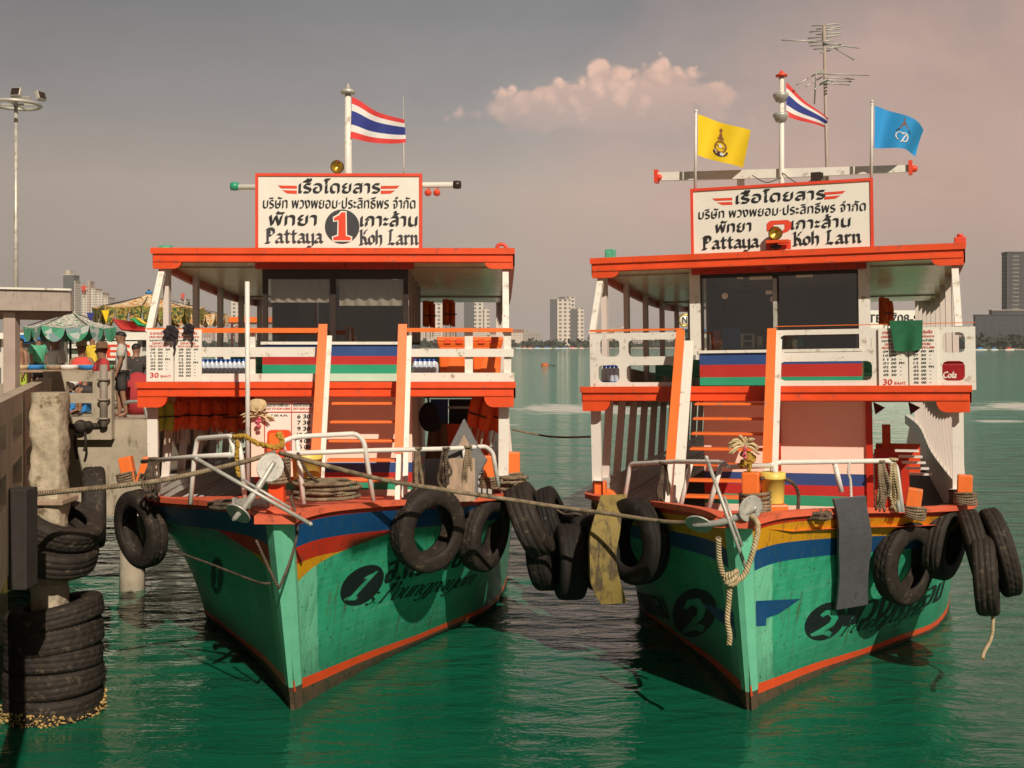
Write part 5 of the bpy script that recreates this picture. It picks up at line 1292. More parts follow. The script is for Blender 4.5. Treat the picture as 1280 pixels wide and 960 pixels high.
for (z, tl, t2, dx, lb) in ((2.08, -7, 17, .04, 'broad tyre tilted on the pile under the topmost one'), (2.46, -9, 25, .12, 'topmost tyre on the pile, tilted down towards the ferry')):
    o = tyre(0, 0, 0, .60, .32, 0, 0, lb, SG, 'rubber', z > 2.2, p=(PX + dx, PY - .05, z)); o.rotation_euler = (R(-tl), R(t2), 0)
mb = MB()
for k in range(900):
    a = random.uniform(-math.pi, math.pi); r = random.uniform(.59, .675); z = random.uniform(-.17, .0) + .05 * math.sin(a * 3)
    mb.ball((r * math.cos(a), r * math.sin(a), z), random.uniform(.006, .020), 5, 4, 0, (random.uniform(.7, 1.6), random.uniform(.7, 1.6), random.uniform(.5, 1.2)))
mat('barnacle', (.42, .27, .09), .55, .5, 30, .3, 60)
b = mb.build('barnacle_crust', M['barnacle'], low_tyre, fix=False); b['kind'] = 'stuff'

f1, f2 = F1, F2
# ------------------------------------------------------------------ hanging rubber mats
def strip(name, px, py, m, medge, label, catg, wpx, th, loop):
    pass
def hang_mat(pts, wdir, w, th, name, m, medge, label, catg):
    """pts: world centre line, wdir: across"""
    pts = smoothcurve(pts, 5); wd = Vector(wdir).normalized(); mb = MB(); n = len(pts)
    for i, p in enumerate(pts):
        t = (pts[min(i + 1, n - 1)] - pts[max(i - 1, 0)]).normalized(); nn = t.cross(wd).normalized()
        ww = w * (1 - .06 * math.sin(i * .7))
        mb.v += [p - wd * ww / 2, p + wd * ww / 2, p + wd * ww / 2 + nn * th, p - wd * ww / 2 + nn * th]
    for i in range(n - 1):
        a = 4 * i
        for j in range(4): mb.face((a + j, a + (j + 1) % 4, a + 4 + (j + 1) % 4, a + 4 + j), 1 if j == 1 else 0, None, False)
    mb.face((0, 1, 2, 3)); mb.face((4 * n - 4, 4 * n - 3, 4 * n - 2, 4 * n - 1))
    o = mb.build(name, [m, medge]); return tag(o, label, catg)
def hugpt(f, side, px, py, gap):
    t, z = f.hit(px, py, side); return f.W(f.surf(t, z, side)) + f.rot @ f.nrm(t, z, side) * gap
hang_mat([P(766, 622, 16.2), P(757, 655, 15.85), P(752, 690, 15.75), P(755, 725, 15.75), P(766, 752, 15.85)], (1, .25, 0), .42, .07, 'rubber_strip', M['mat_yellow'], M['mat_edge'], 'long yellow brown rubber strip hanging over the shaded bow', 'fender')
hang_mat([f2.w(1060, 621, .55), hugpt(f2, 1, 1060, 660, .10), hugpt(f2, 1, 1059, 700, .10), hugpt(f2, 1, 1056, 752, .10)], (.86, .5, 0), .60, .04, 'rubber_flap', M['mat_grey'], M['mat_grey'], 'square grey rubber flap hanging from the bow rail by a white rope', 'fender')

# ------------------------------------------------------------------ ropes
def rope(pts, r, m, label, name='mooring_rope', group=None, seg=8, n=8, parent=None):
    pts = smoothcurve([Vector(p) for p in pts], n); mb = MB(); mb.tube(pts, r, seg)
    o = mb.build(name, M[m], loc=pts[0]); return tag(o, label, 'rope', group)
f1, f2 = F1, F2
rope([P(-10, 623, 12.0), P(60, 616, 12.9), P(150, 607, 13.3), P(205, 600, 13.6), P(260, 588, 13.8), P(310, 576, 13.9), f1.w(345, 565, -.28)], .032, 'rope_tan', 'taut tan mooring line from the left pier to the bow post')
rope([f1.w(350, 566, -.3), P(400, 580, 13.6), P(480, 600, 14.2), P(560, 613, 14.8), P(640, 625, 15.2), P(700, 634, 15.4), P(760, 642, 15.2), P(830, 652, 14.6), f2.w(905, 655, -.6)], .030, 'rope_tan', 'tan line slung between the bows of both ferries')
rope([P(640, 537, 20.0), P(690, 546, 20.2), P(738, 546, 20.0)], .018, 'rope_tan', 'thin line across the gap between the ferries, far above the water')
rope([P(320, 675, 13.2), P(345, 728, 13.15), P(352, 728, 13.1), P(372, 665, 13.35), P(363, 620, 13.6)], .016, 'rope_dark', 'dark line looped under the first bow from the rail')
rope([P(215, 688, 15.0), P(260, 704, 14.2), P(320, 727, 13.3), P(338, 729, 13.2)], .016, 'rope_dark', 'dark line running along the shaded bow to the stem')
rope([P(898, 672, 12.6), P(899, 700, 12.7), P(906, 722, 12.75), P(920, 726, 12.75), P(932, 715, 12.75), P(944, 680, 12.8), P(947, 655, 13.0), P(938, 645, 13.2)], .034, 'rope_gold', 'thick pale rope looped round the second bow with a knot', 'bow_rope')
mb = MB(); pts = smoothcurve([P(913, 722, 12.7), P(911, 750, 12.72), P(909, 775, 12.72), P(912, 795, 12.74), P(911, 806, 12.74)], 8)
mb.tube(pts, .034, 8); o = mb.build('rope_tail', M['rope_gold'], loc=pts[0]); tag(o, 'loose pale rope end hanging down the stem of the second ferry', 'rope')
mb = MB()
for k in range(3): mb.tube([P(914, 724, 12.68) + Vector((math.cos(a) * .07, math.sin(a) * .03, math.sin(a + k) * .06 + .02 * k)) for a in [2 * math.pi * i / 14 for i in range(14)]], .028, 7, 0, False, True)
mb.build('knot', M['rope_gold'], o).matrix_parent_inverse = Matrix.Translation(-o.location)
rope([P(1241, 760, 15.2), P(1241, 785, 15.1), P(1238, 800, 15.0), P(1230, 815, 14.4), P(1228, 824, 14.2)], .026, 'rope_gold', 'frayed rope dangling into the water under the right hand tyres')
rope([f2.w(1062, 578, .8), f2.w(1060, 590, .75), f2.w(1063, 600, .72), f2.w(1064, 622, .55)], .018, 'rope_white', 'short white rope holding the grey flap to the rail')
def hank(f, top, length, n, label, m='rope_tan', spread=.06, r=.02, ly=None):
    base = f.w(*top); mb = MB()
    for k in range(n):
        a = random.uniform(-spread, spread); b_ = random.uniform(-spread, spread); L_ = length * random.uniform(.7, 1)
        mb.tube(smoothcurve([base + Vector((a * .4, 0, .03)), base + Vector((a, b_ * .5 - .04, -L_ * .35)), base + Vector((a * 1.5 + random.uniform(-.04, .04), b_ - .04, -L_ * .75)), base + Vector((b_, a - .03, -L_))], 4), r, 6)
    mb.tube([base + Vector((math.cos(q) * .06, math.sin(q) * .05, .02)) for q in [2 * math.pi * i / 10 for i in range(10)]], r, 6, 0, False, True)
    return tag(mb.build('rope_hank', M[m]), label, 'rope', 'rope hanks tied to the bow rails')
hank(f1, (521, 562, 1.2), .80, 9, 'thick hank of rope tied on the rail right of the stair')
hank(f1, (556, 562, 1.5), .62, 6, 'loose hank of rope beside the triangular grey board', 'rope_dark')
hank(f1, (584, 560, 1.75), .85, 7, 'hank of rope hanging in front of the triangular grey board')
hank(f1, (192, 575, 1.9), .62, 12, 'bushy dark hank of rope on the rail near the pier', 'rope_dark', .11)
hank(f2, (1100, 578, 1.25), .70, 8, 'hank of tan rope on the rail above the notched tyre', 'rope_tan', .08)
hank(f2, (1116, 576, 1.38), .75, 8, 'hank of rope tied at the bend of the second rail', 'rope_gold', .05)
hank(f2, (830, 580, 1.4), .75, 5, 'thin hank of rope on the shaded side rail by the white stringer', 'rope_dark', .06)
for (f, px, py, ly, r0, r1, tn, h, lb, mm) in ((f1, 408, 622, .55, .26, .46, 9, .22, 'big coil of braided rope lying on the first foredeck', 'rope_tan'), (f1, 290, 634, .35, .10, .30, 5, .08, 'loose dark rope lying on the first bow beside the anchor', 'rope_dark'),
        (f1, 640, 612, 2.75, .10, .24, 6, .20, 'tangle of rope heaped by the right bollard of the first ferry', 'rope_tan'), (f2, 1020, 648, .3, .06, .20, 5, .10, 'small dark coil of rope beside the grey flap', 'rope_dark'), (f2, 745, 652, 2.45, .08, .16, 5, .14, 'rope heap by the tilted bollard on the left of the second ferry', 'rope_tan')):
    b = f.w(px, py, ly); mb = MB(); mb.tube(coil_pts(b, r0, r1, tn, h), .026, 7); tag(mb.build('rope_coil', M[mm], loc=b), lb, 'rope')
b = f2.w(975, 605, .1)
rope([f2.w(950, 598, -.05), f2.w(972, 597, .1), f2.w(990, 603, .2), f2.w(998, 618, .25), f2.w(997, 640, .3)], .024, 'rope_dark', 'dark rope curving down from the yellow drum of the second ferry')
rope([f1.w(372, 566, .0), f1.w(384, 590, .1), f1.w(402, 607, .3)], .022, 'rope_dark', 'dark rope end falling from the rail past the yellow bucket')
rope([f2.w(740, 648, 2.6), P(720, 642, 17), P(700, 640, 17.2), f1.w(655, 600, 3.4)], .02, 'rope_dark', 'dark spring line between the two ferry sides')

# ------------------------------------------------------------------ anchors
def anchor(f, arm0, arm1, rod0, rod1, palm_w, label):
    a, b = f.w(*arm0), f.w(*arm1); c, d = f.w(*rod0), f.w(*rod1)
    o = empty('anchor', (a + b) / 2, label=label, cat='anchor', group='galvanised stock anchors on the bows'); L0 = o.location.copy()
    mb = MB(); n = 9; mid = (a + b) / 2 + Vector((0, -.06, -.05))
    pts = smoothcurve([a - L0, mid - L0, b - L0], 8); mb.tube(pts, [.028 + .016 * math.sin(math.pi * i / (len(pts) - 1)) for i in range(len(pts))], 10); mb.build('arm', M['galvanised'], o)
    for (q, s, tl) in ((a, 1, .25), (b, -1, -.35)):
        ax = (b - a).normalized() * s; up = ax.cross(Vector((0, 1, 0))).normalized(); nrm = (Vector((0, -1, 0)) + up * tl + ax * .55 * (-s)).normalized(); nrm = nrm if s > 0 else Vector((-.40, -.62, -.68)).normalized(); u = (ax - nrm * ax.dot(nrm)).normalized(); v = nrm.cross(u)
        mb = MB(); poly = []
        for k in range(22):
            t = 2 * math.pi * k / 22; rr = palm_w * (1 + .16 * math.cos(t + math.pi))
            poly.append(q - L0 + ax * palm_w * .62 + u * rr * math.cos(t) * 1.0 + v * rr * .86 * math.sin(t))
        mb.prism(poly, nrm * .022); mb.build('palm', M['galvanised'], o, bevel=.006)
    mb = MB(); mb.tube([c - L0, d - L0], .024, 10)
    mb.ball(c - L0, .028, 8, 6); mb.ball(d - L0, .028, 8, 6); mb.build('stock', M['galvanised'], o)
    e = lerp(c, d, .38) + Vector((.03, 0, .05)); mb = MB(); mb.tube([e - L0, lerp(c, d, .80) + Vector((.04, 0, .03)) - L0], .017, 8); mb.build('shank', M['galvanised'], o)
    return o
anchor(f1, (343, 577, -1.05), (292, 650, -1.25), (245, 573, -1.2), (388, 655, -1.25), .185, 'rusty grey anchor lying slantwise on the first bow, long stock down to the right')
anchor(f2, (946, 634, -1.15), (866, 657, -1.05), (883, 572, -1.1), (934, 715, -1.25), .175, 'grey anchor hanging across the second bow with an upright stock')

# ------------------------------------------------------------------ flags
def flag(px_tl, px_bl, px_tr, px_br, Y, mats, mfn, label, waves=2.0, amp=.07, emblem=None, nu=44, nv=24, sag=0):
    tl, bl, tr, br = [P(*q, Y) for q in (px_tl, px_bl, px_tr, px_br)]
    def S(u, v):        # v = 0 at the bottom
        p = lerp(lerp(bl, br, u), lerp(tl, tr, u), v)
        ph = u * waves * 2 * math.pi + (1 - v) * 1.3
        p = p + Vector((0, amp * 1.8 * u ** .6 * math.sin(ph), (amp * .32 * math.sin(ph * .9 + .6) - sag * math.sin(math.pi * u)) * u ** .5))
        return p + Vector((.02 * math.sin(ph + 1), .5 * (1 - u) * 0, 0))
    mb = MB(); mb.grid(lambda u, v: S(u, v) - tl, nu, nv, 0, True, mfn)
    o = mb.build('flag', mats, loc=None, fix=False); o.location = tl; tag(o, label, 'flag', 'flags on the ferry roofs')
    if emblem:
        for (m, polys) in emblem:
            e = MB()
            for po in polys:
                for s in (1, -1):
                    vs = []
                    for (u, v) in po:
                        p = S(u, v); n = (S(u + .01, v) - S(u - .01, v)).cross(S(u, v + .01) - S(u, v - .01)).normalized(); vs.append(p - tl + n * .006 * s)
                    e.add(vs, [tuple(range(len(vs)))])
            e.build('emblem', M[m], o, fix=False)
    return o
def thai(u, v): return 0 if (v < 1 / 6 or v > 5 / 6) else (1 if (v < 1 / 3 or v > 2 / 3) else 2)
TM = [M['flag_red'], M['flag_white'], M['flag_blue']]
YF1 = 18.2
flag((438.5, 121), (437, 173), (503, 149), (506, 178), YF1, TM, thai, 'red white and blue striped flag on the mast of the first ferry', 1.1, .08, sag=.06)
def Yat(f, px, ly): return f.w(px, 200, ly).y
def band(u0, v0, u1, v1, w):
    d = Vector((u1 - u0, v1 - v0)); n = Vector((-d.y, d.x)).normalized() * w / 2
    return [(u0 - n.x, v0 - n.y), (u0 + n.x, v0 + n.y), (u1 + n.x, v1 + n.y), (u1 - n.x, v1 - n.y)]
def ell(cx, cy, rx, ry, n=14): return [(cx + rx * math.cos(2 * math.pi * k / n), cy + ry * math.sin(2 * math.pi * k / n)) for k in range(n)]
def ring(cx, cy, rx, ry, w, a0=0, a1=2 * math.pi, n=14):
    o = []
    for k in range(n):
        a, b_ = lerp(a0, a1, k / n), lerp(a0, a1, (k + 1) / n)
        o.append([(cx + rx * math.cos(a), cy + ry * math.sin(a)), (cx + (rx + w) * math.cos(a), cy + (ry + w) * math.sin(a)), (cx + (rx + w) * math.cos(b_), cy + (ry + w) * math.sin(b_)), (cx + rx * math.cos(b_), cy + ry * math.sin(b_))])
    return o
emY = [('emblem_brown', ring(.50, .38, .085, .12, .03) + [band(.46, .52, .49, .72, .022), band(.50, .52, .50, .80, .022), band(.54, .52, .51, .72, .022), band(.44, .60, .56, .60, .022), ell(.50, .80, .03, .05), band(.42, .42, .58, .34, .02)]),
       ('emblem_dark', ring(.50, .26, .10, .09, .035, math.pi * .95, math.pi * 2.05) + [ell(.47, .20, .03, .05)]), ('emblem_white', [ell(.53, .20, .035, .05), ell(.42, .28, .02, .04), ell(.5, .40, .03, .05)])]
emB = [('emblem_white', ring(.60, .34, .045, .11, .03, -2.2, 2.4) + ring(.52, .36, .05, .10, .022, .8, 4.4) + [band(.54, .18, .62, .42, .022)]),
       ('emblem_brown', [[(.50, .56), (.68, .56), (.64, .66), (.54, .66)], [(.54, .68), (.64, .68), (.60, .78), (.58, .78)], band(.59, .78, .59, .92, .016)]), ('emblem_dark', [band(.48, .30, .56, .18, .03), band(.47, .50, .52, .58, .02), band(.70, .50, .66, .58, .02)])]
Yy = Yat(f2, 869, RF + .12); Yb = Yat(f2, 1090, RF + .12); Ym = Yat(f2, 978, 4.1)
flag((871, 143), (871, 194), (936, 163), (929, 210), Yy, [M['flag_yellow']], None, 'bright yellow flag with a small brown emblem on the left pole', .9, .10, emY)
flag((1092, 132), (1091.5, 185), (1156, 162), (1149, 196), Yb, [M['flag_sky']], None, 'sky blue flag with a white emblem on the right pole', 1.1, .10, emB, sag=-.10)
flag((981.5, 103), (981.5, 145), (1033, 148), (1033, 160), Ym, TM, thai, 'striped flag drooping from the mast between the yellow and blue ones', .9, .07)

# ------------------------------------------------------------------ life jackets, tubs, bottles and other loose things
def jacket_proto():
    o = empty('life_jacket', (0, 0, 0), label='-', cat='life jacket')
    def panel(x0, x1, z0, z1, y, th):
        m = MB()
        m.grid(lambda u, v: Vector((lerp(x0, x1, u), y - th * math.sin(math.pi * u) ** .5 * math.sin(math.pi * min(1, max(0, v))) ** .35, lerp(z0, z1, v) + .02 * math.sin(u * 5))), 8, 10)
        m.grid(lambda u, v: Vector((lerp(x1, x0, u), y + th * .6 * math.sin(math.pi * u) ** .5 * math.sin(math.pi * v) ** .35, lerp(z0, z1, v))), 8, 10)
        return m
    panel(-.23, -.02, -.58, -.02, -.05, .12).build('front_panel', M['lifejacket'], o); panel(.02, .23, -.60, -.02, -.05, .11).build('front_panel', M['lifejacket'], o)
    panel(-.22, .22, -.56, .05, .06, .06).build('back_panel', M['lifejacket'], o)
    m = MB()
    m.box2((-.24, -.185, -.325), (.24, -.17, -.30))
    m.build('strap', M['strap_black'], o)
    m = MB()
    for x in (-.14, .13, .02): m.box2((x, -.06, -.86 + x * .3), (x + .025, -.045, -.55))
    m.build('tie', M['strap_cream'], o)
    return o
proto = jacket_proto(); used = [False]
def jacket(p, rz, sc, label, group, m=None, tl=0):
    o = proto if not used[0] else dup(proto); used[0] = True
    o.location = p; o.rotation_euler = (0, tl, rz); o.scale = (sc, sc, sc); tag(o, label, 'life jacket', group)
    if m:
        for c in o.children:
            if 'panel' in c.name: c.data = c.data.copy(); c.data.materials[0] = M[m]
    return o
LJ1 = 'orange life jacket hanging in the shaded row under the left side of the first ferry'
for k in range(11):
    px = 214 + 9.6 * k; p = f1.w(px, 499 + 1.5 * (k % 2), 4.1 + .16 * k)
    jacket(p, 1.15 + random.uniform(-.8, .5), random.uniform(.76, .95), LJ1, 'life jackets hung under the upper deck')
jacket(f1.w(202, 500, 3.6), 1.0, .85, 'lime green life jacket at the left end of the orange row', None, 'lime_fabric')
for (px, lb) in ((606, 'left of two bright orange life jackets tied to the right deck post'), (620, 'right of two bright orange life jackets tied to the right deck post')):
    jacket(f1.w(px, 496, 3.5 + (px - 606) * .02), -.6, .92, lb, 'life jackets by the right post', None, .22)
for (f, px, py, ly, lb) in ((f1, 536, 379, 8.6, 'dark orange life jacket hanging from the roof nearest the wheelhouse'), (f1, 561, 377, 8.4, 'dark orange life jacket hanging from the roof over the orange tubs'), (f2, 1107, 375, 8.2, 'life jacket hanging from the roof above the green cloth')):
    j_ = jacket(f.w(px, py, ly), .3, .95, lb, 'life jackets hung from the roofs'); j_.scale = (.55, .9, .85)
# two orange tubs
def tub(f, px0, px1, py0, py1, ly, label):
    a = f.at(px0, py1, ly); b = f.at(px1, py0, ly); w = b.x - a.x; h = b.z - ZD + shr(ly); c = Vector(((a.x + b.x) / 2, ly + w * .45, ZD - shr(ly)))
    o = empty('storage_tub', f.W(c), f.root.rotation_euler, label, 'tub', 'orange plastic tubs on the upper deck')
    def box_t(w0, w1, z0, z1):
        return [(-w0, -w0, z0), (w0, -w0, z0), (w0, w0, z0), (-w0, w0, z0), (-w1, -w1, z1), (w1, -w1, z1), (w1, w1, z1), (-w1, w1, z1)]
    fs = [(0, 1, 5, 4), (1, 2, 6, 5), (2, 3, 7, 6), (3, 0, 4, 7), (0, 3, 2, 1), (4, 5, 6, 7)]
    mb = MB(); mb.add(box_t(w * .40, w * .45, 0, h * .80), fs); mb.build('body', M['tub_orange'], o, bevel=.03)
    mb = MB(); mb.add(box_t(w * .44, w * .50, h * .76, h * .90), fs); mb.add(box_t(w * .51, w * .49, h * .90, h), fs); mb.build('lid', M['tub_orange'], o, bevel=.02)
    mb = MB(); mb.box2((-w * .26, -w * .53, h * .86), (-w * .06, -w * .49, h * .95)); mb.box2((w * .1, -w * .53, h * .86), (w * .3, -w * .49, h * .95)); mb.build('latch', M['red_orange'], o)
    mb = MB(); mb.prism([(w * .40 * math.cos(k * .26), -w * .455, h * .10 + h * .6 * math.sin(k * .26)) for k in range(7)] + [(-w * .3, -w * .45, h * .1)], (0, .04, 0)); mb.build('moulded_panel', M['orange_paint'], o)
    return o
tub(f1, 546, 586, 421, 470, 3.7, 'orange lidded storage tub nearer the stair on the first upper deck')
tub(f1, 588, 629, 421, 470, 3.75, 'orange lidded storage tub nearest the corner post of the first ferry')
# bottles
bp = empty('water_bottle', (0, 0, 0), label='-', cat='bottle')
mb = MB(); mb.lathe([(0, 0), (.036, 0), (.037, .02), (.033, .09), (.037, .10), (.037, .17), (.028, .21), (.014, .235), (.014, .25)], 12); mb.build('body', M['bottle_body'], bp)
mb = MB(); mb.lathe([(.017, .235), (.018, .265), (0, .266)], 10); mb.build('cap', M['cap_blue'], bp)
first = [True]
def bottle(p, label, group):
    o = bp if first[0] else dup(bp); first[0] = False
    o.location = p; o.scale = (1.25, 1.25, 1.15); tag(o, label, 'bottle', group)
for (f, xs, ly, lb, gp, y_) in ((f1, [254 + 5.6 * k for k in range(11)], 3.35, 'water bottle standing in the row behind the left rail', 'water bottles behind the left rail of the first ferry', 468), (f1, [519 + 5.8 * k for k in range(5)], 3.3, 'water bottle standing between stair rail and orange tub', 'water bottles by the orange tubs', 470), (f2, [755 + 5 * k for k in range(4)], 3.5, 'bottle standing behind the lower left hole of the second rail', 'bottles behind the second rail', 470)):
    for k, x in enumerate(xs):
        for r_ in range(2):
            q = f.at(x + r_ * 2.5, y_, ly + .13 * r_); bottle(f.W((q.x, ly + .13 * r_, ZD - shr(ly) + .08)), lb, gp)
    a = f.at(xs[0] - 4, y_, ly); b = f.at(xs[-1] + 6, y_, ly)
    o = empty('bottle_crate', f.W(((a.x + b.x) / 2, ly + .06, ZD - shr(ly))), f.root.rotation_euler, 'low blue crate under the water bottles ' + ('behind the left rail' if xs[0] < 300 else ('beside the orange tubs' if xs[0] < 700 else 'of the second ferry')), 'crate')
    mb = MB(); w = (b.x - a.x) / 2; mb.box2((-w, -.12, 0), (w, .2, .078)); mb.build('tray', M['blue_plastic'], o)
    mb = MB(); mb.box2((-w, -.14, 0), (w, -.122, .12)); mb.build('side', M['blue_plastic'], o)
# red drinks cooler on the second ferry with its white script
a = f2.at(1176, 487, 3.5); b = f2.at(1208, 449, 3.5)
o = empty('drinks_cooler', f2.W(((a.x + b.x) / 2, 3.75, ZD)), f2.root.rotation_euler, 'dark red drinks cooler with white script seen through the right hand hole', 'cooler'); w = (b.x - a.x) / 2; h = b.z - ZD
mb = MB(); mb.box2((-w, -.24, 0), (w, .24, h * .86)); mb.build('body', M['dark_red_cloth'] if False else mat('cooler_red', (.32, .012, .015), .35, .1), o, bevel=.03)
mb = MB(); mb.box2((-w - .01, -.25, h * .87), (w + .01, .25, h)); mb.build('lid', M['cooler_red'], o, bevel=.02)
letters('script', M['board_white'], o, [font_item('Cola', -w * .8, h * .30, w * 1.0, h * .24, .012, .6, .25)], lambda x, z, l: Vector((x, -.243 - l, z)))
# green cloth over the rail
a = f2.at(1110, 404, DF - .08); b = f2.at(1154, 440, DF - .08)
mb = MB()
def cloth(u, v):
    x = lerp(a.x + .02, b.x, u); d = (a.z - b.z) * (1.0 if u < .2 else 1.02) * (1 - .10 * abs(u - .5) ** 2 * 4 * (u > .5))
    z = a.z + .02 - d * v; x += (-.03 + .16 * (1 - u)) * v * .5
    return Vector((x, DF - .10 - .03 * math.sin(u * 9 + v * 1.5) * v - .02 * v, z))
mb.grid(cloth, 20, 12, 0)
mb.grid(lambda u, v: Vector((lerp(a.x + .02, b.x, u), DF - .10 + .24 * v, a.z + .02 + .02 * math.sin(math.pi * v))), 20, 3, 0)
mb.grid(lambda u, v: cloth(u, v) + Vector((0, -.006, 0)), 20, 12, 0)
mb.v = [f2.W(q) for q in mb.v]
tag(mb.build('hanging_cloth', M['green_cloth'], fix=False), 'dark green cloth hung over the rail across the timetable', 'cloth')
# black flower bows on the first timetable
for (px, py, r, lb) in ((214, 416, .13, 'black cloth rosette at the top of the first timetable'), (236, 411, .095, 'smaller black cloth bow right of the rosette on the rail')):
    c = f1.w(px, py, DF - .16); mb = MB()
    for k in range(7):
        t = 2 * math.pi * k / 7 + .3; d = Vector((math.cos(t), 0, math.sin(t)))
        mb.grid(lambda u, v: c + d * r * (.15 + .85 * v) + Vector((-d.z, 0, d.x)) * r * 1.0 * (u - .5) * math.sin(math.pi * (.15 + .8 * v)) + Vector((0, -.05 * math.sin(math.pi * u) - .02 * math.sin(k * 2.1), 0)), 4, 5, 0)
    mb.ball(c + Vector((0, -.03, 0)), r * .28); mb.tube([c, c + Vector((.07, -.02, -.16)), c + Vector((.05, -.02, -.30 * r / .16))], .02, 5)
    tag(mb.build('cloth_bow', M['black_cloth'], fix=False), lb, 'cloth bow')
# yellow bucket, yellow drum
def bucket(f, px, py, ly, r, h, label, base=False):
    p = f.w(px, py, ly); o = empty('bucket', p, label=label, cat='bucket')
    mb = MB(); mb.lathe([(0, 0), (r * .86, 0), (r * .90, .02), (r, h * .80), (r * 1.04, h * .80), (r * 1.04, h * .84), (r * .98, h * .84)], 28); mb.build('body', M['bucket_yellow'], o)
    mb = MB(); mb.lathe([(r * 1.06, h * .82), (r * 1.07, h), (r * .9, h * 1.02), (0, h * 1.02)], 28, mod=lambda k, i: -.012 * r * (k % 2) if i < 2 else 0); mb.build('lid', M['bucket_yellow'], o)
    if base: mb = MB(); mb.box2((-.17, -.15, -.30), (.17, .15, -.005)); mb.build('stand', M['orange_paint'], o, bevel=.015)
    return o
bucket(f1, 384, 609, 1.3, .21, .50, 'yellow lidded bucket on the first foredeck left of the stair')
bucket(f2, 966, 629, .1, .155, .40, 'yellow drum on an orange block beside the second bow post', True)
# garlands
def garland(path, r, label, m='garland_gold', n=None):
    pts = smoothcurve(path, 10); mb = MB()
    for i, p in enumerate(pts):
        for k in range(4): mb.ball(p + Vector((random.uniform(-1, 1), random.uniform(-1, 1), random.uniform(-1, 1))) * r * .6, r * random.uniform(.4, .7), 6, 4)
    return tag(mb.build('garland', M[m], fix=False), label, 'garland')
garland([f1.w(292, 547, .3), f1.w(305, 545, .2), f1.w(318, 552, .05), f1.w(335, 558, -.1), f1.w(352, 557, .0), f1.w(350, 545, .05), f1.w(348, 543, .05)], .036, 'golden marigold garland draped along the first bow rail')
garland([f1.w(297, 552, .22), f1.w(296, 575, .2), f1.w(298, 594, .18)], .030, 'gold and brown garland tail hanging from the first bow rail')
garland([f2.w(930, 566, -.05), f2.w(940, 573, -.05), f2.w(928, 580, -.05)], .05, 'gold garland bunched on the second bow rail')
garland([f2.w(937, 580, -.08), f2.w(936, 600, -.08), f2.w(932, 618, -.1)], .035, 'thin garland tail hanging below the bunch on the second rail')
def spray(f, px, py, ly, n, ln, label):
    c = f.w(px, py, ly); mb = MB()
    for k in range(n):
        t = random.uniform(-.5, math.pi + .5); l = ln * random.uniform(.6, 1); d = Vector((math.cos(t), random.uniform(-.5, .3), math.sin(t) * .9 + .2))
        mb.tube(smoothcurve([c, c + d * l * .6, c + d * l + Vector((d.x * .05, 0, -.08))], 3), [.012] + [.014] * 5 + [.005], 5)
    o = tag(mb.build('dried_bouquet', M['straw'], fix=False), label, 'bouquet')
    mb = MB()
    for k in range(8): mb.ball(c + Vector((random.uniform(-.05, .05), -.04, random.uniform(-.16, -.02))), .028, 6, 5)
    mb.build('blossom', M['petal_pink'], o, fix=False)
spray(f2, 930, 558, -.12, 34, .20, 'dried yellow flower bunch standing over the second bow rail')
spray(f1, 322, 520, DF, 14, .22, 'withered straw bunch hung on the cabin front beside the notice board')
c = f1.w(322, 506, DF - .02); mb = MB(); mb.ball(c, .13, 12, 9, 0, (1.1, .5, .8))
for k in range(5): mb.tube([c + Vector((math.cos(a) * .14 * math.cos(k), -.03 + .05 * math.sin(a), math.sin(a) * .10)) for a in [2 * math.pi * i / 12 for i in range(12)]], .008, 4, 0, False, True)
tag(mb.build('straw_hat', M['straw'], fix=False), 'round straw bundle hung above the withered bunch on the cabin', 'straw bundle')
# orange box lid on the notice board
q = f1.w(349, 560, DF - .14); mb = MB()
o = empty('hatch_box', q, f1.root.rotation_euler, 'orange rounded box standing before the notice board of the first cabin', 'box')
vs, fs = plate(chamfer(-.175, -.12, .175, .28, .05), [], .12); mb.add([(v.x, v.z, v.y) for v in vs], fs); mb.build('shell', M['red_orange'], o, bevel=.012)
vs, fs = plate(chamfer(-.13, -.10, .11, .24, .05), [], .02); mb = MB(); mb.add([(v.x - .01, v.z - .075, v.y) for v in vs], fs); mb.build('face_panel', M['orange_paint'], o, bevel=.006)
# triangular grey board leaning at the right rail of the first ferry
def tri(px, py): return f1.w(px, py, 1.95 + (py - 525) * -.003)
o = empty('gangway_board', f1.w(578, 575, 1.9), label='upright grey triangular topped board with a bare wood middle behind the right rail', cat='board'); L0 = o.location.copy()
pl_ = [tri(*q) - L0 for q in ((579, 524), (602, 568), (608, 576), (596, 598), (596, 624), (548, 624), (552, 590), (563, 556))]
mb = MB(); mb.prism(pl_, (.02, .06, .01)); mb.build('panel', M['plank_grey'], o, bevel=.01)
mb = MB(); mb.prism([tri(*q) - L0 + Vector((0, -.012, 0)) for q in ((580, 543), (590, 562), (570, 562))], (0, .010, 0)); mb.build('bare_patch', M['plank_wood'], o)
mb = MB(); mb.grid(lambda u, v: tri(lerp(550, 594, u), lerp(572, 626, v)) - L0 + Vector((0, -.05 - .03 * math.sin(u * 9 + v * 2) * v, 0)), 20, 10); mb.build('canvas_cover', M['plank_wood'], o, fix=False)
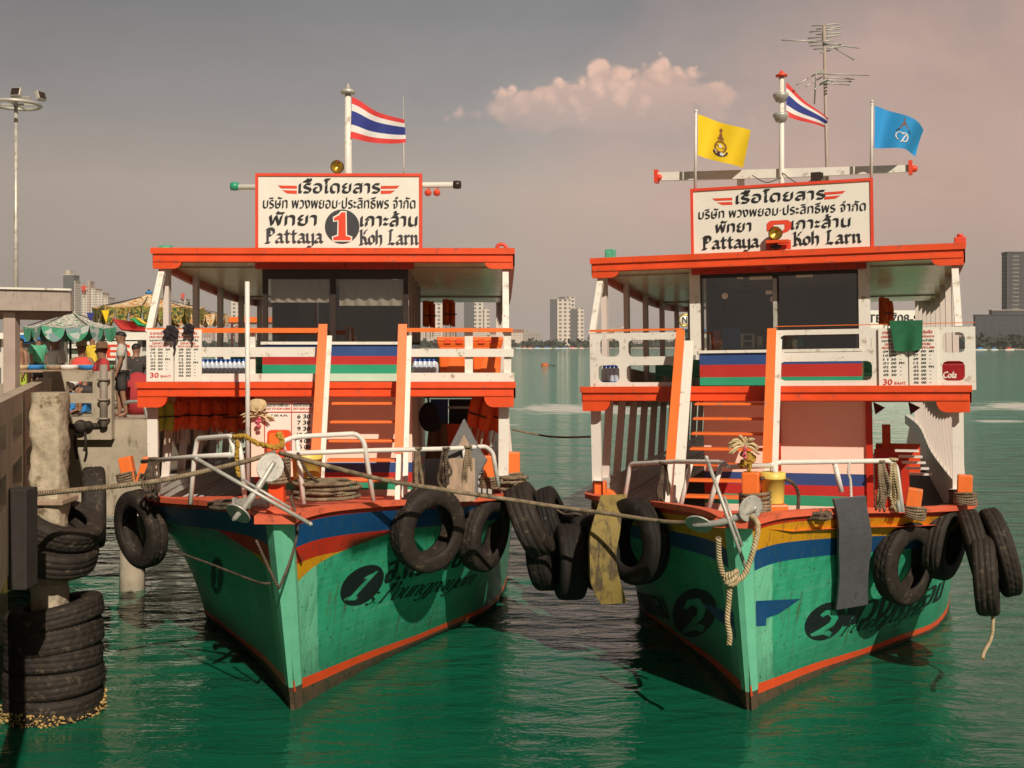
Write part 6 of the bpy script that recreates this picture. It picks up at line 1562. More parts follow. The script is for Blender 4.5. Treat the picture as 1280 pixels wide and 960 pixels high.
# bag and coat in the right passage, flags in the second passage
c = f1.w(536, 521, 5.2); mb = MB(); mb.ball(c, .22, 14, 10, 0, (.8, .5, 1.2)); mb.ball(c + Vector((.08, -.05, -.12)), .15, 10, 8, 0, (1, .6, 1)); mb.tube([c + Vector((0, 0, .2)), c + Vector((-.02, 0, .42))], .02, 6); tag(mb.build('hanging_bag', M['black_cloth'], fix=False), 'black bag hanging in the right passage of the first ferry', 'bag')
c = f1.w(547, 545, 5.4); mb = MB(); mb.grid(lambda u, v: c + Vector(((u - .5) * (.30 + .14 * v), -.05 * math.sin(u * math.pi) - .03 * math.sin(u * 11), .22 - .62 * v)), 16, 8); mb.grid(lambda u, v: c + Vector(((u - .5) * (.30 + .14 * v), .05, .22 - .62 * v)), 16, 8); tag(mb.build('hanging_coat', M['brown_cloth'], fix=False), 'brown coat hanging under the black bag', 'coat')
for (px, lb) in ((1098, 'dark red pennant hanging beside the cabin corner of the second ferry'), (1142, 'dark pennant hanging at the slatted side of the second ferry')):
    c = f2.w(px, 511, 5.5); mb = MB(); mb.prism([c + Vector((-.09, 0, .12)), c + Vector((.12, 0, .02)), c + Vector((-.05, 0, -.10))], (0, .012, 0)); tag(mb.build('pennant', M['dark_red_cloth']), lb, 'pennant')
# white slatted steps on the second ferry's passage
o = empty('slatted_step', f2.w(1134, 580, 3.0), f2.root.rotation_euler, 'white slatted step leaning in the right passage of the second ferry', 'step')
for k in range(5):
    mb = MB(); mb.box((.05 * k, .0 + .12 * k, .10 - .10 * k + .1), (.34, .10, .03)); mb.build('slat', M['slat_white'], o)

# ------------------------------------------------------------------ the pier
PA = lambda y: -1.30 - .36 * y - .0           # line of the near balustrade, x for a given y
DZ = 3.35
mb = MB()
mb.box2((-30, 20.62, 1.55), (-6.76, 25.0, DZ)); mb.box2((-40, 25.0, 1.6), (-9.6, 44, DZ - .004))
pier = mb.build('pier_deck', M['concrete'], bevel=0, kind='structure')
mb = MB(); mb.prism([(PA(6) - .30, 6, 2.0), (PA(6) - 30, 6, 2.0), (-30, 20.6, 2.0), (PA(20.6) - .30, 20.6, 2.0)], (0, 0, DZ - 2.0 - .01)); mb.build('pier_deck', M['concrete'], kind='structure')
for i, (x_, y) in enumerate(((-12.5, 21.4), (-9.9, 21.4), (-7.4, 21.4))):
    mb = MB(); mb.tube([(x_, y, -1), (x_, y, 1.55)], .24, 14); tag(mb.build('pier_pile', M['concrete']), ('round pile in the dark under the landing, ' + ('farthest left', 'in the middle', 'nearest the first ferry')[i]), 'pile')
for i, y in enumerate((8.5, 11.5, 17.5)):
    mb = MB(); mb.tube([(PA(y) - .75, y, -1), (PA(y) - .75, y, 2.01)], .28, 14); tag(mb.build('pier_pile', M['concrete']), ('round concrete pile carrying the pier edge in the dark, ' + ('nearest the camera', 'behind the black board', 'farthest back')[i]), 'pile')
# balustrade B facing the camera and A running towards it, each with openings
def wall_panel(p0, p1, z0, z1, holes, th, name, label):
    p0 = Vector(p0); p1 = Vector(p1); d = (p1 - p0); L_ = d.length; d.normalize(); n = Vector((d.y, -d.x, 0))
    vs, fs = plate([(0, z0), (L_, z0), (L_, z1), (0, z1)], [[(a, b), (c, b), (c, e), (a, e)] for (a, b, c, e) in holes], th)
    mb = MB(); mb.add([p0 + d * v.x + n * v.z + Vector((0, 0, v.y)) for v in vs], fs)
    return tag(mb.build(name, M['concrete'], bevel=.012), label, 'balustrade')
bx0, bx1 = -8.72, -7.45
wall_panel((bx0, 20.50, 0), (bx1, 20.50, 0), 3.0, 4.27, [(.42, 3.86, .92, 4.08), (.44, 3.42, .90, 3.68)], .16, 'balustrade', 'concrete balustrade with two slots facing the water behind the square pile')
pts = []
hl = []
for k in range(7):
    a = .55 + 2.1 * k; hl += [(a, 3.62, a + 1.35, 3.90), (a, 3.02, a + 1.35, 3.36)]
a0, a1 = (PA(6.2), 6.2, 0), (PA(20.3), 20.3, 0)
wall_panel(a0, a1, 2.2, 4.16, [h for h in hl if h[2] < 15], .18, 'balustrade', 'long concrete balustrade at the left edge running back along the pier')
mb = MB(); q = P(130, 500, 20.35); mb.tube([(q.x, 20.33, 3.25), (q.x, 20.33, 4.40)], .07, 12); o = mb.build('standpipe', M['pipe_grey']); tag(o, 'short upright pipe clamped to the end of the slotted balustrade', 'pipe')
for z in (3.4, 3.75, 4.12):
    mb = MB(); mb.tube([(q.x + .10 * math.cos(a), 20.33 + .09 * math.sin(a), z) for a in [2 * math.pi * i / 12 for i in range(12)]], .02, 6, 0, False, True); mb.build('clamp', M['pipe_grey'], o)
# valve and hose on the wall
c = P(105, 533, 20.40); mb = MB(); mb.tube([c + Vector((-.32, 0, .0)), c + Vector((.34, 0, .02))], .05, 10); mb.ball(c + Vector((-.04, -.05, 0)), .13, 12, 8); mb.ball(c + Vector((.10, -.05, .02)), .09, 10, 8); mb.tube(smoothcurve([c + Vector((-.12, -.06, -.08)), c + Vector((-.14, -.06, -.35)), c + Vector((-.10, -.05, -.6))], 5), .03, 8); mb.tube(smoothcurve([c + Vector((.04, -.06, -.1)), c + Vector((.06, -.07, -.3)), c + Vector((.02, -.05, -.45))], 5), .025, 8)
tag(mb.build('valve', M['rubber'], fix=False), 'dark pipe valve with dangling hoses on the pier wall under the slots', 'valve')
mat('dark_board', (.028, .022, .018), .8, .3, 5, .3, 12)  # near-black brown for the fender board
# black timber fender board at the left edge
mb = MB(); a = P(6, 612, 12.2); b = P(33, 738, 12.2); mb.box2((a.x, 12.2, b.z), (b.x, 12.5, a.z)); o = mb.build('fender_board', M['dark_board'], bevel=.015); tag(o, 'dark upright fender board at the left picture edge', 'fender')
mb = MB(); a = P(-6, 622, 12.15); b = P(7, 742, 12.15); mb.box2((a.x, 12.14, b.z), (b.x - .002, 12.5, a.z)); mb.build('worn_edge', M['mat_edge'], o, bevel=.01)
# pier shelter: roof and column
ra, rb = P(-60, 352, 16.5), P(88, 364, 16.5)
o = empty('pier_shelter', (rb.x - 2, 17.5, 3.35), label='flat grey roofed pier shelter on a square column at the left edge', cat='shelter'); L0 = o.location.copy()
mb = MB(); mb.prism([(-14, 16.5, 5.72), (rb.x, 16.5, 5.56), (rb.x, 16.5, 5.27), (-14, 16.5, 5.36)], (0, .10, 0)); mb.v = [p - L0 for p in mb.v]; mb.build('fascia_board', M['pier_fascia'], o)
mb = MB(); mb.prism([(-14, 16.6, 5.40), (rb.x, 16.6, 5.30), (rb.x - 1.6, 19.4, 5.26), (-14, 19.4, 5.36)], (0, 0, -.06)); mb.v = [p - L0 for p in mb.v]; mb.build('roof_slab', M['pier_soffit'], o)
mb = MB(); mb.prism([(-14, 16.46, 5.735), (rb.x + .03, 16.46, 5.575), (rb.x - 1.57, 19.5, 5.575), (-14, 19.5, 5.735)], (0, 0, .03)); mb.v = [p - L0 for p in mb.v]; mb.build('roof_sheet', M['white_paint'], o)
cx = P(13, 440, 13.5).x
mb = MB(); mb.box2((P(6, 0, 16.7).x, 16.64, 3.2), (P(21, 0, 16.7).x, 16.82, 5.30)); mb.v = [p - L0 for p in mb.v]; mb.build('column', M['post_brown'], o, bevel=.01)
# flood light mast
o = empty('flood_light_mast', P(20, 470, 36), label='tall thin lamp post with a ring of floodlights above the pier shelter', cat='lamp post'); b = o.location.copy(); b.z = DZ; o.location = b
ht = P(20, 127, 36).z - DZ
mb = MB(); mb.tube([(0, 0, 0), (0, 0, ht)], [.09, .06], 10); mb.build('pole', M['galvanised'], o)
mb = MB(); mb.tube([(.75 * math.cos(a), .75 * math.sin(a), ht - .1) for a in [2 * math.pi * i / 16 for i in range(16)]], .06, 8, 0, False, True); mb.bar((-.75, 0, ht - .1), (.75, 0, ht - .1), .06, .06); mb.bar((0, -.75, ht - .1), (0, .75, ht - .1), .06, .06, (0, 0, 1)); mb.build('ring', M['galvanised'], o)
for k, (x, y, az) in enumerate(((-.55, -.4, 20), (.24, -.5, -8), (.80, 0, 70), (-.85, 0, -70), (.0, .7, 170))):
    r_ = Matrix.Rotation(R(az), 3, 'Z') @ Matrix.Rotation(R(-18), 3, 'X')
    mb = MB(); mb.box((x, y, ht + .18), (.34, .16, .30), r_); l_ = mb.build('floodlight', M['galvanised'], o, bevel=.02)
    mb = MB(); mb.box(Vector((x, y, ht + .18)) + r_ @ Vector((0, -.085, 0)), (.28, .01, .24), r_); mb.build('glass', M['dark_frame'], l_)

# ------------------------------------------------------------------ parasols, awnings and stall
def parasol(c, r, apex, drop, n, label, m, mv, scal, valh):
    o = empty('parasol', (c[0], c[1], DZ), label=label, cat='parasol')
    za, zr = apex - DZ, apex - drop - DZ
    rim = [Vector((r * math.cos(2 * math.pi * (k + .25) / n), r * math.sin(2 * math.pi * (k + .25) / n), zr)) for k in range(n)]
    mb = MB()
    for k in range(n):
        a, b_ = rim[k], rim[(k + 1) % n]; t = Vector((0, 0, za))
        mb.grid(lambda u, v: lerp(t, lerp(a, b_, u), v) - Vector((0, 0, .10 * math.sin(math.pi * v) + .06 * math.sin(math.pi * u) * v)), 4, 6, 0, False)
    mb.build('canopy', M[m], o, fix=False)
    mb = MB()
    for k in range(n):
        a, b_ = rim[k], rim[(k + 1) % n]
        mb.grid(lambda u, v: lerp(a, b_, u) * 1.0 - Vector((0, 0, .06 * math.sin(math.pi * u))) - Vector((0, 0, valh * v * (abs(math.sin(math.pi * u * scal)) ** .5 if scal else 1))), 12 * max(1, scal), 3, 0, False)
    mb.build('valance', M[mv], o, fix=False)
    mb = MB(); mb.tube([(0, 0, 0), (0, 0, za + .12)], .03, 8); mb.build('pole', M['dark_frame'], o)
    mb = MB()
    for k in range(n): mb.tube([(0, 0, za - .06), rim[k] - Vector((0, 0, .03))], .012, 5)
    mb.build('rib', M['dark_frame'], o)
    return o
c = P(88, 432, 25.5); parasol((c.x, c.y), 1.02, 5.60, .40, 6, 'faded green and cream patterned parasol with round scalloped valance', 'umbrella_green', 'valance_green', 2, .32)
c = P(186, 432, 33); o = parasol((c.x, c.y), 1.62, 6.32, .42, 8, 'orange leaf patterned parasol with a fringed dark valance and blue tip', 'umbrella_orange', 'valance_mixed', 3, .50)
mb = MB(); mb.ball((0, 0, 6.34 - DZ), .07, 10, 8, 0, (1.6, 1.6, .8)); mb.build('tip', M['canvas_blue'], o)
c = P(236, 432, 38); parasol((c.x, c.y), 1.35, 6.15, .30, 8, 'yellow and green parasol partly hidden behind the front post of the first ferry', 'valance_mixed', 'umbrella_orange', 3, .4)
def awning(pts, m, label, sag=.12):
    a, b, c_, d = [P(*q) for q in pts]
    mb = MB(); mb.grid(lambda u, v: lerp(lerp(a, b, u), lerp(d, c_, u), v) - Vector((0, 0, sag * math.sin(math.pi * u) * math.sin(math.pi * v))), 10, 8)
    mb.grid(lambda u, v: lerp(lerp(a, b, u), lerp(d, c_, u), v) - Vector((0, 0, .03 + sag * math.sin(math.pi * u) * math.sin(math.pi * v))), 10, 8)
    return tag(mb.build('awning', M[m], fix=False), label, 'awning')
awning(((140, 398, 31), (166, 402, 29), (190, 414, 28.5), (152, 412, 29)), 'canvas_red', 'red canvas awning sagging behind the standing man')
awning(((163, 397, 28.2), (172, 399, 28.2), (184, 408, 27.6), (172, 406, 27.6)), 'canvas_green', 'green cloth strip hanging across the red awning', .05)
awning(((168, 396, 28.3), (176, 398, 28.3), (186, 406, 27.8), (178, 404, 27.8)), 'canvas_yellow', 'yellow cloth strip beside the green one on the red awning', .04)
awning(((20, 419, 30), (50, 416, 29), (53, 424, 28), (21, 429, 28)), 'canvas_blue', 'blue canvas sheet stretched behind the shelter column')
for k, (x, y, m, lb) in enumerate(((108, 396, 'flag_blue', 'small red and blue bunting flag beside the green parasol'), (127, 393, 'flag_yellow', 'small yellow bunting flag beside the orange parasol'))):
    a = P(x, y - 5, 29); mb = MB(); mb.prism([a, a + Vector((.20, 0, 0)), a + Vector((.12, 0, -.34))], (0, .01, 0)); tag(mb.build('bunting_flag', M[m]), lb, 'bunting')
# stall table with wares
c = P(88, 470, 23.6); o = empty('stall_table', (c.x, 23.6, DZ), label='low stall table with a dark top behind the slotted balustrade', cat='table')
mb = MB(); mb.box((0, 0, .86), (2.3, .9, .05)); mb.build('top', M['plank_wood'], o)
for x in (-1.05, 1.05):
    for y in (-.38, .38): mb = MB(); mb.box((x, y, .42), (.06, .06, .84)); mb.build('leg', M['plank_wood'], o)
for k in range(9):
    p = Vector((c.x - 1.0 + .25 * k, 23.35 + .18 * (k % 3), DZ + .885)); mb = MB(); w = random.uniform(.16, .26)
    mb.lathe([(0, 0), (w * .7, 0), (w, .10), (w * .94, .10), (w * .6, .03), (0, .03)], 14)
    m = ('straw', 'canvas_blue', 'mint', 'plank_wood', 'shirt_white')[k % 5]
    t = mb.build('basket', M[m]); t.location = p; tag(t, 'shallow basket of wares lying in the row on the stall table', 'basket', 'baskets on the stall table')
mb = MB()
for k in range(7): mb.ball(P(88, 482, 21.0) + Vector((random.uniform(-.22, .22), random.uniform(-.1, .1), random.uniform(-.12, .12))), random.uniform(.10, .18), 8, 6, 0, (1, 1, .8))
for q in mb.v: q.x -= .15
tag(mb.build('plastic_bags', M['shirt_white'], fix=False), 'bundle of white plastic bags behind the near balustrade', 'bags')
# chrome rail on the landing
a = P(155, 505, 20.75); mb = MB(); z0 = DZ; mb.tube(smoothcurve([(a.x, 20.75, DZ + .30), (a.x + .12, 20.75, DZ + .34), (a.x + .35, 20.75, DZ + .30), (a.x + .45, 20.75, DZ)], 5), .035, 8); tag(mb.build('landing_rail', M['steel']), 'bent steel handrail at the edge of the landing', 'rail')
c = P(172, 500, 22.3); mb = MB(); mb.ball((c.x, 22.3, DZ + .42), .42, 16, 12, 0, (.9, .7, 1.05)); tag(mb.build('sack', M['shirt_red']), 'large round red bag standing behind the standing man', 'bag')

# ------------------------------------------------------------------ people
def skin_mesh(verts, edges, radii, lv=1, root=0):
    me = bpy.data.meshes.new('body'); me.from_pydata(verts, edges, []); o = bpy.data.objects.new('body', me); COL.objects.link(o)
    sk = o.modifiers.new('s', 'SKIN'); sk.use_smooth_shade = True
    for i, r in enumerate(radii):
        r = r if isinstance(r, tuple) else (r, r); me.skin_vertices[0].data[i].radius = r
    me.skin_vertices[0].data[root].use_root = True
    sb = o.modifiers.new('u', 'SUBSURF'); sb.levels = lv; sb.render_levels = lv
    ev = o.evaluated_get(bpy.context.evaluated_depsgraph_get()); res = bpy.data.meshes.new_from_object(ev)
    vs = [v.co.copy() for v in res.vertices]; fs = [tuple(p.vertices) for p in res.polygons]
    bpy.data.objects.remove(o); bpy.data.meshes.remove(me); bpy.data.meshes.remove(res); return vs, fs
def person(loc, rz, label, pose='stand', top='shirt_grey', bottom='shorts_dark', hat=None, sc=1.0, arms=None, sleeve=True, hair='hair'):
    o = empty('person', loc, (0, 0, rz), label, 'person'); o.scale = (sc, sc, sc)
    hip = .90 if pose == 'stand' else .45
    S_ = {}
    S_['pel'] = Vector((0, 0, hip)); S_['wai'] = Vector((0, -.01, hip + .16)); S_['che'] = Vector((0, 0, hip + .38)); S_['nek'] = Vector((0, .01, hip + .56)); S_['hd0'] = Vector((0, -.015, hip + .615)); S_['hd1'] = Vector((0, -.02, hip + .705)); S_['hd2'] = Vector((0, -.005, hip + .775))
    for s, n in ((-1, 'l'), (1, 'r')):
        S_['sh' + n] = Vector((s * .185, .01, hip + .50))
        ar = (arms or {}).get(n, [Vector((s * .24, 0, hip + .22)), Vector((s * .24, -.08, hip - .02)), Vector((s * .235, -.12, hip - .12))])
        S_['el' + n], S_['wr' + n], S_['ha' + n] = ar
        S_['hp' + n] = Vector((s * .10, 0, hip - .05))
        if pose == 'stand': S_['kn' + n] = Vector((s * .11, -.02 + .05 * s, .48)); S_['an' + n] = Vector((s * .11, .03 + .07 * s, .09)); S_['to' + n] = Vector((s * .13, -.13 + .07 * s, .03))
        else: S_['kn' + n] = Vector((s * .14, -.42, .47)); S_['an' + n] = Vector((s * .13, -.40, .09)); S_['to' + n] = Vector((s * .14, -.56, .03))
    rad = dict(pel=(.135, .10), wai=(.125, .09), che=(.15, .105), nek=.058, hd0=(.076, .085), hd1=(.098, .115), hd2=(.088, .10))
    for n in 'lr': rad.update({'sh' + n: .06, 'el' + n: .042, 'wr' + n: .028, 'ha' + n: (.036, .018), 'hp' + n: .085, 'kn' + n: .056, 'an' + n: .038, 'to' + n: (.04, .025)})
    names = list(S_); idx = {k: i for i, k in enumerate(names)}
    ed = [('pel', 'wai'), ('wai', 'che'), ('che', 'nek'), ('nek', 'hd0'), ('hd0', 'hd1'), ('hd1', 'hd2')]
    for n in 'lr': ed += [('che', 'sh' + n), ('sh' + n, 'el' + n), ('el' + n, 'wr' + n), ('wr' + n, 'ha' + n), ('pel', 'hp' + n), ('hp' + n, 'kn' + n), ('kn' + n, 'an' + n), ('an' + n, 'to' + n)]
    vs, fs = skin_mesh([S_[k] for k in names], [(idx[a], idx[b]) for a, b in ed], [rad[k] for k in names])
    mb = MB(); mb.add(vs, fs, 0, True)
    hd = S_['hd1']
    mb.ball(hd + Vector((0, -.098, -.015)), .016, 6, 5, 0, (1, 1.2, 1.6))
    for s in (-1, 1): mb.ball(hd + Vector((s * .080, .01, 0)), .024, 6, 5, 0, (.5, 1, 1.4))
    for n in 'lr':            # fingers and thumb
        w_, h_ = S_['wr' + n], S_['ha' + n]; d = (h_ - w_).normalized(); x = d.cross(Vector((0, 0, 1)) if abs(d.z) < .8 else Vector((0, 1, 0))).normalized(); y = d.cross(x)
        for k in range(4): b_ = h_ + x * (-.026 + .017 * k); l_ = (.062, .072, .066, .05)[k]; mb.tube([b_, b_ + d * l_ * .55 - y * .004, b_ + d * l_ * .9 - y * .022], [.0095, .009, .006], 6)
        b_ = w_ + (h_ - w_) * .45 + x * .03; mb.tube([b_, b_ + x * .028 + d * .02, b_ + x * .03 + d * .05 - y * .012], [.012, .011, .008], 6)
    body = mb.build('body', M['skin'], o, fix=False)
    mb = MB()
    for s in (-1, 1): mb.ball(hd + Vector((s * .032, -.086, .012)), .010, 6, 4, 0, (1.3, .6, .8))
    mb.box(hd + Vector((0, -.090, -.055)), (.05, .012, .010)); mb.build('face_features', M['hair'], body)
    def cloth(name, keys, edges, grow, m):
        id2 = {k: i for i, k in enumerate(keys)}
        rr = []
        for k in keys:
            r = rad.get(k, .06) if k in rad else grow[1][k]
            r = r if isinstance(r, tuple) else (r, r); rr.append((r[0] + grow[0], r[1] + grow[0]))
        vs, fs = skin_mesh([S_[k] for k in keys], [(id2[a], id2[b]) for a, b in edges], rr); mb = MB(); mb.add(vs, fs, 0, True); return mb.build(name, M[m], o, fix=False)
    if top:
        for n in 'lr': S_['sl' + n] = lerp(S_['sh' + n], S_['el' + n], .8); rad['sl' + n] = .05
        S_['hem'] = S_['pel'] + Vector((0, 0, -.03)); rad['hem'] = (.145, .115); S_['col'] = lerp(S_['che'], S_['nek'], .72); rad['col'] = .05
        k = ['wai', 'che', 'hem', 'col'] + (['shl', 'shr', 'sll', 'slr'] if sleeve else ['shl', 'shr'])
        e = [('hem', 'wai'), ('wai', 'che'), ('che', 'col'), ('che', 'shl'), ('che', 'shr')] + ([('shl', 'sll'), ('shr', 'slr')] if sleeve else [])
        cloth('shirt', k, e, (.034, {}), top)
    if bottom:
        for n in 'lr': S_['kl' + n] = lerp(S_['hp' + n], S_['kn' + n], .95); rad['kl' + n] = .078
        cloth('shorts', ['pel', 'hpl', 'hpr', 'kll', 'klr'], [('pel', 'hpl'), ('pel', 'hpr'), ('hpl', 'kll'), ('hpr', 'klr')], (.018, {}), bottom)
    mb = MB(); mb.grid(lambda u, v: hd + Vector((.090 * math.sin(v * 1.75) * math.cos(2 * math.pi * u), .012 + .106 * math.sin(v * 1.75) * math.sin(2 * math.pi * u), .035 + .075 * math.cos(v * 1.75) + .02 * math.sin(2 * math.pi * u) * -1 * v)), 20, 8); mb.build('hair', M[hair], o, fix=False)
    if hat:
        mb = MB(); mb.lathe([(.19, .05), (.12, .065), (.105, .07), (.10, .15), (.06, .17), (0, .175)], 20, hd + Vector((0, .01, 0))); mb.build('hat', M[hat], o, fix=False)
    return o
def feet(px, Y, z=DZ): return (P(px, 500, Y).x, Y, z)
person(feet(152, 21.4), R(-75), 'man in a pale grey shirt and dark shorts standing on the landing', 'stand', 'shirt_grey', 'shorts_dark', sc=.98, arms={'l': [Vector((-.23, -.02, 1.12)), Vector((-.22, -.12, .90)), Vector((-.22, -.17, .82))]})
person(feet(128, 22.3), R(-60), 'seated person in a dark red shirt with a red headscarf and brown hat', 'sit', 'shirt_red', 'shorts_dark', 'brown_cloth', sc=1.12, hair='shirt_red', arms={'l': [Vector((-.25, -.12, .70)), Vector((-.20, -.38, .62)), Vector((-.18, -.47, .62))]})
person(feet(102, 25.2), R(10), 'seated vendor in a red and white vest under the green parasol', 'sit', 'vest_red', 'shorts_dark', 'straw', sc=1.15, sleeve=False)
person(feet(70, 26.5), R(-40), 'person in a white shirt sitting left under the green parasol', 'sit', 'shirt_white', 'black_cloth', sc=1.3)
person(feet(25, 24.5), R(-30), 'bare chested person in lime shorts behind the shelter column', 'stand', None, 'lime_cloth', sc=.92)
person(feet(170, 26), R(180), 'seated person in a dark shirt turned away behind the red bag', 'sit', 'shorts_dark', 'shorts_dark', sc=1.15)

person(feet(48, 30), R(60), 'person in a mint shirt far back beside the blue canvas', 'stand', 'mint', 'shorts_dark', sc=.98)
person(feet(116, 31), R(-20), 'person in a yellow shirt far back between both parasols', 'stand', 'canvas_yellow', 'shorts_dark', sc=.98)
for k, (x, m, lb) in enumerate(((60, 'canvas_red', 'red goods crate under the stall table at its left end'), (100, 'canvas_blue', 'blue goods crate under the middle of the stall table'))):
    c = P(x, 0, 23.4); o = empty('goods_crate', (c.x, 23.2, DZ), label=lb, cat='crate'); mb = MB(); mb.box2((-.28, -.2, 0), (.28, .2, .34)); mb.build('box', M[m], o, bevel=.015); mb = MB(); mb.box2((-.30, -.22, .34), (.30, .22, .40)); mb.build('rim', M[m], o)
# ------------------------------------------------------------------ boats and sign behind the pier
def white_boat(cx, Y, w, z0, h, label, sign=None, signm='letter_red', top=None):
    o = empty('white_boat', (cx, Y, 0), label=label, cat='boat')
    mb = MB(); mb.prism([(-w / 2, -1.5, -.3), (w / 2, -1.5, -.3), (w / 2 + .5, -1.7, z0), (-w / 2 - .5, -1.7, z0)], (0, 4, 0)); mb.build('hull', M['white_paint'], o)
    mb = MB(); mb.box2((-w / 2 + .3, -1.2, z0 + .002), (w / 2 - .3, 1.8, z0 + h)); mb.build('cabin', M['boat_windows'], o)
    mb = MB(); mb.box2((-w / 2 - .1, -1.6, z0 + h), (w / 2 + .1, 2.2, z0 + h + .22)); mb.build('roof', M['board_white'], o)
    if sign:
        mb = MB(); mb.box2((-w * .34, -1.72, z0 + h * .70), (w * .34, -1.66, z0 + h * .98)); s_ = mb.build('name_board', M['board_white'], o)
        letters('lettering', M[signm], s_, [font_item(sign, -w * .05, z0 + h * .74, w * .30, h * .19, .05)], lambda x, z, l: Vector((x, -1.73 - l, z)))
    return o
white_boat(P(156, 0, 50).x, 50, 3.4, 2.0, 3.0, 'white boat with red letters ES on its board behind the pier stalls', 'ES')
white_boat(P(205, 0, 58).x, 58, 3.6, 2.2, 3.0, 'white boat with a dark window row right of the lettered one')
white_boat(P(70, 0, 62).x, 62, 7.5, 2.0, 2.6, 'long white boat behind the green parasol')
white_boat(P(8, 0, 40).x - 1.5, 42, 5, 2.4, 2.6, 'white and blue boat at the far left behind the column')
# small red roofed boat seen between the posts of the first ferry
o = empty('red_roofed_boat', (P(322, 0, 60).x, 60, 0), label='small boat with a red roof seen between the left posts of the first ferry', cat='boat')
mb = MB(); mb.prism([(-1.6, -1, -.2), (1.6, -1, -.2), (2.0, -1.2, 4.2), (-2.0, -1.2, 4.2)], (0, 6, 0)); mb.build('hull', M['white_paint'], o)
mb = MB(); mb.box2((-1.9, -1.1, 4.21), (1.9, 4.6, 4.6)); mb.build('rail', M['cabin_red'], o)
mb = MB()
for x in (-1.8, 1.8):
    for y in (-1, 1.6, 4.4): mb.box2((x - .06, y - .06, 4.61), (x + .06, y + .06, 6.0))
mb.build('post', M['shade_white'], o)
mb = MB(); mb.box2((-2.1, -1.3, 6.0), (2.1, 4.8, 6.28)); mb.build('roof', M['orange_paint'], o)
# white floating restaurant behind the second ferry with its telephone board
o = empty('floating_restaurant', (P(1010, 0, 95).x, 95, 0), label='large white floating restaurant behind the second ferry with black telephone board', cat='boat')
bw_ = P(1162, 0, 95).x - P(866, 0, 95).x
mb = MB(); mb.box2((-bw_ / 2, 0, -.3), (bw_ / 2, 8, 3.2)); mb.build('hull', M['white_paint'], o)
mb = MB(); mb.box2((-bw_ / 2 + .3, .3, 3.2), (bw_ / 2 - .3, 7.7, 6.0)); mb.build('cabin', M['boat_windows'], o)
mb = MB(); mb.box2((-bw_ / 2, 0, 6.0), (bw_ / 2, 8, 6.2)); mb.build('roof', M['canvas_blue'], o)
tx = P(1118, 0, 95).x - P(1010, 0, 95).x
mb = MB(); mb.box2((tx - 2.6, -.1, 6.2), (tx + 2.6, .05, 7.8)); s_ = mb.build('sign_board', M['board_white'], o)
letters('lettering', M['black_ink'], s_, [font_item('TEL 708-9', tx - 2.3, 6.75, 4.4, .68, .08)], lambda x, z, l: Vector((x, -.104 - l, z)))
tx = P(866, 0, 95).x - P(1010, 0, 95).x
for k, ch in enumerate('NL'):
    cx_ = tx - .75 + 1.15 * k; mb = MB(); mb.lathe([(0, -.04), (.50, -.04), (.50, .04), (0, .04)], 22, (cx_, -.25, 6.95), Matrix.Rotation(R(90), 3, 'X')); s_ = mb.build('sign_disc', M['board_white'], o)
    mb = MB(); mb.tube([(cx_ + .5 * math.cos(a), -.30, 6.95 + .5 * math.sin(a)) for a in [2 * math.pi * i / 20 for i in range(20)]], .06, 6, 0, False, True); mb.build('ring', M['brass'], s_)
    letters('letter', M['black_ink'], s_, [font_item(ch, cx_ - .2, 6.68, .4, .55, .05)], lambda x, z, l: Vector((x, -.294 - l, z)))
# ------------------------------------------------------------------ buoy
b = PZ(681, 457.5, 0); o = empty('mooring_buoy', b, label='orange weathered mooring buoy floating in the bay between the ferries', cat='buoy'); r = .95
mb = MB(); mb.lathe([(r * .8, -.4), (r, -.05), (r * .98, .2), (r * .75, .55), (r * .35, .72), (0, .75)], 22); mb.build('float', M['buoy_orange'], o, fix=False)
mb = MB(); mb.tube([(r * .6, -.2, .35), (r * 2.6, -.2, .05)], .09, 8); mb.build('chain_bar', M['dark_frame'], o)
b = PZ(1101, 456.5, 0); mb = MB(); mb.lathe([(0, -.2), (.7, -.1), (.75, .1), (.3, .25), (0, .26)], 14); o = mb.build('float', M['dark_red_cloth'], fix=False); o.location = b; tag(o, 'small dark float in the open water right of the second ferry', 'float')

# ------------------------------------------------------------------ far shore
SH = 1900.0
mb = MB(); 
n = 90
def shore(u, v):
    x = lerp(-1400, 1500, u); y = SH + 40 * math.sin(u * 9) + 14 * math.sin(u * 31); return Vector((x, y + v * 420, [-.5, 2.0, 3.0, 4.5, 6][int(round(v * 4))]))
mb.grid(shore, n, 4, 0); o = mb.build('beach_ground', M['far_sand'], kind='structure')
mb = MB()
def leafblob(c, r, h, k=42):
    for i in range(k):
        d = Vector((random.gauss(0, .45), random.gauss(0, .45), abs(random.gauss(0, .5)))); p = c + Vector((d.x * r, d.y * r, d.z * h))
        s = r * random.uniform(.16, .42); ax = Vector((random.uniform(-1, 1), random.uniform(-1, 1), random.uniform(-1, 1))).normalized(); a = ax.orthogonal().normalized(); b_ = ax.cross(a)
        mb.add([p + a * s, p + b_ * s, p - a * s, p - b_ * s], [(0, 1, 2, 3)])
for i in range(640):
    u = random.random(); x = lerp(-1350, 1450, u); y = SH + 60 + 40 * math.sin(u * 9) + random.uniform(0, 60); leafblob(Vector((x, y, 2)), random.uniform(9, 17), random.uniform(6, 11), 26)
o = mb.build('shore_trees', M['far_tree'], fix=False); o['kind'] = 'stuff'; o['label'] = 'dark belt of trees along the far beach'
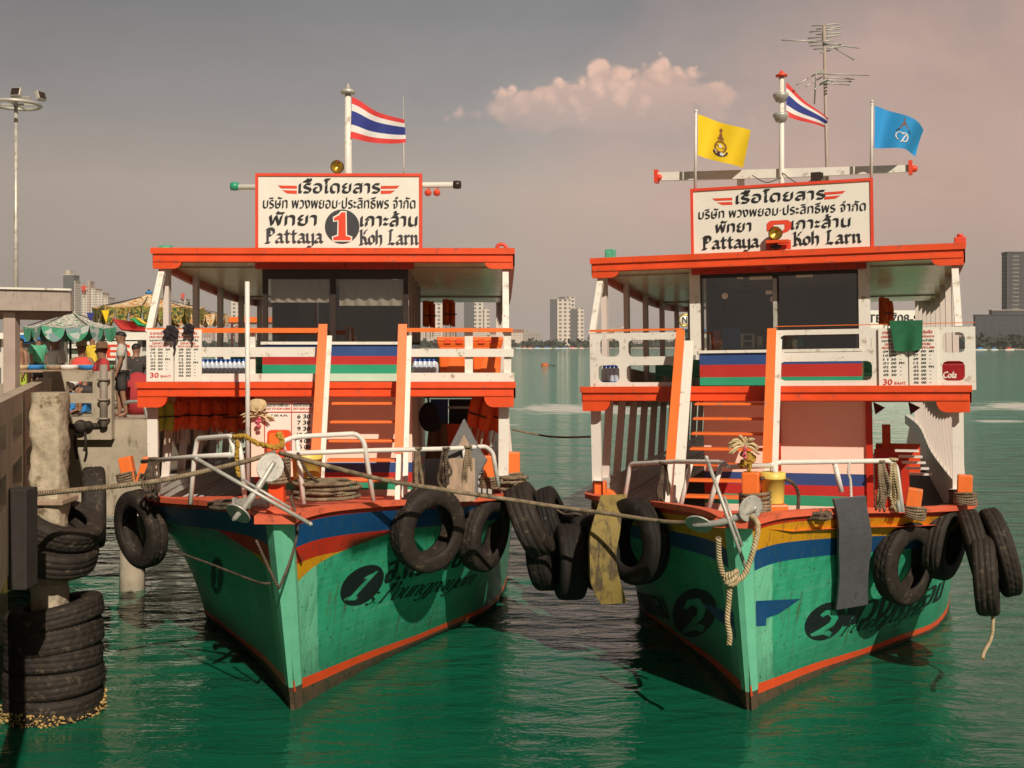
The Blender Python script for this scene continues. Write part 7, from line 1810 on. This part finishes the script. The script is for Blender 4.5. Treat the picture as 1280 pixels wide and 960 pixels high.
def tower(name, px0, px1, pytop, Y, m, label, depth=None, cat_='tower block', roofm='far_sand', extras=None, zbase=0, group=None):
    a = P(px0, pytop, Y); b = P(px1, pytop, Y); w = b.x - a.x; d = depth or w * .8; h = a.z - zbase
    o = empty(name, ((a.x + b.x) / 2, Y, zbase), label=label, cat=cat_, group=group)
    mb = MB(); mb.box2((-w / 2, 0, 0), (w / 2, d, h)); mb.build('wall', M[m] if isinstance(m, str) else m, o)
    mb = MB(); mb.box2((-w / 2 - .6, -.6, h), (w / 2 + .6, d + .6, h + max(.8, h * .012))); mb.build('roof', M[roofm], o)
    if extras:
        for (x0, x1, z1, mm) in extras: mb = MB(); mb.box2((-w / 2 + x0 * w, d * .2, h + 1.2), (-w / 2 + x1 * w, d * .8, h + 1.2 + z1)); mb.build('roof_block', M[mm], o)
    return o
Ys = SH + 130
# pair of towers between the ferries: dark side, light face
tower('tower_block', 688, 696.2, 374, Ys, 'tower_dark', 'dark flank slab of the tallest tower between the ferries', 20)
tower('tower_block', 696.6, 713, 374, Ys, 'tower_light', 'tallest tower between the ferries, pale gridded front with a rounded crown', 24, extras=[(.15, .62, 3.0, 'hotel_dark')])
tower('tower_block', 710, 718.5, 371, Ys + 40, 'tower_light', 'plain pale slab rising behind the tallest tower', 20)
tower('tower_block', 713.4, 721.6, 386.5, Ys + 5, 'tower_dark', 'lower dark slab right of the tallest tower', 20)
tower('tower_block', 722, 730, 385, Ys + 5, 'tower_light', 'lower pale gridded tower at the right of the pair', 22)
# towers seen through the right opening of the first ferry and left posts
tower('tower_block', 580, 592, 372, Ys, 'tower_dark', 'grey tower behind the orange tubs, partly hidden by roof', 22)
tower('tower_block', 592.5, 604, 376, Ys + 6, 'tower_light', 'pale tower with fine windows beside the grey one behind the tubs', 22)
tower('tower_block', 605, 612, 386, Ys, 'tower_light', 'lower pale tower at the inner side of the right corner post', 22)
tower('tower_block', 541, 553, 380, Ys, 'tower_light', 'pale tower between the two hanging life jackets', 22)
tower('tower_block', 289, 305, 375, Ys, 'tower_light', 'pale tower beyond the left posts of the first ferry', 22)
tower('tower_block', 232, 240, 392, Ys, 'block_white', 'low white tower between the first two left roof posts', 22)
# left of the picture: dark tower, round tower with red star, stepped block
tower('tower_block', 79, 92, 344, 1500, 'tower_dark', 'tall dark glass tower with pale edges above the pier shelter', 20, extras=[(.15, .55, 6, 'far_sand')])
tower('tower_block', 91.6, 94, 352, 1502, 'block_white', 'thin pale lift shaft on the right of the dark glass tower', 18)
tower('tower_block', 102, 109, 357, 1400, 'block_white', 'round topped white tower carrying a red star', 12)
o = tower('tower_block', 109.4, 112.6, 352, 1402, 'block_tan', 'slim beige tower beside the red star', 14)
for (x0, x1, yt, lb) in ((113, 119, 361, 'upper step of the white hotel right of the red star'), (119.4, 128, 366, 'middle step of the white hotel above the orange parasol'), (128.4, 135, 372, 'lowest step of the white hotel with a thin spire')): tower('hotel_block', x0, x1, yt, 1400, 'block_white', lb, 24, 'hotel')
def star(px, py, Y, r, label):
    c = P(px, py, Y); mb = MB(); mb.prism([c + Vector((math.sin(math.pi * k / 5) * r * (1 if k % 2 == 0 else .42), -1, math.cos(math.pi * k / 5) * r * (1 if k % 2 == 0 else .42))) for k in range(10)], (0, 1, 0)); mb.box2((c.x - .4, c.y - .8, c.z - r * 1.6), (c.x + .4, c.y - .2, c.z)); return tag(mb.build('star_sign', M['letter_red']), label, 'sign')
star(105, 360, 1395, 5, 'red star sign on the round white tower')
star(228.5, 369.5, 1395, 4, 'red star sign above the parasol between the left ferry posts')
tower('hotel_block', 224, 232, 374, 1400, 'block_white', 'white block carrying the second red star', 20, 'hotel')
# dark hotel at the right edge
tower('hotel_tower', 1259, 1330, 316, 1250, 'hotel_face', 'dark balconied hotel tower at the right picture edge', 14, 'hotel', 'hotel_dark')
tower('hotel_podium', 1219, 1330, 394, 1230, 'hotel_podium', 'low dark podium of the hotel by the water', 5, 'hotel', 'hotel_dark', zbase=0)
o = tower('hotel_deck', 1240, 1330, 388, 1245, 'hotel_dark', 'terrace storey between podium and hotel tower', 8, 'hotel', 'far_sand')
mb = MB()
a, b = P(1215, 438, 1180), P(1340, 438, 1180)
mb.grid(lambda u, v: Vector((lerp(a.x, b.x, u), 1180 + v * 60 + 3 * math.sin(u * 20), -.4 + v * 3.5)), 30, 3); mb.build('beach_ground', M['far_sand'], kind='structure')
mb = MB()
for i in range(60): leafblob(Vector((random.uniform(a.x, b.x), 1200 + random.uniform(0, 25), 2)), random.uniform(6, 10), random.uniform(8, 15), 24)
o = mb.build('shore_trees', M['far_tree'], fix=False); o['kind'] = 'stuff'; o['label'] = 'dark trees before the hotel podium'
# low houses along the shore
GR = 'low pale buildings along the far shore'
k = 0
xs = -1150
while xs < 1150:
    w = random.uniform(16, 52); h = random.choice((16, 18, 22, 28, 32, 24)) * random.uniform(.8, 1.2); y = Ys + random.uniform(-20, 60)
    px = 640 + F * xs / y
    if not (684 < px < 734) and not (684 < px + w * F / y < 734) and px < 1200:
        o = empty('shore_house', (xs + w / 2, y, 3), label='low pale building in the row behind the far trees', cat='building', group=GR)
        m = random.choice(('block_white', 'block_white', 'block_tan', 'block_grey'))
        mb = MB(); mb.box2((-w / 2, 0, 0), (w / 2, 16, h)); mb.build('wall', M[m], o)
        mb = MB()
        if random.random() < .45: mb.prism([(-w / 2 - 1, -1, h), (w / 2 + 1, -1, h), (w / 2 + 1, 8, h + 5), (-w / 2 - 1, 8, h + 5)], (0, 0, .5)); mb.build('roof', M['far_roof'], o)
        else:
            mb.box2((-w / 2 - .4, -.4, h), (w / 2 + .4, 16.4, h + .8)); mb.build('roof', M['far_sand'], o)
            if random.random() < .6: mb = MB(); q = random.uniform(-.3, .1) * w; mb.box2((q, 3, h + .802), (q + w * .3, 10, h + random.uniform(3, 7))); mb.build('roof_block', M[m], o)
    xs += w * random.uniform(.62, .95)
# small boats along the beach
for i, px in enumerate([648, 656, 663, 672, 684, 697, 706, 716, 727, 1226, 1243, 1262]):
    Y = 1700 if px < 1000 else 1120; b = P(px, 0, Y); b.z = 0; w = random.uniform(3, 7)
    o = empty('beach_boat', b, label='tiny white boat moored off the far beach', cat='boat', group='tiny boats off the far beach')
    mb = MB(); mb.prism([(-w, 0, 0), (w, 0, 0), (w * 1.15, 0, 1.3), (-w * 1.1, 0, 1.1)], (0, 2.5, 0)); mb.build('hull', M['board_white'], o)
    mb = MB(); mb.box2((-w * .5, .3, 1.31), (w * .4, 2.2, 2.9)); mb.build('cabin', M[random.choice(('board_white', 'canvas_blue', 'flag_red'))], o)
# keep the prototypes honest: everything copied has been placed
# ------------------------------------------------------------------ haze over the bay
def mat_haze():
    m = bpy.data.materials.new('haze_air'); m.use_nodes = True; MATS['haze_air'] = m
    nt = m.node_tree; N = nt.nodes; N.remove(N['Principled BSDF']); v = N.new('ShaderNodeVolumePrincipled')
    v.inputs['Color'].default_value = (.93, .90, .88, 1); v.inputs['Density'].default_value = .00014; v.inputs['Anisotropy'].default_value = .2
    nt.links.new(v.outputs[0], N['Material Output'].inputs['Volume'])
mat_haze()
mb = MB(); mb.box2((-2300, -90, -2.5), (2300, 2700, 190)); hz = mb.build('haze', MATS['haze_air'], kind='stuff'); hz['label'] = 'thin warm haze over the bay'
